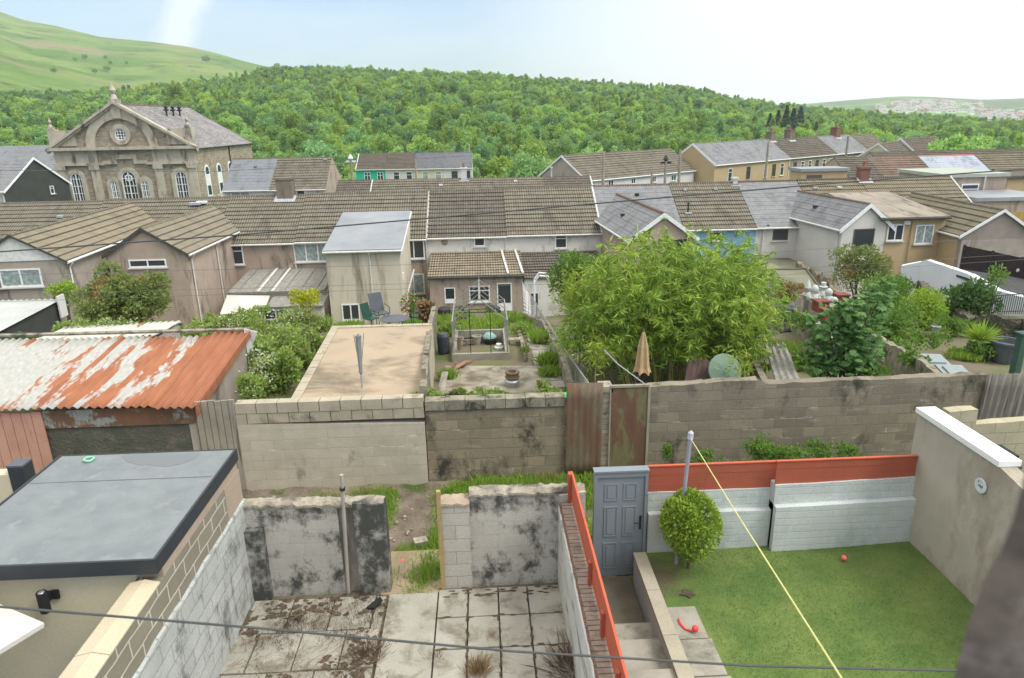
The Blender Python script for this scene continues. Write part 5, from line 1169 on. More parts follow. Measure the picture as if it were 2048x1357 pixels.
m = MB(); m.box(.01, .012, a.z-o_.z-.45, L_-.01, .2, a.z-o_.z-.02); m.build('mortar_bed', M['mortarD'], ew)
wall('block_wall', 'dark weathered block wall with white mortar blooms, left of the rusty gates', [at(849, 806, 12.97), at(1131, 798, 12.97)], -.6, .2, 'blkDark', jit=.01)
a, b = at(849, 806, 12.95), at(1131, 798, 12.95); m = MB()
for i in range(7): x0 = a.x+(b.x-a.x)*i/7+.006; x1 = a.x+(b.x-a.x)*(i+1)/7-.006; m.box(x0, 12.93, a.z-.17, x1, 13.2, a.z+.03+.008*(i % 2))
T(m.build('coping', M['moss'], bevel=.015), 'mossy coping blocks along the top of the dark weathered wall', 'coping')
pr_ = [at(1298, 774, 12.97), at(1410, 767, 12.97), at(1518, 760, 12.97), at(1530, 768, 12.97), at(1760, 760, 12.97), at(1975, 750, 12.97)]
wall('block_wall', 'long grey block wall with pale joints running right from the two rusty gates', [Vector((p.x, 12.97, p.z)) for p in pr_], -.6, .22, 'blkGrey', jit=.02)
# gates and pillar
a, b = at(1131, 766, 12.9), at(1204, 764, 12.9); o = corr('corrugated_gate', Vector((a.x, 12.9, G(13))), Vector((b.x, 12.86, G(13))), Vector((a.x+.02, 12.88, a.z)), 'rustDoor', .13, .005, jit=.004); T(o, 'rusty brown corrugated gate sheet left of the stone pillar', 'gate')
a, b = at(1223, 776, 12.9), at(1297, 770, 12.9); e = E('metal_gate', (a.x, 12.9, G(13)), 'flat rusty metal gate with mossy streaks, right of the stone pillar', 'gate'); H_ = a.z-G(13)
m = MB(); m.box(0, 0, .02, b.x-a.x, .012, H_); m.build('panel', M['rustDoor2'], e); m = MB(); m.box(-.02, -.02, H_, b.x-a.x+.02, .04, H_+.05); m.box(b.x-a.x, -.02, 0, b.x-a.x+.05, .04, H_); m.box(-.03, -.01, 0, 0, .03, H_); m.build('frame', M['greywood'], e)
a, b = at(1204, 784, 12.95), at(1222, 784, 12.95); m = MB()
for i in range(16): z0 = G(13)+(a.z-G(13))*i/16; m.box(a.x-.01*(i % 2), 12.93, z0+.006, b.x+.012*((i+1) % 2), 13.2, z0+(a.z-G(13))/16-.004)
m.box(a.x+.02, 12.96, G(13), b.x-.02, 13.18, a.z-.01); m.box(a.x-.05, 12.9, a.z, b.x+.03, 13.25, a.z+.12); T(m.build('gate_pillar', M['rubbleP'], bevel=.01), 'narrow stone and brick pillar between the two rusty gates', 'pillar')
a, b = at(1966, 748, 12.9), at(2110, 744, 12.9); o = corr('corrugated_gate', Vector((a.x, 12.9, G(13))), Vector((b.x, 12.86, G(13))), Vector((a.x+.1, 12.88, a.z)), 'greyTin', .15, .02); T(o, 'dark grey corrugated sheet gate at the right end of the grey block wall', 'gate')

# ---- garage with flat orange roof
q = [atz(583, 800, 1.36), atz(662, 657, 1.36), atz(866, 645, 1.36), atz(850, 800, 1.36)]; q[0].y = q[3].y = 13.2; yb = (q[1].y+q[2].y)/2; q[1].y = q[2].y = yb
e = E('garage', (q[0].x, 13.2, -.1), 'flat roofed garage with an orange-buff screed roof edged in concrete blocks', 'garage'); o_ = Vector(e.location); q = [p-o_ for p in q]
m = MB(); m.prism([Vector((p.x, p.y, 0)) for p in q], (0, 0, q[0].z-.12)); m.build('wall', M['blkPale'], e)
m = MB(); d = .17
def strip(a, b, w_, n, z0, z1):
    a, b = Vector(a), Vector(b); dd = (b-a); nn = Vector((dd.y, -dd.x, 0)).normalized()*w_
    for i in range(n):
        p, r_ = a+dd*(i+.02)/n, a+dd*(i+.98)/n; m.prism([Vector((t.x, t.y, z0)) for t in (p, r_, r_+nn, p+nn)], (0, 0, z1-z0))
z1 = q[0].z; strip(q[0], q[1], .2, 12, z1-.12, z1+.02); strip(q[1], q[2], .2, 10, z1-.12, z1+.025); m.build('edge_blocks', M['conc2'], e, bevel=.01)
m = MB(); m.prism([Vector((q[0].x+.2, 0, z1-.115)), Vector((q[1].x+.21, q[1].y-.2, z1-.115)), Vector((q[2].x, q[2].y-.2, z1-.115)), Vector((q[3].x, 0, z1-.115))], (0, 0, .115)); m.build('roof_screed', M['screed'], e)
# airer
b = atz(724, 776, 1.36); t_ = at(716, 668, b.y); e = E('rotary_airer', tuple(b), 'closed rotary clothes airer with a grey cover standing on the flat orange roof', 'airer'); tl = t_-b
m = MB(); m.tube([(0, 0, 0), tl], .018, 8); m.build('pole', M['metal'], e)
m = MB()
for dx_, k in ((-.10, .98), (.12, 1.0), (-.03, .9), (.05, .93)): m.tube([tl*.25, Vector((dx_+tl.x*k, .03*k, tl.z*k))], .009, 5)
m.build('folded_arms', M['metal'], e); m = MB(); m.tube([tl*.24, tl*.3, tl*.9, tl*.97], [.015, .04, .062, .07], 8); m.build('cover', M['greycloth'], e)
wall('garden_wall', 'rough dark wall between the orange garage roof and the garden with the greenhouse frame', [at(853, 772, 13.25), at(858, 700, 16.5), at(864, 650, 19.2), at(872, 612, 24)], lambda x, y: G(y)-.3, .14, 'moss', jit=.04)
m = MB(); a = at(846, 735, 13.9); m.box(a.x-.04, 13.8, .2, a.x+.06, 13.86, a.z); o = m.build('plank', M['wood']); T(o, 'pale plank standing against the wall right of the orange roof', 'plank')
a = at(884, 745, 13.8); m = MB(); m.prism([a, a+Vector((.13, 0, .0)), at(888, 790, 13.5)+Vector((0, 0, 0)), at(872, 790, 13.5)], (0, .03, .0)); T(m.build('plank', M['cap']), 'white flaking plank leaning left of the grass edge behind the dark wall', 'plank')

# ---- greenhouse frame
x0, x1 = at(907, 716, 20).x, at(1016, 713, 20).x; ze_, za_, y0, y1 = 1.16-.0, 1.86, 0, 2.55; gz = -.05; e = E('greenhouse', ((x0+x1)/2, 20, gz), 'bare aluminium greenhouse frame without glass on a low concrete base', 'greenhouse'); hw = (x1-x0)/2
ze_ -= gz; za_ -= gz; m = MB(); r_ = .018
for yy in [y0, y0+.64, y0+1.28, y0+1.92, y1]:
    for sg in (-1, 1): m.tube([(sg*hw, yy, .2), (sg*hw, yy, ze_), (0, yy, za_)], r_ if yy in (y0, y1) else .012, 5)
for sg in (-1, 1): m.tube([(sg*hw, y0, ze_), (sg*hw, y1, ze_)], .026, 5); m.tube([(sg*hw, y0, .22), (sg*hw, y1, .22)], r_, 5); m.tube([(sg*hw, y0, .22), (sg*hw, y0+1.0, ze_)], .008, 4)
m.tube([(0, y0, za_), (0, y1, za_)], .024, 5); m.tube([(-hw, y1, ze_), (hw, y1, ze_)], .014, 5); m.tube([(-hw*.45, y0, .2), (-hw*.45, y0, za_-.38)], .011, 4)
m.tube([(0, y1, za_), (0, y1, za_+.14)], .02, 4); m.build('frame', M['alu'], e)
m = MB(); zt = za_-.42
for xx in (-.30, .32): m.tube([(xx, y0-.02, 0.05), (xx, y0-.02, zt+.1)], .013, 5)
m.tube([(-.30, y0-.02, zt+.1), (.32, y0-.02, zt+.1)], .013, 5); m.tube([(-.6, y0, zt), (.6, y0, zt)], .014, 5); m.build('door_frame', M['dark'], e)
m = MB(); m.box(-hw-.05, y0-.08, -.3, hw+.05, y0+.05, .2); m.box(-hw-.05, y0+.05, -.3, -hw+.08, y1, .2); m.box(hw-.08, y0+.05, -.3, hw+.05, y1, .2); m.box(-hw+.08, y1-.12, -.4, hw-.08, y1, .18); m.build('base_wall', M['conc'], e)

def pot(name, label, px, py, r, h, mat, Y=None, cat='pot', prof=None, z=None, group=None):
    p = atg(px, py) if Y is None else at(px, py, Y); 
    if z is not None: p = atz(px, py, z)
    m = MB(); prof = prof or [(r*.75, 0), (r*.95, h*.9), (r*1.06, h*.9), (r*1.06, h), (r*.92, h), (r*.85, h*.75), (.01, h*.72)]
    m.lathe((0, 0, 0), prof, 16); o = m.build(name, M[mat], smooth=False); o.location = (p.x, p.y, p.z-.01); T(o, label, cat, group); return o
pot('water_butt', 'upright black plastic barrel left of the greenhouse frame', 888, 706, .17, .62, 'barrel', cat='barrel', prof=[(.15, 0), (.19, .05), (.2, .35), (.19, .58), (.14, .66), (.02, .67)])
pot('plant_pot', 'dark brown pot stack at the front left inside the greenhouse frame', 915, 700, .13, .38, 'rustDoor'); pot('plant_pot', 'large pinkish brown pot behind the dark stack inside the greenhouse', 918, 690, .17, .25, 'rPink')
m = MB(); p = atg(938, 688); m.box(-.28, -.09, 0, .28, .09, .2); m.box(-.3, -.11, .15, .3, .11, .2); o = m.build('trough', M['cap'], bevel=.01); o.location = p; T(o, 'pale concrete trough inside the greenhouse frame', 'planter')
m = MB(); p = atg(936, 679); m.box(-.26, -.09, 0, .26, .09, .22); o = m.build('trough', M['terra'], bevel=.01); o.location = p; T(o, 'orange-red trough behind the pale concrete one', 'planter')
pot('plant_pot', 'grey plastic pot standing upright in the middle of the greenhouse floor', 954, 688, .16, .3, 'rGrey'); pot('cauldron', 'black tub under a turquoise sheet inside the greenhouse', 981, 688, .23, .2, 'dark', cat='tub')
m = MB(); p = atg(979, 686); m.lathe((0, 0, .2), [(.24, 0), (.22, .06), (.14, .14), (.03, .17)], 11); o = m.build('plastic_sheet', M['turq']); o.location = p; T(o, 'crumpled turquoise plastic sheet over the black tub', 'sheet')
pot('enamel_bowl', 'white enamel bowl on the greenhouse floor', 998, 697, .14, .13, 'white', cat='bowl', prof=[(.08, 0), (.15, .02), (.15, .07), (.1, .08), (.09, .17), (.03, .18)]); pot('planter', 'tall tapered brown planter in the weeds behind the greenhouse', 929, 657, .22, .45, 'rustDoor')
p = atg(1026, 690); m = MB(); m.box(-.25, -.12, .14, .25, .12, .22); m.box(-.2, -.08, 0, -.1, .08, .14); m.box(.1, -.08, 0, .2, .08, .14); o = m.build('concrete_slab_seat', M['cap'], bevel=.01); o.location = p; T(o, 'small concrete slab on blocks right of the greenhouse', 'slab')
# brazier
p = atg(1025, 776); e = E('brazier', tuple(p), 'brazier made of a rusty wheel rim on a galvanised drum', 'brazier'); m = MB(); m.lathe((0, 0, 0), [(.17, 0), (.165, .16), (.21, .18), (.2, .22), (.16, .26), (.15, .27)], 20); m.build('drum', M['metal'], e)
m = MB(); m.lathe((0, 0, .27), [(.13, 0), (.19, .02), (.2, .05), (.175, .07), (.175, .15), (.2, .17), (.19, .2), (.11, .2), (.10, .12), (.02, .11)], 20); m.build('wheel_rim', M['rustDoor'], e)
# timber offcuts
e_ = None
for i, (px, py, L2, an, lb) in enumerate(((920, 742, .55, -.5, 'red-brown broken board leaning towards the garage wall'), (905, 748, .5, -1.1, 'grey split log beside the broken board'), (932, 738, .35, -.2, 'short rotten offcut at the foot of the greenhouse base'))):
    p = atg(px, py); m = MB(); d = Vector((math.cos(an), .1, -math.sin(an)*.5))*L2/2; m.tube([-d+Vector((0, 0, .1)), d+Vector((0, 0, .22))], [.07, .05], 5); o = m.build('timber_offcut', M['wood' if i else 'pinkwood']); o.location = p; T(o, lb, 'timber')
a, b = atg(1041, 672), atg(1056, 722); wall('kerb', 'dark concrete kerb beside the garden path right of the greenhouse', [(a.x, a.y, G(a.y)+.22), (b.x, b.y, G(b.y)+.22)][::-1], -1, .12, 'moss', cat='kerb', jit=.01)
m = MB(); rb = random.Random(9)
for i in range(9):
    f0 = i/9; A_, B_ = atg(1058+52*f0, 640+140*f0), atg(1058+52*(f0+.108), 640+140*(f0+.108)); z = G(A_.y)+.0; z2 = G(B_.y)+.0; w2 = .34+rb.uniform(-.05, .05)
    if abs(A_.y-B_.y) > .1: m.prism([(A_.x-w2, A_.y, z), (A_.x+w2, A_.y, z), (B_.x+w2, B_.y+.04, z2), (B_.x-w2, B_.y+.04, z2)], (0, 0, .03))
T(m.build('garden_path', M['conc']), kind='structure')
p = atg(965, 765); m = MB()
q = [atg(890, 735), atg(1075, 735), atg(1085, 790), atg(880, 790)]; m.prism([Vector((t.x, max(t.y, 13.3), G(max(t.y, 13.3))+.025)) for t in q], (0, 0, .02)); T(m.build('concrete_patch', M['dirtyconc']), kind='structure')
p = atg(1113, 790); p.y = max(p.y, 13.45); m = MB(); m.lathe((0, 0, 0), [(.14, 0), (.19, .06), (.15, .13), (.06, .17), (.02, .2)], 9); o = m.build('plastic_bag', M['bagG']); o.location = (p.x, 13.5, at(1113, 790, 13.5).z-.08); o.scale = (1.1, .8, .8); T(o, 'bright green plastic bag behind the dark wall by the rusty gate', 'bag')
# fence between the gardens
pts_ = [at(1045, 565, 36.5), at(1092, 640, 24), at(1130, 700, 18.5), at(1178, 768, 13.4)]
wall('garden_wall', 'low rough wall under the wire fence running down towards the houses', [Vector((p.x, p.y, G(p.y)+.45)) for p in pts_][::-1], lambda x, y: G(y)-.4, .15, 'moss', jit=.05)
e = E('wire_fence', (pts_[3].x, pts_[3].y, G(13.4)), 'leaning chain link fence with grey posts and rail between greenhouse and bamboo', 'fence'); o_ = Vector(e.location); m = MB(); mm = MB()
for a, b in zip(pts_, pts_[1:]):
    n = max(2, int((a-b).length/2.0))
    for i in range(n):
        p = a.lerp(b, i/n)-o_; g_ = G((a.lerp(b, i/n)).y)-o_.z; m.tube([(p.x, p.y, g_), (p.x+.03, p.y, p.z+.05)], .025, 5)
    m.tube([a-o_, b-o_], .022, 5)
    n = int((a-b).length/.22)
    for i in range(n):
        p, r_ = a.lerp(b, i/n)-o_, a.lerp(b, min(1, (i+4)/n))-o_; g0 = G((p+o_).y)-o_.z+.35; g1 = G((r_+o_).y)-o_.z+.35; mm.tube([(p.x, p.y, g0), (r_.x, r_.y, r_.z)], .004, 3, False); mm.tube([(p.x, p.y, p.z), (r_.x, r_.y, g1)], .004, 3, False)
m.build('posts_and_rail', M['alu'], e); mm.build('chain_link', M['metal'], e)
a = at(1068, 600, 30); m = MB(); pp = [(1070, 625), (1068, 560), (1078, 546), (1092, 547), (1098, 556)]
m.tube([at(x, y, 30) for x, y in pp], .04, 6); m.tube([at(x, y+6, 30.6) for x, y in pp], .04, 6)
for x, y in pp[1:]: m.tube([at(x, y, 30), at(x, y+6, 30.6)], .025, 5)
T(m.build('garden_arch', M['white']), 'white metal garden arch at the far end of the wire fence', 'arch')
# furniture behind the garage
p = at(789, 637, 28); e = E('garden_table', (p.x, 28, G(28)), 'round dark grey garden table behind the orange roof', 'table'); H_ = p.z-G(28)
m = MB(); m.lathe((0, 0, H_-.03), [(.60, 0), (.62, .01), (.62, .03), (.03, .035)], 28); m.build('table_top', M['slateP'], e)
for a in range(4): m = MB(); m.tube([(.42*math.cos(a*1.57+.7), .42*math.sin(a*1.57+.7), -.05), (.3*math.cos(a*1.57+.7), .3*math.sin(a*1.57+.7), H_-.03)], .022, 6); m.build('leg', M['dark'], e)
def chair(px, py, Y, ang, mat, lab, sc=1):
    p = at(px, py, Y); e = E('garden_chair', (p.x, Y, p.z), lab, 'chair', 'chairs around the garden table', ang); e.scale = (sc,)*3
    m = MB(); m.box(-.25, -.25, .40, .25, .25, .44); m.build('seat', M[mat], e, bevel=.01); m = MB(); m.prism([(-.25, .24, .44), (.25, .24, .44), (.23, .40, 1.05), (-.23, .40, 1.05)], (0, .03, 0)); m.build('backrest', M[mat], e)
    for sx in (-1, 1):
        for sy in (-1, 1): m = MB(); m.tube([(sx*.24, sy*.26, 0), (sx*.22, sy*.22, .42)], .016, 5); m.build('leg', M[mat], e)
        m = MB(); m.tube([(sx*.27, -.22, .42), (sx*.27, -.2, .64), (sx*.27, .28, .66)], .018, 5); m.build('armrest', M[mat], e)
chair(762, 650, 28.6, .5, 'slateP', 'tall grey garden chair left of the round table', 1.25); chair(744, 655, 26.5, .9, 'greenP', 'dark green plastic chair low at the left of the round table', .9); chair(836, 650, 28, -1.3, 'greenP', 'dark green plastic chair right of the round table', .95)
for px, lb in ((889, 'black covered barbecue near the left window of the lean-to'), (920, 'black covered garden seat under the lean-to window'), (985, 'black folded covers beside the white back door')):
    p = at(px, 612, 35.5); m = MB(); m.lathe((0, 0, 0), [(.42, 0), (.45, .5), (.4, .8), (.2, .9), (.02, .92)], 7); o = m.build('covered_barbecue', M['dark']); o.location = (p.x, 35.5, G(35.5)); T(o, lb, 'cover')
pxs('peony', 'pink flowering plant by the wall behind the round table', 'plant', 824, 612, 33, 22, 20, 'lfMid', 500, .16, flowers=('pink', 60, .16))
pxs('withered_plant', 'withered straw-coloured plant at the top of the rough dark wall', 'plant', 853, 622, 24.5, 10, 32, 'dry', 400, .28, stems=2)
pxs('golden_shrub', 'bright golden-yellow rounded shrub beside the grey lean-to roof', 'shrub', 611, 600, 33.5, 33, 21, 'lfLime', 2200, .13, nl=16)

# ---- big bamboo
def bamboo():
    P0 = at(1335, 740, 17.8); gz = G(17.8); e = E('bamboo', (P0.x, 17.8, gz), 'huge clump of arching bright green bamboo filling the garden behind the wall', 'bamboo'); r_ = np.random.default_rng(8); s = zc(P0)/F
    top = [(1110, 660), (1135, 630), (1160, 590), (1185, 535), (1215, 505), (1270, 474), (1330, 470), (1370, 505), (1400, 475), (1460, 470), (1495, 495), (1535, 540), (1550, 590), (1562, 640), (1560, 690)]
    cl = []; culm = MB()
    for i in range(300):
        px = r_.uniform(1182, 1540) if i > 10 else r_.uniform(1140, 1180); yt = sky_interp(top, px)+6; Y = r_.uniform(15.6, 20.5); hh_ = r_.uniform(.13, 1.0)**.75
        py = yt+(735-yt)*(1-hh_); p = at(px, py, Y); base = Vector((P0.x+(p.x-P0.x)*.6, Y, G(Y)))
        cl.append((p, i))
        if i % 2 == 0: cl.append((at(r_.uniform(1205, 1510), r_.uniform(590, 715), r_.uniform(15.2, 16.4)), i))
        mid = base.lerp(p, .6)+Vector((0, 0, .25)); 
        if i % 2 == 0: culm.tube([base-Vector((0, 0, .1))-Vector(e.location), mid-Vector(e.location), p-Vector(e.location)], [.012, .009, .003], 4, False)
    Ps, Ds, Ss = [], [], []
    for p, i in cl:
        for k in range(r_.integers(6, 10)):      # sprays around the culm tip
            c = np.array(p)-np.array(e.location)+r_.normal(size=3)*np.array([.24, .24, .22]); a = r_.uniform(0, 6.28); n = r_.integers(15, 24)
            od = np.array([math.cos(a), math.sin(a), .15]); t = r_.uniform(0, .26, n)
            q = c+od*t[:, None]+np.array([0, 0, -1])*(t**2)[:, None]*.9
            D = od*.8+r_.normal(size=(n, 3))*.55; D[:, 2] -= .6; Ps.append(q); Ds.append(D); Ss.append(r_.uniform(.14, .27, n))
    Ps, Ds, Ss = np.concatenate(Ps), np.concatenate(Ds), np.concatenate(Ss); leaf_obj('foliage', Ps, Ds, Ss, M['lfBamb'], e, .13, .02); culm.build('canes', M['cane'], e)
    nI = 9000; q = np.stack([r_.uniform(-2.9, 2.9, nI), r_.uniform(-.8, 1.6, nI), r_.uniform(.3, 3.0, nI)], 1); q = q[(q[:, 0]/3.0)**2+((q[:, 2]-1.2)/2.0)**2 < .8]; leaf_obj('inner_foliage', q, r_.normal(size=q.shape)*.6+np.array([0, 0, -.7]), r_.uniform(.16, .3, len(q)), M['lfDark'], e, .16)  # dark inner leaves added so gaps between the sprays look shaded
bamboo()
for (px, py, Y, n, lb) in ((1192, 705, 15.0, 90, 'small bright bamboo shoot beside the wire fence'), (1150, 590, 17.5, 300, 'pale arching bamboo side clump left of the big one'), (1480, 718, 14.3, 40, 'low bamboo sprig hanging in front of the round tank lid')):
    p = at(px, py, Y); e = E('bamboo_shoot', tuple(p), lb, 'bamboo'); k = n; P = rng.normal(size=(k*3, 3))*np.array([.16, .1, .22])*(1.6 if n == 300 else 1); D = rng.normal(size=(k*3, 3))*.7+np.array([0, 0, -.4]); leaf_obj('foliage', P, D, rng.uniform(.13, .24, k*3), M['lfBambL'], e, .16, .02)
    m = MB(); m.tube([(0, 0, G(Y)-p.z), (0, 0, .1)], .01, 4); m.build('cane', M['cane'], e)
pxs('shrub', 'dense dark green and purple-tipped shrub left of the bamboo', 'shrub', 1145, 565, 27, 55, 62, 'lfMid', 6500, .13, nl=24, ry=50)
# parasol, barbed wire, tank
t_ = at(1286, 662, 13.9); b = at(1284, 742, 13.9); e = E('parasol', (b.x, 13.9, G(13.9)), 'closed faded beige parasol in front of the bamboo', 'parasol'); H_ = t_.z-G(13.9); hb = b.z-G(13.9)
m = MB(); m.tube([(0, 0, 0), (0, 0, H_)], .02, 8); m.build('pole', M['dark'], e); m = MB(); n = 24; pr = [(0, H_+.02), (.03, H_-.05), (.09, H_-.35), (.13, hb+.1), (.17, hb)]
for i in range(len(pr)-1):
    for k in range(n):
        f_ = lambda j, r, z: (r*(1+.3*math.sin(j*math.pi*2/4*1.0+1))*math.cos(2*math.pi*j/n), r*(1+.3*math.sin(j*math.pi*2/4+1))*math.sin(2*math.pi*j/n), z-(.06*(j % 4 == 0) if r > .15 else 0))
        m.face([f_(k, *pr[i]), f_(k, *pr[i+1]), f_(k+1, *pr[i+1]), f_(k+1, *pr[i])])
m.build('canopy', M['beige'], e)
m = MB(); pw = [at(1208, 700, 14), at(1235, 728, 13.8), at(1262, 748, 13.5), at(1292, 770, 13.2)]; m.tube(pw, .012, 5)
for i in range(24): f0 = i/24*3; k = int(f0); p = pw[k].lerp(pw[k+1], f0-k); m.tube([p+Vector((rng.uniform(-.05, .05), 0, rng.uniform(-.05, .05))), p-Vector((rng.uniform(-.05, .05), 0, rng.uniform(-.05, .05)))], .004, 3)
T(m.build('barbed_wire', M['metal']), 'tangled barbed wire strand sloping down to the flat rusty gate', 'wire')
p = at(1449, 742, 14.6); m = MB(); m.lathe((0, 0, 0), [(.40, 0), (.40, .03), (.38, .045), (.05, .06), (.04, .05)], 32); o = m.build('tank_lid', M['tankG']); o.location = p; o.rotation_euler = (R(62), 0, R(8)); T(o, 'round pale green tank lid leaning behind the wall under the bamboo', 'lid')
m = MB(); a = at(1400, 745, 14.7); 
for i in range(5): m.prism([a+Vector((-.35+i*.12, 0, -.3)), a+Vector((-.24+i*.12, 0, -.3)), a+Vector((-.08+i*.12, .3, .25-i*.03)), a+Vector((-.19+i*.12, .3, .25-i*.03))], (0, .02, .02))
T(m.build('broken_pallet', M['darkpink']), 'dark broken timber pallet leaning left of the round tank lid', 'pallet')
# asbestos sheet
p0, p1, p2 = at(1605, 768, 13.5), at(1552, 770, 13.5), at(1528, 688, 17.0); o = corr('corrugated_sheet', p1, p0, p2+(p1-p1), 'asb', .15, .03); T(o, 'mossy grey corrugated sheet sloping beside the bamboo', 'roof sheet')
wall('garden_wall', 'low wall under the mossy corrugated sheet', [at(1545, 775, 13.3), at(1515, 720, 16.5)], -.5, .15, 'moss')

# ================================================================= left gardens: overgrowth
pxs('berry_bush', 'large loose bush with rust-coloured tips in front of the pinkish gabled wing', 'bush', 250, 606, 26, 112, 76, 'lfBerry', 15000, .14, nl=48, k=.3, ry=90)
pxs('shrub', 'light yellow-green shrub under the white framed window at the left', 'shrub', 125, 585, 29, 30, 24, 'lfYel', 1300, .14)
pxs('hedge', 'dark ragged hedge between the white roof and the small corrugated roof', 'hedge', 60, 690, 19.9, 60, 30, 'lfDark', 2600, .1, nl=16)
def thicket(name, label, spots, mat, n, size, flowers=None, kind='stuff', blade=False):
    Ps, Ds = [], []; z_ = 0
    for (px, py, Y, rx, rz_) in spots:
        P = at(px, py, Y); s = zc(P)/F; lb = lobes(rx*s*1.15, rx*s, rz_*s, 26, .42); k = int(n*rx*rz_/1500); p, d = crown_pts(lb, k, .25); p += np.array(P)
        if blade: p[:, 2] = np.array([G(y) for y in p[:, 1]])+.02; p[:, :2] += rng.normal(size=(len(p), 2))*.08
        p[:, 2] = np.maximum(p[:, 2], G(Y)+.02); Ps.append(p); Ds.append(d)
    P, d = np.concatenate(Ps), np.concatenate(Ds); o = leaf_obj(name, P, (d*.15+rng.normal(size=P.shape)*.3+np.array([0, 0, 1.0])) if blade else (d*.5+rng.normal(size=P.shape)*.6+np.array([0, 0, .3])), size*rng.uniform(.5, 1.3, len(P)), M[mat], None, .13 if blade else .6, .06); return T(o, label, 'undergrowth', kind=kind)
thicket('bramble_thicket', 'tangled flowering brambles and ivy between the rusty shed and the orange roof', [(540, 690, 18.5, 50, 45), (600, 650, 20, 48, 32), (545, 750, 15.5, 45, 50), (505, 780, 14.0, 28, 36), (620, 690, 18.5, 38, 34), (480, 650, 20.5, 60, 26), (575, 735, 15.2, 26, 40), (430, 650, 21, 45, 22), (640, 650, 22, 30, 24), (560, 700, 17, 60, 44), (520, 720, 16.5, 40, 44), (600, 720, 17, 26, 40), (500, 640, 22, 90, 20)], 'lfBram', 2600, .10)
thicket('bramble_thicket', 'pale flowering brambles climbing over the back of the small corrugated roof', [(330, 665, 19.6, 60, 20), (230, 665, 19.6, 70, 24), (150, 665, 19.9, 50, 28), (390, 672, 19.2, 40, 18), (215, 690, 18.2, 36, 10)], 'lfBram', 2600, .09)
thicket('wildflowers', 'white blossom sprinkled over the brambles beside the rusty shed', [(520, 740, 15.0, 40, 60), (500, 790, 13.8, 24, 30), (570, 640, 19.5, 60, 24), (460, 645, 20, 60, 20), (240, 655, 19.2, 90, 18)], 'blossom', 170, .06)
thicket('weeds', 'bright green weeds and long grass around the greenhouse frame', [(930, 625, 28, 45, 14), (990, 640, 26, 30, 16), (900, 650, 24, 22, 18), (955, 660, 23.5, 40, 10), (1085, 660, 22, 22, 26), (1085, 730, 15.5, 16, 24), (1060, 740, 15.4, 14, 22), (1100, 690, 19, 16, 26), (1045, 650, 24, 18, 14), (830, 625, 29, 30, 14), (700, 635, 26, 45, 16), (885, 735, 15, 10, 22), (1120, 660, 21, 14, 24), (940, 650, 25, 60, 20), (900, 610, 32, 60, 14), (1000, 612, 32, 60, 14)], 'grassL', 2600, .36, blade=True)
thicket('weeds', 'flowering leafy weeds among the long grass behind the greenhouse frame', [(930, 628, 28, 40, 9), (990, 632, 27, 36, 9), (960, 655, 24.5, 40, 8), (905, 655, 24, 20, 10), (1040, 655, 23, 16, 12), (1050, 700, 18.5, 12, 8), (1085, 770, 14, 18, 7)], 'lfBram', 2400, .09)
thicket('weeds', 'weeds spilling over the back of the pale and dark lane walls', [(920, 793, 13.6, 60, 10), (980, 790, 13.7, 40, 10), (830, 795, 13.3, 26, 8), (860, 790, 13.4, 26, 10), (1100, 785, 13.7, 30, 10)], 'lfBram', 5200, .05)

# ================================================================= gardens right of the bamboo
thicket('undergrowth', 'mixed low shrubs and dark weeds filling the gardens right of the sapling', [(1900, 655, 21, 50, 22), (1850, 680, 18.5, 50, 16), (1830, 720, 16, 30, 16), (1960, 700, 18.2, 30, 14), (1790, 700, 18, 40, 20), (1600, 640, 21, 30, 20), (1730, 740, 14.6, 60, 14), (1620, 720, 16, 30, 20)], 'lfMid', 1500, .10)
thicket('undergrowth', 'low weeds and ivy between the greenhouse frame and the fence', [(1085, 640, 23, 26, 18), (1100, 700, 18, 20, 22), (1130, 740, 14.6, 20, 20), (1150, 700, 16, 24, 24), (1060, 610, 28, 26, 14), (895, 700, 18, 12, 24), (870, 640, 23, 16, 20)], 'grassL', 2600, .24, blade=True)
thicket('weeds', 'rough grass and weeds right of the mossy corrugated sheet', [(1600, 690, 18, 50, 16), (1650, 720, 16, 40, 16), (1570, 660, 20, 40, 14), (1750, 735, 15, 50, 12), (1930, 690, 18.5, 50, 14), (1700, 700, 19, 40, 14), (1850, 700, 17, 50, 14), (1780, 640, 21, 60, 14)], 'grassL', 3000, .2, blade=True)
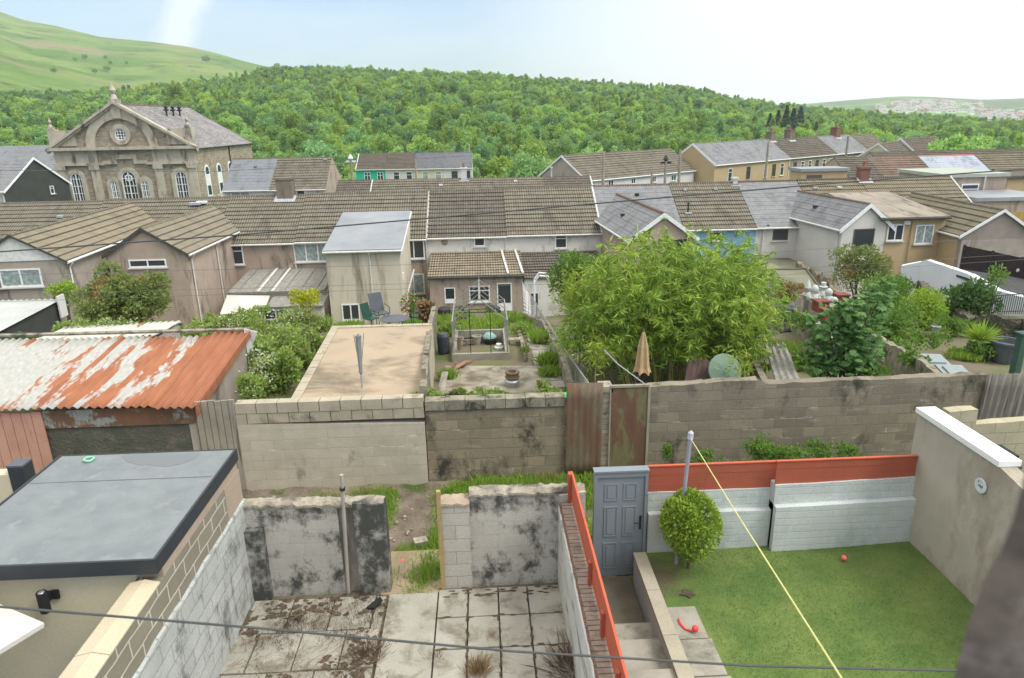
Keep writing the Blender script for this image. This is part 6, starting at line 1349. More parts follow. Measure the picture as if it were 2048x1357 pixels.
def sapling():
    P = at(1690, 690, 14.5); gz = G(14.5); e = E('sycamore_sapling', (P.x, 14.5, gz), 'sycamore sapling with big lobed leaves growing against the grey block wall', 'tree'); s = zc(P)/F; c0 = P.z-gz
    lbs = [(np.array([dx*s, dy, c0-dz*s]), r*s) for dx, dz, r, dy in ((0, 0, 46, 0), (-35, -40, 36, .1), (30, -30, 40, -.1), (0, 50, 38, 0), (40, 60, 28, .2), (-40, 40, 28, .1), (52, 105, 24, 0), (58, 135, 15, 0), (-10, -75, 26, -.2), (45, 20, 34, .2), (-60, 0, 20, 0), (10, 95, 22, .1))]
    lbs += [(np.array([62*s, 0, c0+110*s]), 20*s), (np.array([50*s, .1, c0+80*s]), 28*s)]; P_, d = crown_pts(lbs, 1000, .4); D = d*.5+rng.normal(size=P_.shape)*.45+np.array([0, -.2, -.1]); Ps, Ds, Ss = [], [], []
    for a in (-.95, -.45, 0, .45, .95):      # five lobes per leaf
        side = np.cross(D, np.array([0, 0, 1.0])); side /= np.linalg.norm(side, axis=1, keepdims=True)+1e-6; Ps.append(P_); Ds.append(D/np.linalg.norm(D, axis=1, keepdims=True)*math.cos(a)+side*math.sin(a)); Ss.append(np.full(len(P_), .17*(1-abs(a)*.22)))
    up_n = np.tile(np.array([0, -.5, .85]), (len(P_)*5, 1))
    leaf_obj('foliage', np.concatenate(Ps), np.concatenate(Ds), np.concatenate(Ss), M['lfBlue'], e, .62, .0, up_n); m = MB()
    for c, r in lbs: m.tube([(0, 0, -.1), (c[0]*.3, 0, c[2]*.5), tuple(c)], [.03, .02, .008], 5)
    m.build('stem', M['bark'], e)
sapling()
pxs('shrub', 'brownish green domed shrub in front of the white gabled wing', 'shrub', 1722, 535, 30, 74, 44, 'lfBerry', 5200, .14, nl=26, k=.45)
pxs('shrub', 'tall grey-green shrub behind the sycamore sapling', 'shrub', 1775, 600, 24, 58, 52, 'lfMid', 5000, .12, nl=24)
pxs('shrub', 'bright lime green shrub right of the sycamore sapling', 'shrub', 1848, 625, 22.5, 46, 40, 'lfYel', 4200, .10, nl=20)
pxs('shrub', 'green shrub under the lime coloured one by the bins', 'shrub', 1790, 650, 20.5, 45, 40, 'lfMid', 3400, .10, nl=20)
pxs('magnolia', 'dark glossy leaved small tree in front of the dark stone wall', 'tree', 1935, 612, 23.5, 48, 44, 'lfDark', 1800, .2, nl=18, stems=4)
pxs('shrub', 'sparse upright twiggy shrub against the dark brown fence', 'shrub', 1988, 555, 25.5, 22, 34, 'lfMid', 320, .14, stems=5)
pxs('shrub', 'reddish thin shrub beside the cream tray at the right end of the bamboo', 'shrub', 1575, 590, 24.5, 26, 26, 'lfRed', 1100, .10)
pxs('shrub', 'deep green shrub in the corner below the white wall', 'shrub', 1800, 575, 27, 26, 26, 'lfDark', 900, .13)
def cordyline(px, py, Y, r, lab):
    p = at(px, py, Y); e = E('potted_palm', (p.x, Y, p.z-.75), lab, 'plant'); m = MB(); m.lathe((0, 0, 0), [(.22, 0), (.32, .25), (.3, .5), (.26, .58), (.3, .6), (.24, .6), (.02, .54)], 16); m.build('pot', M['slateP'], e)
    n = 130; a = rng.uniform(0, 6.28, n); el = rng.uniform(.1, 1.4, n); P = np.tile(np.array([0, 0, .62]), (n, 1)); D = np.stack([np.cos(a)*np.cos(el), np.sin(a)*np.cos(el), np.sin(el)], 1)
    leaf_obj('fronds', P, D, rng.uniform(.6, 1.0, n)*r, M['lfYel'], e, .09, .02); return e
cordyline(1962, 672, 18.5, .75, 'spiky pale green plant in a grey urn in front of the dark wall')
cordyline(1573, 600, 23, .35, 'little spiky plant at the edge of the slate chippings')
def gw(label, pts, dz, th, mat, name='garden_wall', zb=None, **k): return wall(name, label, pts, zb or (lambda x, y: G(y)-.6), th, mat, **k)
gw('mossy wall running back from the lane wall beside the two bins', [at(1905, 765, 13.25), at(1850, 718, 15.6), at(1752, 668, 19.5)], 0, .18, 'moss', jit=.03)
gw('rough stone garden wall beyond the rough grass, left of the sapling', [at(1690, 690, 17.5), at(1640, 645, 20.5), at(1560, 598, 25)], 0, .18, 'moss', jit=.04)
gw('dark stepped stone wall behind the potted palm', [at(2100, 640, 19), at(2048, 640, 19.4), at(2000, 628, 20.5), at(1960, 640, 22), at(1880, 590, 25.5), at(1850, 562, 28)], 0, .3, 'stoneD', jit=.06)
gw('stepped block wall between the flat roof and the brown shrub', [at(1700, 610, 27), at(1660, 560, 30), at(1640, 548, 31.5), at(1600, 524, 35)], 0, .2, 'blkDark', jit=.12)
# white wall and tarmac yard on the right
a, b, c = at(1803, 532, 31.5), at(1842, 524, 31), at(2110, 612, 24.0)
wall('white_wall', 'bright whitewashed garden wall stepping down to the right in front of the ochre wing', [a, b, Vector((b.x+.02, b.y-.3, b.z+.15)), at(1935, 548, 28.6), at(1990, 580, 26.2), c], lambda x, y: G(y)-.3, .3, 'whitewash', jit=.01)
m = MB(); q = [at(1846, 524, 31.2), at(2110, 610, 24.2), at(2110, 545, 31), at(1930, 520, 35)]; m.prism([Vector((p.x, p.y, G(p.y)+1.25 if i > 1 else p.z-.08)) for i, p in enumerate(q)], (0, 0, -.1)); T(m.build('tarmac_yard', M['tarmac']), kind='structure')
e = None; a, b = at(1930, 492, 33), at(2110, 530, 30); e = E('panel_fence', (a.x, a.y, a.z-1.8), 'dark brown boarded fence hung with small white ornaments at the right edge', 'fence'); o_ = Vector(e.location)
for i in range(3):
    p, q_ = a.lerp(b, i/3)-o_, a.lerp(b, (i+1)/3)-o_; m = MB(); n = 9
    for j in range(n): s0, s1 = p.lerp(q_, j/n+.003), p.lerp(q_, (j+1)/n-.003); m.prism([s0, s1, s1-Vector((0, 0, 1.75)), s0-Vector((0, 0, 1.75))], (0, .03+.01*(j % 2), 0))
    m.build('panel', M['brownF'], e); m = MB(); m.box(p.x-.05, p.y-.03, -.0, p.x+.05, p.y+.06, p.z+.05); m.build('post', M['brownF'], e)
for px, py in ((1978, 540), (1990, 548), (2004, 552), (2010, 556), (2013, 540), (2035, 541), (2035, 562)):
    p = at(px, py, 31.2); t = (p.x-a.x)/(b.x-a.x); y = a.y+(b.y-a.y)*t; p = at(px, py, y-.06); m = MB(); m.lathe((0, 0, 0), [(.02, 0), (.09, .02), (.02, .04)], 8); o = m.build('fence_ornament', M['ornW']); o.location = p; o.rotation_euler = (R(90), 0, 0); T(o, 'small white disc ornament hanging on the dark brown fence', 'ornament', 'white ornaments on the brown fence')
a, b = at(1985, 592, 22.6), at(2110, 584, 22.6); e = E('railing', (a.x, 22.6, a.z-.7), 'low dark metal railing on top of the dark stone wall', 'railing'); m = MB(); L_ = b.x-a.x
for i in range(28): m.tube([(L_*i/28, 0, 0), (L_*i/28, 0, .7)], .012, 4)
m.tube([(0, 0, .7), (L_, 0, .78)], .02, 5); m.tube([(0, 0, .1), (L_, 0, .12)], .015, 5); m.build('bars', M['dark'], e)
# flat roofs behind the bamboo
p = at(1510, 505, 41.9); q_ = at(1640, 545, 37.6); e = E('flat_roofed_extension', (p.x, 37.6, G(38)-.2), 'low flat grey roofed extension between the bamboo and the pale gabled wing', 'extension'); zt = q_.z-e.location.z
m = MB(); m.box(0, 0, 0, q_.x-p.x, 4.3, zt-.15); m.build('wall', M['rPale'], e); m = MB(); m.box(-.1, -.15, zt-.15, q_.x-p.x+.1, 4.3, zt); m.build('roof', M['mossroof'], e)
p = at(1525, 560, 33.5); q_ = at(1600, 553, 33.5); e = E('flat_roofed_extension', (p.x, 33.5, G(34)-.2), 'darker narrow flat roof with a black edge right behind the bamboo', 'extension'); zt = q_.z-e.location.z
m = MB(); m.box(0, 0, 0, q_.x-p.x, 3.4, zt-.18); m.build('wall', M['rPale'], e); m = MB(); m.box(-.1, -.1, zt-.18, q_.x-p.x+.1, 3.5, zt-.03); m.build('edge', M['dark'], e); m = MB(); m.box(.0, 0, zt-.028, q_.x-p.x, 3.4, zt); m.build('roof', M['mossroof'], e)
# cream tray / cold frame
q4 = [at(1548, 578, 26), at(1640, 580, 26), at(1612, 550, 29.5), at(1540, 550, 29.5)]; zt = q4[0].z; e = E('pond', (q4[0].x, 26, G(28)), 'raised cream rectangular pond tray with a dark rim', 'pond'); o_ = Vector(e.location)
m = MB(); m.prism([Vector((p.x, p.y, 0))-Vector((o_.x, o_.y, 0)) for p in q4], (0, 0, zt-o_.z-.06)); m.build('wall', M['rGrey'], e); m = MB(); cc = sum((Vector(p) for p in q4), Vector())/4
for i in range(4):
    a, b = q4[i], q4[(i+1) % 4]; ai, bi = a.lerp(cc, .09), b.lerp(cc, .09); m.prism([Vector((p.x, p.y, zt))-o_ for p in (a, b, bi, ai)], (0, 0, .05))
m.build('rim', M['woodD'], e); m = MB(); m.prism([Vector((p.lerp(cc, .085).x, p.lerp(cc, .085).y, zt-.04))-o_ for p in q4], (0, 0, .03)); m.build('liner', M['mossroof'], e)
m = MB(); q4 = [atg(1560, 668), atg(1700, 640), atg(1680, 585), atg(1545, 590)]; m.prism([Vector((p.x, p.y, G(p.y)+.05)) for p in q4], (0, 0, -.2)); T(m.build('slate_chippings', M['decking']), 'purple-grey slate chippings in front of the pond tray', 'chippings', kind='stuff')
# ornaments
def orn(px, py, Y, h, lab, kind):
    p = at(px, py, Y); m = MB()
    if kind == 'cone': pr = [(.13, 0), (.17, .08), (.16, .25), (.11, .36), (.09, .4), (.12, .46), (.13, .56), (.15, .6), (.10, .72), (.05, .9), (.01, 1.0)]
    elif kind == 'hat': pr = [(.15, 0), (.18, .12), (.15, .38), (.09, .48), (.12, .56), (.13, .66), (.19, .7), (.1, .73), (.1, .95), (.02, .96)]
    else: pr = [(.16, 0), (.19, .14), (.15, .36), (.10, .46), (.15, .56), (.15, .72), (.08, .86), (.01, .9)]
    m.lathe((0, 0, 0), [(r*.9, z*h) for r, z in pr], 14); o = m.build('garden_ornament', M['ornW'], smooth=True); o.location = (p.x, Y, p.z); T(o, lab, 'ornament', 'row of white garden ornaments by the pond')
    m = MB(); m.lathe((0, 0, 0), [(.02, 0), (.035, .03), (.02, .06)], 6)
    for sx in (-1, 1): m.tube([(sx*.13*.9, -.02, h*.38), (sx*.2, -.09, h*.26), (sx*.1, -.16, h*.24)], .035, 6)
    m.build('arms', M['ornW'], o)
orn(1613, 600, 24.5, .78, 'tallest white figure with a pointed hat, leftmost by the pond tray', 'cone'); orn(1627, 605, 24, .74, 'white figure with a domed hat, second in the row by the pond', 'round'); orn(1644, 597, 25, .66, 'white figure with a flat-topped hat, third in the row by the pond', 'hat'); orn(1655, 606, 24.2, .62, 'shortest rounded white figure in front of the top-hatted one', 'round'); orn(1666, 618, 23.6, .5, 'small squat white figure beside the red planters', 'round')
for px, py, Y, lb in ((1640, 622, 23, 'red wooden planter box left of the small squat figure'), (1655, 640, 22, 'red planter with white cloth on it, nearest the sapling'), (1680, 608, 24.5, 'red planter box half hidden by the sapling leaves')):
    p = at(px, py, Y); m = MB(); m.box(-.22, -.2, 0, .22, .2, .38); m.box(-.25, -.23, .34, .25, .23, .4); o = m.build('planter', M['redP'], bevel=.01); o.location = p; T(o, lb, 'planter')
# bins, tub, pillar
for px, py, Y, lb in ((1866, 722, 16.2, 'grey lidded wheelie bin, the left one of two behind the mossy wall'), (1908, 745, 15.2, 'grey-green lidded wheelie bin, the right one of two behind the mossy wall')):
    p = at(px, py, Y); e = E('wheelie_bin', (p.x, Y, p.z-1.0), lb, 'bin', None, R(-12)); m = MB(); m.prism([(-.24, -.28, 0), (.24, -.28, 0), (.24, .22, 0), (-.24, .22, 0)], (0, 0, .2)); 
    a_ = [(-.22, -.25), (.22, -.25), (.22, .2), (-.22, .2)]; b_ = [(-.29, -.35), (.29, -.35), (.29, .33), (-.29, .33)]
    for i in range(4): j = (i+1) % 4; m.face([(*a_[i], 0), (*a_[j], 0), (*b_[j], .95), (*b_[i], .95)])
    m.build('body', M['slateP'], e); m = MB(); m.prism([(-.31, -.38, .96), (.31, -.38, .96), (.31, .36, 1.02), (-.31, .36, 1.02)], (0, 0, .05)); m.prism([(-.2, -.28, 1.02), (.2, -.28, 1.02), (.2, .2, 1.06), (-.2, .2, 1.06)], (0, 0, .04)); m.build('lid', M['binlid'], e, bevel=.015)
pot('planter_tub', 'large dark tub right of the potted palm', 2008, 722, .42, .62, 'slateP', Y=18, cat='tub')
m = MB(); p = at(2046, 668, 16.5); m.box(-.08, -.1, -1.5, .08, .1, 0); m.box(-.14, -.14, 0, .14, .14, .04); o = m.build('gate_post', M['greenpost']); o.location = p; T(o, 'dark green post with a tan cap at the right edge', 'post')
m = MB(); p = at(1870, 668, 19); m.lathe((0, 0, 0), [(.08, 0), (.11, .22), (.13, .24), (.11, .25), (.09, .07), (.02, .05)], 14); o = m.build('metal_bucket', M['metal']); o.location = p; T(o, 'galvanised bucket with a shiny rim left of the palm, above the bins', 'bucket')

# ================================================================= foreground: yards
YW = 9.15
# yard base
M['soil2'] = surf('joint_soil', (.17, .15, .11), (.12, .105, .08), 5, .95, .6, 40)
m = MB(); m.face([(-9, 1, -.06), (1.05, 1, -.06), (1.05, 9.32, -.06), (-9, 9.32, -.06)]); T(m.build('yard_base', M['soil2']), kind='structure')
# paving
rb = random.Random(17); xL = at(478, 1190, 9.0).x; xP0 = atz(772, 1200, 0).x; xP1 = atz(876, 1200, 0).x; xS1 = 1.08
ms = MB(); xs = [xP1, xP1+.46, xP1+.92, xP1+1.37, xS1]; ys = [9.05-.64*i for i in range(9)]
def slabq(m, x0, x1, y1, y0, t=.0):
    a, b = rb.uniform(-.008, .008), rb.uniform(-.008, .008); g_ = .012; z = [rb.uniform(-.004, .004)+t for _ in range(4)]
    p = [(x0+g_, y0+g_, z[0]), (x1-g_, y0+g_, z[1]), (x1-g_, y1-g_, z[2]), (x0+g_, y1-g_, z[3])]; m.prism([(q[0], q[1], q[2]-.05) for q in p], (0, 0, .05))
for i in range(len(ys)-1):
    for j in range(4): slabq(ms, xs[j], xs[j+1], ys[i], ys[i+1])
yy = 9.0
while yy > 3.2: d = 2.5; slabq(ms, xP0+.03, xP1, yy, yy-d, .004); yy -= d
yy = 9.0; r = 0
while yy > 3.2:
    x = xL-.1+(.0 if r % 2 else -.3); d = .74
    while x < xP0-.06: 
        x2 = min(x+.62, xP0); 
        if x2-x > .1: slabq(ms, max(x, xL), x2, yy, yy-d, rb.uniform(-.018, .0))
        x = x2
    yy -= d; r += 1
T(ms.build('paving', M['slab'], bevel=.006), kind='structure')
# lane ground through the gap + step of ground between lane and yard
q = [(xP0-.15, 9.0), (xP1+.1, 9.0)]; m = MB()
m.prism([(xP0-.1, 9.02, -.05), (xP1+.05, 9.02, -.05), (xP1+.1, 10.3, -.16), (xP0-.1, 10.3, -.16)], (0, 0, .03)); T(m.build('dirt_path', M['dirtY']), kind='structure')
m = MB(); m.face([(-30, -3, -.5), (30, -3, -.5), (30, 9.6, -.5), (-30, 9.6, -.5)]); m.face([(1.0, 9.0, -.04), (12, 9.0, -.04), (12, 9.5, -.1), (1.0, 9.5, -.1)]); m.face([(-30, 8.0, -.1), (xL, 8.0, -.1), (xL, 9.5, -.1), (-30, 9.5, -.1)]); T(m.build('ground', M['laneg']), kind='structure')

# rear wall, left piece
def P(px, py, Y=YW): return at(px, py, Y)
a, b = P(480, 1012), P(768, 1004); e = E('yard_wall', (a.x, YW, 0), 'whitewashed mouldy yard wall left of the gap, with a rough mortar top', 'wall'); o_ = Vector(e.location)
x1 = P(706, 1008).x; x2 = P(672, 1008).x; x3 = P(528, 1055).x
wall('wall_face', '', [Vector((a.x, YW, a.z))-o_, Vector((x2, YW, P(672, 1008).z))-o_], -.1, .2, 'mould', parent=e, jit=.012)
wall('pier', '', [Vector((x1, YW-.07, P(706, 1003).z))-o_, Vector((b.x, YW-.07, b.z))-o_], -.1, .28, 'mouldD', parent=e, jit=.012)['label'] = 'almost black mouldy pier'
wall('recess', '', [Vector((x2, YW+.05, P(690, 1008).z))-o_, Vector((x1, YW+.05, P(690, 1008).z))-o_], -.1, .15, 'rGrey', parent=e, jit=.01)
wall('buttress', '', [Vector((a.x, YW-.14, P(500, 1055).z))-o_, Vector((x3, YW-.14, P(525, 1053).z))-o_], -.1, .14, 'mouldD', parent=e, jit=.008)
def rough_cap(name, p, q, w_, h_, parent, mat='cap', n=None):
    p, q = Vector(p), Vector(q); d = q-p; L_ = d.length; n = n or int(L_/.06); m = MB(); r_ = random.Random(int(L_*100)); nn = Vector((-d.y, d.x, 0)).normalized()
    rows = [[p+d*(i/n)+nn*(w_*(k/4-.08)+r_.uniform(-.012, .012))+Vector((0, 0, (h_ if 0 < k < 4 else -.01)+r_.uniform(-.022, .022))) for k in range(5)] for i in range(n+1)]
    for i in range(n):
        for k in range(4): m.face([rows[i][k], rows[i+1][k], rows[i+1][k+1], rows[i][k+1]][::-1] if False else [rows[i][k], rows[i+1][k], rows[i+1][k+1], rows[i][k+1]])
        m.face([rows[i][0]-Vector((0, 0, .04)), rows[i+1][0]-Vector((0, 0, .04)), rows[i+1][0], rows[i][0]])
    return m.build(name, M[mat], parent)
rough_cap('mortar_cap', Vector((a.x, YW, a.z))-o_, Vector((b.x, YW-.03, b.z))-o_, .22, .035, e)
a, b = P(880, 985), P(1157, 982); xm0, xm1 = P(938, 990).x, P(1118, 985).x; e = E('yard_wall', (a.x, YW, 0), 'whitewashed stained yard wall right of the gap, below the red fence post', 'wall'); o_ = Vector(e.location)
wall('pier', '', [Vector((a.x, YW-.06, P(885, 1005).z))-o_, Vector((xm0, YW-.06, P(938, 1003).z))-o_], -.1, .26, 'mould2', parent=e, jit=.01)
wall('wall_face', '', [Vector((xm0, YW+.02, P(940, 989).z))-o_, Vector((xm1, YW+.02, P(1118, 984).z))-o_], -.1, .2, 'mould', parent=e, jit=.01)
wall('pier', '', [Vector((xm1, YW-.05, P(1120, 988).z))-o_, Vector((b.x+.1, YW-.05, b.z))-o_], -.1, .26, 'mould', parent=e, jit=.01)
rough_cap('mortar_cap', Vector((a.x, YW-.06, P(885, 1003).z))-o_, Vector((xm0, YW-.06, P(938, 1001).z))-o_, .28, .03, e, 'pinkmort'); rough_cap('mortar_cap', Vector((xm0, YW, P(940, 988).z))-o_, Vector((b.x+.1, YW, b.z))-o_, .26, .035, e)
m = MB(); zt = P(876, 978).z; m.box(P(874, 980).x-.01, YW-.1, -.03, P(881, 980).x+.0, YW-.03, zt); T(m.build('timber_post', M['yelwoodP']), 'thin yellowish timber post at the edge of the gap in the yard wall', 'post')
e = E('waste_pipe', tuple(atz(697, 1186, 0)), 'grey white plastic pipe standing against the left yard wall', 'pipe'); tp = at(683, 950, YW-.25)-Vector(e.location); m = MB(); m.tube([(0, 0, 0), tp], .027, 10); m.build('pipe', M['pipe'], e); m = MB(); m.tube([tp*.88, tp*.9], .042, 10); m.tube([tp*.78, tp*.80+Vector((.1, 0, -.1))], .006, 4); m.build('collar', M['dark'], e)
a = atz(748, 1212, .02); m = MB(); m.prism([(-.10, -.07, 0), (.02, -.09, .0), (.13, .03, .05), (.08, .10, .05), (-.02, .02, .02)], (0, 0, .035)); o = m.build('plastic_scrap', M['black']); o.location = a; T(o, 'small black angular plastic scrap on the paving by the mouldy pier', 'scrap')

# brick boundary wall and red fence on the right of the yard
xw0, xw1 = 1.06, 1.30; zt = 1.44; p0, p1 = atz(1287, 1108, .52), atz(1357, 1357, .52); xl0 = (p0.x+p1.x)/2; e = E('boundary_wall', (xw0, YW, 0), 'low brick boundary wall with a peeling whitewashed side, carrying the red fence', 'wall')
m = MB(); m.box(0, -8, -.1, xw1-xw0, 0.02, zt-.07); m.build('brick_core', M['brick'], e); m = MB()
for i in range(100): y = -.08*i; m.box(.01+.004*(i % 3), y-.072, zt-.068, xw1-xw0-.004*(i % 2), y-.004, zt-.002*(i % 4)); 
m.build('brick_top', M['brickT'], e, bevel=.004)
m = MB(); n = 60; 
for i in range(n):
    y0, y1 = -8*i/n, -8*(i+1)/n; z0, z1 = zt-.10-.05*abs(math.sin(i*1.7)), zt-.10-.05*abs(math.sin((i+1)*1.7)); m.face([(-.02, y0, -.1), (-.02, y1, -.1), (-.02, y1, z1), (-.02, y0, z0)], [(y0, -.1), (y1, -.1), (y1, z1), (y0, z0)]); m.face([(-.02, y0, z0), (-.02, y1, z1), (.03, y1, z1+.03), (.03, y0, z0+.03)])
m.build('whitewash', M['peel'], e)
xb = xw1-.07; ef = E('red_fence', (xb, YW, zt), 'long orange-red board fence on the brick wall running towards the house', 'fence'); m = MB()
m.box(0, -8, .04, .028, .02, .25); m.box(.002, -8, .253, .03, .02, .47); m.build('boards', M['orF'], ef)
for px, py in ((1178, 1010), (1205, 1105), (1236, 1240)):
    p = atx(px+8, py, xb); m = MB(); m.box(-.045, p.y-YW-.035, -.08, -.001, p.y-YW+.035, .33); m.build('post', M['redF'], ef)
m = MB(); m.box(-.05, -.1, -.2, -.001, .0, .48); m.build('post', M['redF'], ef)

# grey panelled door
a, b = at(1189, 946, YW+.05), at(1297, 940, YW+.05); zd = (a.z+b.z)/2; xd0, xd1 = a.x, b.x; e = E('garden_door', (xd0, YW+.05, -.02), 'blue-grey six panel back door between the red fences', 'door'); Wd = xd1-xd0; Hd = zd+.02
m = MB(); m.box(.05, 0, .03, Wd-.05, .04, Hd-.09); m.build('leaf', M['doorG'], e, bevel=.004)
m = MB(); m.box(0, -.03, 0, .045, .09, Hd); m.box(Wd-.045, -.03, 0, Wd, .09, Hd); m.box(.045, -.03, Hd-.085, Wd-.045, .09, Hd); m.box(-.01, -.05, Hd+.002, Wd+.01, .1, Hd+.03); m.build('frame', M['doorG'], e)
pw = (Wd-.1-.3)/2
for c in range(2):
    for z0, z1 in ((.18, .68), (.80, 1.36), (1.47, 1.78)):
        x0 = .05+.11+c*(pw+.08); m = MB(); z0 *= Hd/2.0; z1 *= Hd/2.0
        m.box(x0, -.002, z0, x0+pw, .0, z1); 
        for (u0_, u1_, v0, v1) in ((x0, x0+.018, z0, z1), (x0+pw-.018, x0+pw, z0, z1), (x0+.018, x0+pw-.018, z0, z0+.018), (x0+.018, x0+pw-.018, z1-.018, z1)): m.box(u0_, -.012, v0, u1_, -.0021, v1)
        m.box(x0+.045, -.012, z0+.045, x0+pw-.045, -.0021, z1-.045); m.build('door_panel', M['doorG'], e, bevel=.004)
m = MB(); m.box(Wd-.11, -.012, .86, Wd-.075, 0, 1.1); m.tube([(Wd-.092, -.012, 1.0), (Wd-.092, -.05, 1.0), (Wd-.2, -.05, 1.0)], .009, 6); m.build('handle', M['dark'], e)
m = MB(); m.tube([(Wd-.02, -.04, 1.5), (Wd+.1, -.06, 1.54), (Wd+.16, -.05, 1.52)], .008, 5); m.build('latch', M['metal'], e)

# passage, steps, low wall
m = MB(); m.face([(xw1, 7.9, -.02), (xl0-.08, 7.9, -.02), (xl0-.08, 9.2, -.02), (xw1, 9.2, -.02)]); T(m.build('passage', M['darkconc']), kind='structure')
m = MB(); ySt = [7.95, 7.45, 6.75, 6.0, 5.2, 4.4]
for i, y in enumerate(ySt[:-1]): m.box(xw1+.002, ySt[-1]-1, -.1, xl0-.061, y, .16*(i+1)-.02)
T(m.build('steps', M['conc'], bevel=.012), kind='structure')
p0, p1 = atz(1287, 1108, .52), atz(1357, 1357, .52); xl0 = (p0.x+p1.x)/2; lowy1 = 9.05
e = E('low_wall', (xl0-.1, lowy1, 0), 'low pale grey-blue rendered wall with a cream coping beside the steps', 'wall'); m = MB(); m.box(.04, -6, -.1, .2, 0, .47); m.build('wall_face', M['whblkS'], e); m = MB()
for i in range(7): m.box(.02, -.01-.9*(i+1)+.008, .472, .215, -.01-.9*i, .53)
m.build('coping', M['creamC2'], e, bevel=.012)
# lawn
ZL = .44; lx0, lx1 = xl0+.1, 7.6
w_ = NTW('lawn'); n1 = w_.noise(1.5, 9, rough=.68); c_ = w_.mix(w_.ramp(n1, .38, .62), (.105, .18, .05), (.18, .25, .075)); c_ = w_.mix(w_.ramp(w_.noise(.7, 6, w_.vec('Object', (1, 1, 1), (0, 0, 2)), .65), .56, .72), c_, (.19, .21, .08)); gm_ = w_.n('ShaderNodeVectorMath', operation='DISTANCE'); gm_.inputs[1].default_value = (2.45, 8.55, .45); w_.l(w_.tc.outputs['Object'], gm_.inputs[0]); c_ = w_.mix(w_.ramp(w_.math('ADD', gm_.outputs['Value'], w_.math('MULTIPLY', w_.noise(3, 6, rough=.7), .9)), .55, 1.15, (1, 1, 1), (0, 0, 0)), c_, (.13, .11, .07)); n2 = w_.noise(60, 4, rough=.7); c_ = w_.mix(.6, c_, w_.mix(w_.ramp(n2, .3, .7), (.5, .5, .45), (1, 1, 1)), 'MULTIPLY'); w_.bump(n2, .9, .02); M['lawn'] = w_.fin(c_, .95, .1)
o = terrain('lawn', lx0-.05, lx1, 2.0, 9.32, .15, .15, lambda x, y: ZL+.02*math.sin(x*2.1)*math.sin(y*1.7)+.10*max(0, x-3.5)/3, M['lawn'])
def lz(x): return ZL+.10*max(0, x-3.5)/3
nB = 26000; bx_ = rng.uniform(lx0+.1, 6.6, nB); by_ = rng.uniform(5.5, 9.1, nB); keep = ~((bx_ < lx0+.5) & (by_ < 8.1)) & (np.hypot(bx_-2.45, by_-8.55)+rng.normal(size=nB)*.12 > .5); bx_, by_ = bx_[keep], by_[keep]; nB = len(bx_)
P_ = np.stack([bx_, by_, np.array([lz(x) for x in bx_])+.02*np.sin(bx_*2.1)*np.sin(by_*1.7)], 1); o = leaf_obj('lawn_grass', P_, rng.normal(size=(nB, 3))*.5+np.array([0, 0, 1]), rng.uniform(.015, .04, nB), M['lawnB'], None, .22); T(o, 'mown grass blades of the lawn', 'grass', kind='stuff')
m = MB(); r_ = random.Random(2)
q = [atz(1335, 1215, ZL+.03), atz(1390, 1215, ZL+.03), atz(1440, 1357, ZL+.03)]; yy = q[0].y
for i in range(6): m.box(lx0+.0, yy-.62, ZL-.05, lx0+.42+.03*i, yy-.01, ZL+.035+.004*(i % 2)); yy -= .63
T(m.build('slab_path', M['conc'], bevel=.008), kind='structure')
# white block wall behind the lawn
def whitewall(x0, x1, zt_, Yo, lab, parts):
    e = E('painted_wall', (x0, Yo, .1), lab, 'wall'); o_ = Vector(e.location)
    wall('lower_wall', '', [Vector((0, 0, zt_-.33-.1)), Vector((x1-x0, 0, zt_-.33-.1+parts))], -.0, .3, 'whblk', parent=e, jit=.006)
    wall('upper_wall', '', [Vector((0, .1, zt_-.1)), Vector((x1-x0, .1, zt_-.1+parts))], .3, .2, 'whblk', parent=e, jit=.008); return e
xa = at(1297, 975, YW+.1).x; xb2 = at(1548, 970, YW).x; xc = at(1836, 965, YW).x; z1 = at(1400, 982, YW+.1).z; z2 = at(1690, 970, YW-.15).z
whitewall(xa, xb2+.03, z1, YW, 'white painted block wall behind the topiary bush', 0); whitewall(xb2+.0, xc+.1, z2-.02, YW-.16, 'white painted block wall behind the small pink ball', .05)
for (x0, x1, zt0, zt1, Yo, lb) in ((xa, xb2+.08, z1, at(1400, 932, YW+.1).z, YW+.12, 'red board panel above the white wall, left of the step'), (xb2, xc+.05, z2, at(1690, 924, YW-.1).z, YW-.03, 'red board panel above the white wall, right of the step')):
    H_ = zt1-zt0; e = E('red_fence', (x0, Yo, zt0), lb, 'fence'); m = MB(); m.box(0, 0, -.02, x1-x0, .02, H_*.33); m.box(0, .004, H_*.335, x1-x0, .024, H_*.66); m.box(0, 0, H_*.665, x1-x0, .02, H_); m.build('boards', M['redF'], e); m = MB(); m.box(-.01, -.012, H_+.002, x1-x0+.01, .035, H_+.02); m.build('cap', M['orF'], e)
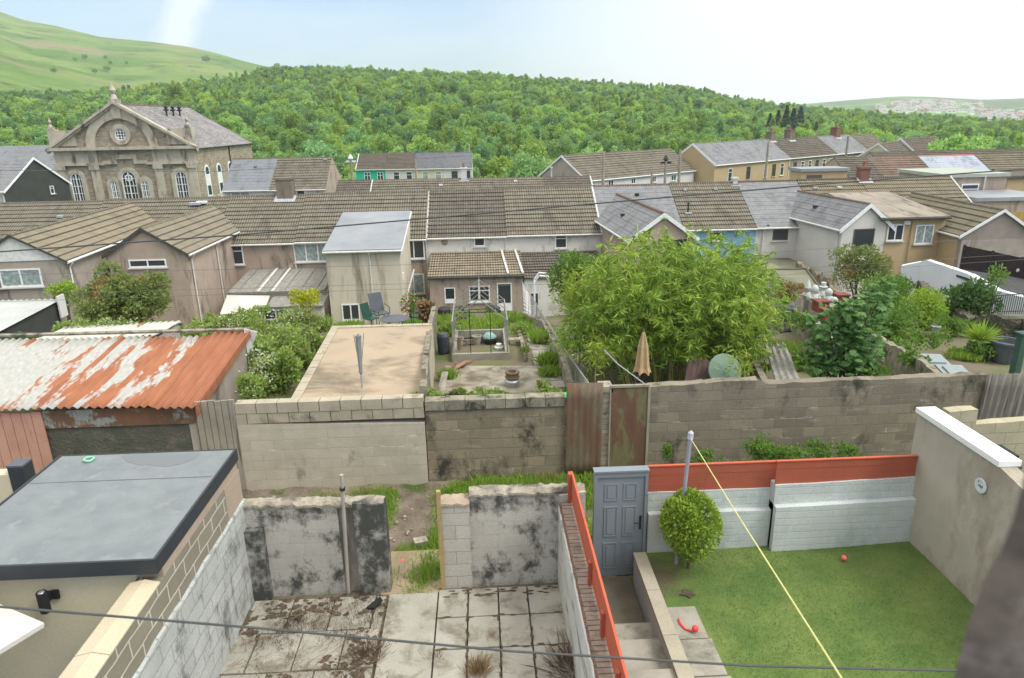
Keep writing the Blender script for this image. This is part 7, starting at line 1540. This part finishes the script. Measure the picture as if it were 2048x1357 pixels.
# pebbledashed wall with white coping
t0, t1 = at(1841, 822, YW+.1), at(2036, 955, 7.45); xr0 = t0.x; zr_ = t0.z; b0 = atz(1817, 1085, ZL+.1)
xr_ = (b0.x+xr0)/2; e = E('rendered_wall', (xr0, YW+.15, 0), 'tall pebbledashed garden wall with a bright white coping on the right of the lawn', 'wall'); m = MB(); dxx = (t1.x-t0.x)/(YW+.1-7.45)*1.0
yE = 1.65; 
m.prism([(0, 0, 0), (0, 0, zr_-.05), (dxx*yE*0, -yE-.05, zr_-.05), (0, -yE-.4, zr_-.12), (0, -8, zr_-1.4), (0, -8, 0)], (.22, 0, 0)); m.build('wall_face', M['pebble'], e); m = MB(); m.box(-.03, -yE-.08, zr_-.048, .27, .02, zr_+.03); m.build('coping', M['white2'], e, bevel=.03)
p = atx(1962, 972, xr0-.01); m = MB(); m.lathe((0, 0, 0), [(.105, 0), (.105, .012), (.09, .016), (.02, .012)], 24); o = m.build('wall_plaque', M['plq']); o.location = p; o.rotation_euler = (0, R(-90), 0); T(o, 'round pale ceramic plaque with a small dark pattern on the pebbledashed wall', 'plaque')
m = MB(); r_ = random.Random(4)
for i in range(7): y, z = r_.uniform(-.05, .04), r_.uniform(-.02, .07); m.lathe((z, y, .017), [(.011, 0), (.006, .003)], 6)
m.build('pattern', M['dark'], o)
# neighbour's cream block wall
pr_ = [at(1925, 826, 10.6), at(1955, 822, 10.6)]; a = at(1900, 824, 10.6); b = at(1957, 820, 10.6); c = at(2100, 850, 10.6)
wall('block_wall', 'cream block wall behind the white coping at the right edge', [a, b, Vector((b.x+.01, 10.6, at(1960, 850, 10.6).z)), at(2110, 838, 10.6)], -.4, .2, 'blkCream', jit=.01)
p = at(1985, 915, 9.9); m = MB(); m.box(-.28, -.2, -1.2, .28, .2, .12); m.lathe((.3, 0, -.25), [(.16, 0), (.2, .1), (.05, .15)], 10); o = m.build('black_bin', M['black'], bevel=.04); o.location = p; T(o, 'black bin top showing beyond the white coping', 'bin')
# bush, poles, balls
p = at(1382, 1048, 8.72); s = zc(p)/F; e = E('topiary_bush', (p.x, 8.72, ZL), 'round clipped yellow-green topiary bush on a short stem', 'bush'); rr_ = 59*s; cz = p.z-ZL
lb = [(np.array([0, 0, cz]), rr_*.93)]+[(np.array(v)*rr_*.62+np.array([0, 0, cz]), rr_*.42) for v in rng.normal(size=(16, 3))/1.7]
P_, d = crown_pts(lb[:1]*3+lb[1:], 9000, .72); q = P_-np.array([0, 0, cz]); rad = np.linalg.norm(q, axis=1, keepdims=True); q = np.where(rad > rr_*1.03, q/rad*rr_*1.03, q); P_ = q+np.array([0, 0, cz])
hole = np.linalg.norm(P_-np.array([.12, -.25, cz+.3]), axis=1) > .14
P_[:, 2] = (P_[:, 2]-cz)*1.16+cz-.02; P_[:, 2] += .05*np.sin(P_[:, 0]*14+P_[:, 1]*9)*1.0; hole &= (np.sin(P_[:, 0]*17+1)*np.sin(P_[:, 2]*19)*np.sin(P_[:, 1]*15+2) < .62)
leaf_obj('foliage', P_[hole], d[hole]*.7+rng.normal(size=d[hole].shape)*.5+np.array([0, 0, .3]), rng.uniform(.035, .07, hole.sum()), M['lfTop'], e, .6, .06); m = MB(); m.tube([(0, 0, -.05), (.02, 0, cz-.2)], .022, 7); m.build('stem', M['bark'], e)
pb = at(1351, 1136, 8.85); pt = at(1381, 874, 8.85); pb.z = ZL; e = E('clothes_post', tuple(pb), 'leaning grey metal clothes post in front of the topiary bush', 'post'); d = pt-pb; m = MB(); m.tube([(0, 0, -.1), d], .028, 12); m.build('pole', M['poleG'], e); m = MB(); m.tube([d*.985, d*1.03], [.042, .04], 12); m.tube([d*1.03, d*1.045], [.04, .01], 12); m.build('cap', M['poleCap'], e)
far = at(1683, 1357, 3.2); far2 = far+(far-pt)*.5
m = MB(); m.tube([pt+Vector((0, 0, -.02)), pt.lerp(far, .5)-Vector((0, 0, .03)), far, far2], .0065, 6); T(m.build('washing_line', M['rope']), 'pale yellow washing line running from the grey post towards the camera', 'line')
o_ball = atz(1687, 1122, ZL+.05)
for p, r, lb in ((o_ball, .042, 'small pinkish red ball on the lawn near the white wall'),):
    m = MB(); m.lathe((0, 0, 0), [(r*math.cos(a), r*math.sin(a)) for a in np.linspace(-1.5, 1.5, 9)], 14); o = m.build('ball', M['pinkB'], smooth=True); o.location = (p.x, p.y, lz(p.x)+.04); T(o, lb, 'ball')
e = E('dog_toy', tuple(atz(1390, 1264, ZL+.05)), 'red ball with a rope handle lying on the slab path', 'toy'); m = MB(); m.lathe((0, 0, .05), [(.045*math.cos(a), .045*math.sin(a)) for a in np.linspace(-1.5, 1.5, 9)], 14); m.build('ball', M['redB'], e, smooth=True)
o_ = Vector(e.location); m = MB(); m.tube([atz(1384, 1263, ZL+.05)-o_, atz(1370, 1258, ZL+.05)-o_, atz(1361, 1248, ZL+.05)-o_, atz(1357, 1238, ZL+.05)-o_], .014, 8); m.build('handle', M['redB'], e)
for i, (px, py) in enumerate(((1374, 1186), (1481, 1136))):
    p = atz(px, py, ZL+.01); m = MB(); ra = random.Random(i+3); rr2 = [(.11+ra.uniform(-.05, .04)) for _ in range(13)]; m.face([(rr2[k]*math.cos(k*6.283/13), rr2[k]*.8*math.sin(k*6.283/13), .006) for k in range(13)]); o = m.build('soil_patch', M['soil']); o.location = (p.x, p.y, lz(p.x)+.004); T(o, ('dark hole of bare soil', 'small bare soil patch')[i]+(' in the lawn corner nearest the coping', ' in the lawn right of the topiary bush')[i], 'soil patch')

# flat roofed outbuilding, left
fz = 2.42; q0, q1, q2, q3 = atz(133, 908, fz), atz(470, 905, fz), atz(301, 1119, fz), atz(0, 1097, fz); yB = (q0.y+q1.y)/2; xR = (q1.x+q2.x)/2; xLf = (q0.x+atz(0, 1010, fz).x)/2; yF = q2.y
e = E('outbuilding', (xR, yB, 0), 'flat roofed outbuilding with grey felt and a charcoal fascia, at the lower left', 'outbuilding'); W_ = xR-xLf; D_ = yB-yF
m = MB(); m.box(-W_, -D_, fz-.04, 0, 0, fz); m.build('roof', M['roofFelt'], e)
m = MB(); m.box(-.0, -D_-.03, fz-.17, .03, .02, fz+.015); m.box(-W_-.03, -D_-.03, fz-.17, -.0, -D_, fz+.01); m.box(-W_-.03, -D_, fz-.17, -W_, .02, fz+.015); m.box(-W_, .0, fz-.17, 0, .02, fz+.008); m.build('fascia', M['fasciaD'], e)
m = MB(); m.box(-W_+.03, -D_+.1, 0, -.28, -.05, fz-.05); m.build('wall', M['creamP'], e)
# puddle
m = MB()
for t_ in (.30,): m.box(-W_+.02, -D_*t_-.006, fz+.0005, -.04, -D_*t_+.006, fz+.005)
m.build('felt_seam', M['fasciaD2'], e)
pp = [atz(x, y, fz+.003) for x, y in ((243, 912), (255, 924), (280, 931), (300, 930), (330, 934), (362, 928), (388, 918), (400, 908), (330, 907), (262, 907))]; m = MB(); m.face([p-Vector(e.location) for p in pp][::-1]); m.build('puddle', M['puddle'], e)
p = atz(178, 920, fz+.02); m = MB(); n = 20; m.tube([(.065*math.cos(2*math.pi*i/n), .065*math.sin(2*math.pi*i/n), .012+.006*math.sin(i)) for i in range(n+1)], .014, 6, False); o = m.build('green_hose_coil', M['mint']); o.location = p; T(o, 'small mint green ring of tape lying on the grey felt roof', 'tape roll')
# wall lamp
pl = at(100, 1190, yF+.08); e2 = E('wall_lamp', (pl.x, yF+.09, pl.z), 'black up-and-down wall lamp on the cream outbuilding wall', 'lamp'); m = MB(); m.lathe((0, -.13, -.13), [(.05, 0), (.055, .01), (.055, .25), (.05, .26), (.045, .25), (.01, .24)], 16); m.build('lamp_body', M['black'], e2); m = MB(); m.box(-.03, -.09, -.04, .03, 0, .05); m.box(.03, -.03, -.05, .1, .0, .06); m.build('bracket', M['black'], e2); m = MB(); m.lathe((0, -.13, .125), [(.035, 0), (.03, .006), (.01, .008)], 14); m.build('lens', M['metal'], e2)
# boundary wall, left of the yard
e = E('side_wall', (xR+.02, yB, 0), 'block boundary wall, grey blocks above and peeling limewash below, left of the yard', 'wall'); zW = 2.12; th = .30; zsp = 1.60
m = MB(); m.box(-th, -7, zsp, 0, -.62, zW); m.build('upper_courses', M['blkGW'], e); m = MB(); m.box(-th, -D_+.1, zW+.001, -.002, -.05, fz-.05); m.box(-th, -.62, zsp-.2, .006, -.02, zW+.0005); m.build('patched_end', M['rPink2'], e)
m = MB(); n = 40; zs = lambda i: zsp+.012*math.sin(i*.9)+.008*math.sin(i*2.3)
for i in range(n):
    y0, y1 = -7*i/n, -7*(i+1)/n; m.face([(.03, y1, -.1), (.03, y0, -.1), (.03, y0, zs(i)), (.03, y1, zs(i+1))], [(y1, -.1), (y0, -.1), (y0, zs(i)), (y1, zs(i+1))]); m.face([(.03, y1, zs(i+1)), (.03, y0, zs(i)), (-.0, y0, zs(i)+.02), (0, y1, zs(i+1)+.02)])
m.box(-th, -7, 0, .028, 0, zsp-.06); m.build('limewash', M['limew'], e)
m = MB(); 
for i in range(5): m.prism([(-th-.02, -D_-.02-i*1.1, zW+.002), (.01, -D_-.02-i*1.1, zW+.002), (.01, -D_-.02-i*1.1, zW+.02), (-th*.5, -D_-.02-i*1.1, zW+.06), (-th-.02, -D_-.02-i*1.1, zW+.02)], (0, -1.09, 0))
m.build('coping', M['creamC'], e)
# parasol of the neighbour and patio
zp = 2.15; c0 = atz(88, 1246, zp); e1 = (atz(0, 1209, zp)-c0).normalized(); e2 = Vector((e1.y, -e1.x, 0)); e2 = e2 if e2.y < 0 else -e2; S_ = 2.4
e = E('patio_parasol', tuple((c0+(e1+e2)*S_/2)*1.0), 'large cream patio parasol at the lower left corner', 'parasol'); o_ = Vector(e.location); cn = [c0, c0+e1*S_, c0+(e1+e2)*S_, c0+e2*S_]; cn = [p-o_ for p in cn]; ap = Vector((0, 0, .45)); m = MB()
for i in range(4):
    a_, b_ = cn[i], cn[(i+1) % 4]; mid = (a_+b_)/2*.985+Vector((0, 0, .03)); m.face([a_, mid, ap]); m.face([mid, b_, ap]); m.face([a_, mid, mid-Vector((0, 0, .05)), a_-Vector((0, 0, .05))]); m.face([mid, b_, b_-Vector((0, 0, .05)), mid-Vector((0, 0, .05))])
m.build('canopy', M['parasol'], e); m = MB(); m.tube([(0, 0, -zp), (0, 0, .5)], .03, 8)
for r__ in cn: m.tube([Vector((0, 0, .40)), r__-Vector((0, 0, .04))], .008, 4)
m.build('pole', M['dark'], e)
m = MB(); m.face([(-16, 1, .0), (xR-.2, 1, .0), (xR-.2, yF, .0), (-16, yF, .0)]); T(m.build('patio', M['conc']), kind='structure')
p = at(75, 1335, 5.3); e = E('garden_sofa', (p.x-.3, 5.2, 0), 'dark grey rattan garden sofa below the cream parasol', 'sofa'); m = MB(); m.box(-1.2, -.4, .15, .45, .4, .42); m.box(-1.2, .25, .42, .45, .4, .8); m.box(.3, -.4, .42, .45, .25, .62); m.build('frame', M['slateP'], e, bevel=.02); m = MB(); m.box(-1.1, -.35, .421, .28, .2, .55); m.build('cushion', M['slateC2'], e, bevel=.03)
# left neighbour strip: cream wall and black post
a = at(-10, 945, 9.3); b = at(28, 945, 9.3); m = MB(); m.box(a.x-4, 9.2, 0, b.x, 9.4, a.z); o = m.build('cream_wall', M['creamP']); T(o, 'cream garden wall end left of the black gate post', 'wall')
a = at(38, 925, 9.3); m = MB(); m.box(-.11, -.11, -a.z, .11, .11, -.03); o = m.build('gate_post', M['fasciaD']); o.location = a; T(o, 'square charcoal gate post with a pale cap behind the felt roof', 'post'); m = MB(); m.box(-.115, -.115, -.028, .115, .115, .0); m.build('cap', M['slateP'], o)
# lane litter
p = atz(833, 990, -.1); p = at(833, 992, 10.6); m = MB(); m.box(-.12, -.07, 0, .12, .07, .12); o = m.build('brick_lump', M['cap'], bevel=.02); o.location = (p.x, 10.6, G(10.6)+.0); o.rotation_euler = (.2, .1, .4); T(o, 'pale broken block lying in the dark lane soil', 'rubble')
p = at(795, 1000, 10.0); m = MB(); m.lathe((0, 0, 0), [(.05, 0), (.07, .05), (.04, .1), (.01, .12)], 7); o = m.build('plastic_litter', M['pinkB']); o.location = (p.x, 10.0, G(10.0)); T(o, 'crumpled pink plastic litter in the lane by the gap', 'litter')
m = MB(); p = at(520, 965, 12.0); m.tube([(0, 0, .03), (.28, .1, .05)], .015, 5); m.tube([(-.05, 0, .03), (.22, .16, .06)], .012, 5); o = m.build('stick', M['wood']); o.location = (p.x, 12.0, G(12)); T(o, 'pale broken stick lying on the lane soil', 'stick')
for i in range(90):
    x, y = rng.uniform(-6, 7), rng.uniform(9.7, 12.8); 
    if i > 60: x, y = rng.uniform(-1.9, -.3), rng.uniform(10.2, 12)
    r = rng.uniform(.015, .045); m = MB() if i == 0 else m
    if i == 0: m = MB()
    m.lathe((x, y, G(y)-.01), [(r, 0), (r*1.1, r*.5), (r*.5, r), (r*.05, r*1.05)], 5)
T(m.build('stones', M['cap']), 'small pale stones scattered over the lane', 'stones', kind='stuff')
# grass and weeds in the lane and yard
def tufts(name, label, areas, mat, h, asp=.1, cat='grass', zf=None):
    Ps, Hs = [], []
    for (x0, x1, y0, y1, n, k) in areas:
        c = np.stack([rng.uniform(x0, x1, max(1, n//40)), rng.uniform(y0, y1, max(1, n//40))], 1); i = rng.integers(0, len(c), n); p = c[i]+rng.normal(size=(n, 2))*.09; z = np.array([(zf or G)(y) for y in p[:, 1]]); Ps.append(np.stack([p[:, 0], p[:, 1], z], 1)); Hs.append(rng.uniform(.4, 1.2, n)*h*k)
    P = np.concatenate(Ps); o = leaf_obj(name, P, rng.normal(size=P.shape)*.45+np.array([0, 0, .9]), np.concatenate(Hs), M[mat], None, asp, .03); return T(o, label, cat, kind='stuff')
def xat(px, Y): return at(px, 950, Y).x
tufts('lane_grass', 'fresh green grass and weeds growing along the lane', [(xat(900, 11), xat(1170, 11), 10.2, 12.7, 26000, 1.2), (xat(950, 12), xat(1300, 12), 11.6, 12.9, 16000, 1.3), (xat(690, 12), xat(780, 12), 11.2, 12.6, 8000, .9), (xat(860, 11), xat(960, 11), 10.0, 12.6, 6000, 1), (xP1-.4, xP1, 9.3, 10.6, 700, .8), (xP0, xP1, 10.3, 10.6, 900, .7), (xat(1300, 12), xat(1450, 12), 11.6, 12.8, 4200, 1.4), (xat(1300, 12), xat(1450, 12), 10.6, 12.8, 9000, 1.4), (xat(600, 12), xat(660, 12), 12.0, 12.6, 1200, .7), (xat(480, 11), xat(760, 11), 10.2, 12.5, 350, .6), (xP0+.1, xP1, 9.5, 10.1, 700, 1), (xP1-.35, xP1, 9.2, 10.2, 900, 1.3), (xP0+.3, xP1, 8.95, 9.12, 500, .6), (xat(1300, 12), xat(1830, 12), 10.5, 12.7, 16000, 1.1)], 'grassL', .15)
thk = [(1520, 898, 12.3, 34, 26), (1545, 905, 12.0, 40, 18), (1640, 900, 12.2, 44, 18), (1590, 910, 11.8, 40, 18), (1335, 905, 12.3, 12, 22), (1700, 905, 12, 30, 16), (1410, 915, 12.2, 34, 18)]
thicket('lane_weeds', 'tall leafy weeds against the long grey block wall', thk, 'lfMid', 2600, .05)
thicket('lane_weeds', 'tall wild grasses along the foot of the long grey block wall', [(a_, b_, c_, d_*1.2, e_) for a_, b_, c_, d_, e_ in thk]+[(1760, 912, 12, 40, 10), (1460, 905, 12.4, 40, 12)], 'grassL', 5200, .3, blade=True)
tufts('dead_plants', 'brown dead weeds and dried debris on the left half of the paving', [(xL+.3, xP0-.1, 8.0, 9.0, 1500, .6), (xP0-.6, xP0, 6.6, 8.4, 700, .6), (xL+.3, xP0-.4, 6.5, 8.2, 500, .5)], 'brownlit', .16, .07, 'debris', lambda y: 0)
def spray(px, py, n, h, mat, name, lab, sp=.12):
    p = atz(px, py, 0); P = np.stack([rng.normal(p.x, sp*.5, n), rng.normal(p.y, sp*.5, n), np.zeros(n)], 1); D = (P-np.array([p.x, p.y, -.15]))*3+rng.normal(size=P.shape)*.25; D[:, 2] = np.abs(D[:, 2])+.25; o = leaf_obj(name, P, D, rng.uniform(.4, 1.1, n)*h, M[mat], None, .045); T(o, lab, 'dead plant')
spray(955, 1345, 420, .22, 'dry', 'dead_grass_clump', 'straw-coloured dead grass clump on the square paving'); spray(985, 1275, 160, .10, 'dry', 'dead_grass_clump', 'small brown tuft between four square paving slabs', .1)
spray(735, 1312, 300, .2, 'brownlit', 'dead_weed_clump', 'dark reddish dead weed clump at the left edge of the smooth concrete strip', .22); spray(1150, 1335, 700, .3, 'brownlit', 'dead_weed_clump', 'spreading dead brown weed beside the litter at the foot of the brick wall', .3); spray(870, 1315, 120, .12, 'brownlit', 'dead_weed_clump', 'little brown weed at the joint between concrete strip and square slabs', .12)
m = MB(); p = atz(1175, 1325, 0); r_ = random.Random(3)
for i in range(14): x, y = p.x+r_.uniform(-.14, .12), p.y+r_.uniform(-.1, .12); a = r_.uniform(0, 3); s = r_.uniform(.03, .07); m.face([(x+s*math.cos(a+k*1.57), y+s*math.sin(a+k*1.57), .04+r_.uniform(0, .05)) for k in range(4)])
T(m.build('paper_litter', M['white2']), 'torn white paper and plastic litter by the brick wall', 'litter', kind='stuff')
n = 260; m = MB()
for i in range(n):
    x, y = rng.uniform(xL+.2, xP0), rng.uniform(6.6, 9.0); a = rng.normal(.75, .5); L_ = rng.uniform(.05, .22) if i < 200 else rng.uniform(.25, .5); m.tube([(x, y, .012), (x+math.cos(a)*L_, y+math.sin(a)*L_, .02)], .003, 3, False)
T(m.build('twigs', M['twig']), 'dry stalks and twigs scattered over the dirty paving', 'twigs', kind='stuff')
# soil drifts on paving
w_ = NTW('drift'); M['drift'] = surf('drifted_soil', (.13, .10, .07), (.085, .068, .05), 5, .95, .8, 40)
m = MB(); r_ = random.Random(12)
def drift(cx, cy, rx, ry):
    n = 26; pts = [(cx+rx*(1+.35*math.sin(k*1.9+cx*7)+r_.uniform(-.2, .2))*math.cos(2*math.pi*k/n), cy+ry*(1+.35*math.sin(k*2.3+cy*5)+r_.uniform(-.2, .2))*math.sin(2*math.pi*k/n), .006) for k in range(n)]
    for k in range(n): m.face([pts[k], pts[(k+1) % n], (cx, cy, .016)])
for i in range(900):
    x, y = r_.uniform(xL+.05, xP0+.02), r_.uniform(6.5, 9.0); dn_ = math.sin(x*3.1+1)*math.sin(y*3.7+x)+.5*math.sin(x*9+y*7)+(1.0 if y > 8.55 else 0)+(.9 if xP0-.35 < x < xP0-.02 else 0)
    if dn_ > .45: drift(x, y, r_.uniform(.015, .055), r_.uniform(.012, .045))
for i in range(90): j = r_.choice(range(1, 5)); drift(xs[j]+r_.uniform(-.02, .02), r_.uniform(6.5, 9), .012, .05)
for i in range(60): drift(r_.uniform(xP1, xS1-.1), r_.choice(ys[:5])+r_.uniform(-.02, .02) if i < 30 else r_.uniform(8.85, 9.02), .05, .018)
T(m.build('soil_drifts', M['drift']), 'dark soil and moss lying over the paving slabs', 'soil', kind='stuff')

# close stone reveal at the right
e = MB(); pts = [(2075, 900), (2046, 960), (2028, 1040), (2000, 1110), (1968, 1165), (1952, 1205), (1938, 1238), (1926, 1290), (1905, 1370), (1890, 1430)]; n = len(pts); Yq = .62
front = []
for i, (px, py) in enumerate(pts):
    front.append(at(px, py, Yq))
A_, B_, = front[0], front[-1]
rows = []
for i in range(46):
    f0 = i/45*(n-1); k = min(n-2, int(f0)); p = front[k].lerp(front[k+1], f0-k)+Vector((.0006*math.sin(i*.5)+.0004*math.sin(i*1.3), 0, 0)); rows.append([p+Vector((.055, .06, -.03)), p, p+Vector((.04, -.03, .0)), p+Vector((.5, -.1, 0))])
for i in range(45):
    for k in range(3): e.face([rows[i][k], rows[i+1][k], rows[i+1][k+1], rows[i][k+1]])
    e.face([rows[i][0], rows[i+1][0], rows[i+1][0]+Vector((.9, .1, -.1)), rows[i][0]+Vector((.9, .1, -.1))])
T(e.build('stone_reveal', M['quoin'], smooth=True), 'out of focus rough brown stone edge close to the camera at the lower right', 'stonework')

# ================================================================= wires
def wire(name, lab, pts, r, mat='cable', sag=0, grp=None):
    P_ = [at(*p) for p in pts]
    if len(P_) == 2:
        a, b = P_; P_ = [a.lerp(b, i/16)-Vector((0, 0, sag*4*(i/16)*(1-i/16))) for i in range(17)]
    m = MB(); m.tube(P_, r, 6); o = m.build(name, M[mat]); T(o, lab, 'cable', grp)
wire('overhead_cable', 'thick dark cable crossing close in front of the yards', [(-200, 1196, 3.6), (0, 1214, 3.6), (520, 1257, 3.6), (1024, 1303, 3.6), (1500, 1332, 3.6), (2250, 1350, 3.6)], .0075)
wire('overhead_cable', 'thick dark cable rising to the right across the terrace roofs', [(-200, 515, 12), (0, 504, 12), (480, 470, 12), (960, 428, 12), (1300, 398, 12), (1700, 364, 12), (2300, 320, 12)], .013)
for k, (y0, y1, y2, lb) in enumerate(((551, 529, 470, 'uppermost thin wire crossing the rear walls of the terrace'), (590, 567, 505, 'middle thin wire crossing the rear walls of the terrace'), (604, 577, 517, 'lowest thin wire crossing the rear walls of the terrace'))):
    wire('thin_wire', lb, [(-200, y0+6, 22), (0, y0, 22), (850, y1, 22), (1500, (y1+y2)/2+8, 22), (2300, y2-14, 22)], .006, 'cableG', grp='thin wires crossing the gardens')
wire('thin_wire', 'thin distant wire crossing the chapel windows', [(-100, 340, 60), (430, 344, 60), (930, 312, 60)], .02, 'cableG')
def upole(px, ytop, ybot, Y, r, lab, arms=0):
    t, b = at(px, ytop, Y), at(px+2, ybot, Y); e = E('utility_pole', (t.x, Y, -6.5), lab, 'pole'); m = MB(); m.tube([(0, 0, 0), (0, 0, t.z+6.5)], [r*1.2, r], 8); m.build('pole', M['greywood'], e)
    if arms: m = MB(); m.box(-.45, -.05, t.z+6.1, .45, .05, t.z+6.25); m.lathe((0, 0, t.z+6.3), [(.1, 0), (.25, .15), (.12, .4), (.05, .5)], 8); m.build('insulators', M['white' if arms == 2 else 'dark'], e)
upole(701, 316, 372, 66, .13, 'grey utility pole with white top fittings left of the teal house', 2); upole(1207, 306, 375, 62, .12, 'slim dark wooden pole in front of the long cream building'); upole(1332, 318, 365, 60, .11, 'wooden pole with a dark transformer head in front of the cream building', 1)
upole(1361, 300, 365, 60, .12, 'wooden pole left of the ochre gable end'); upole(1304, 345, 366, 60, .1, 'short wooden pole before the cream building'); upole(830, 318, 360, 100, .12, 'thin pole between the teal row roofs'); upole(1537, 285, 350, 80, .13, 'dark wooden pole in front of the oblique stone terrace'); upole(1697, 273, 315, 95, .16, 'wooden pole leaning near the far end of the oblique terrace')

# ================================================================= air
m = MB(); m.box(-1700, -60, -40, 3200, 3100, 330); o = m.build('haze', M['white']); T(o, 'thin pale summer haze filling the valley', 'haze', kind='stuff')
hm = bpy.data.materials.new('haze_air'); hm.use_nodes = True; hm.node_tree.nodes.clear(); ho = hm.node_tree.nodes.new('ShaderNodeOutputMaterial'); hv = hm.node_tree.nodes.new('ShaderNodeVolumePrincipled')
hv.inputs['Density'].default_value = .00021; hv.inputs['Color'].default_value = (.95, .97, 1, 1); hv.inputs['Anisotropy'].default_value = .3; hm.node_tree.links.new(hv.outputs[0], ho.inputs['Volume']); o.data.materials[0] = hm
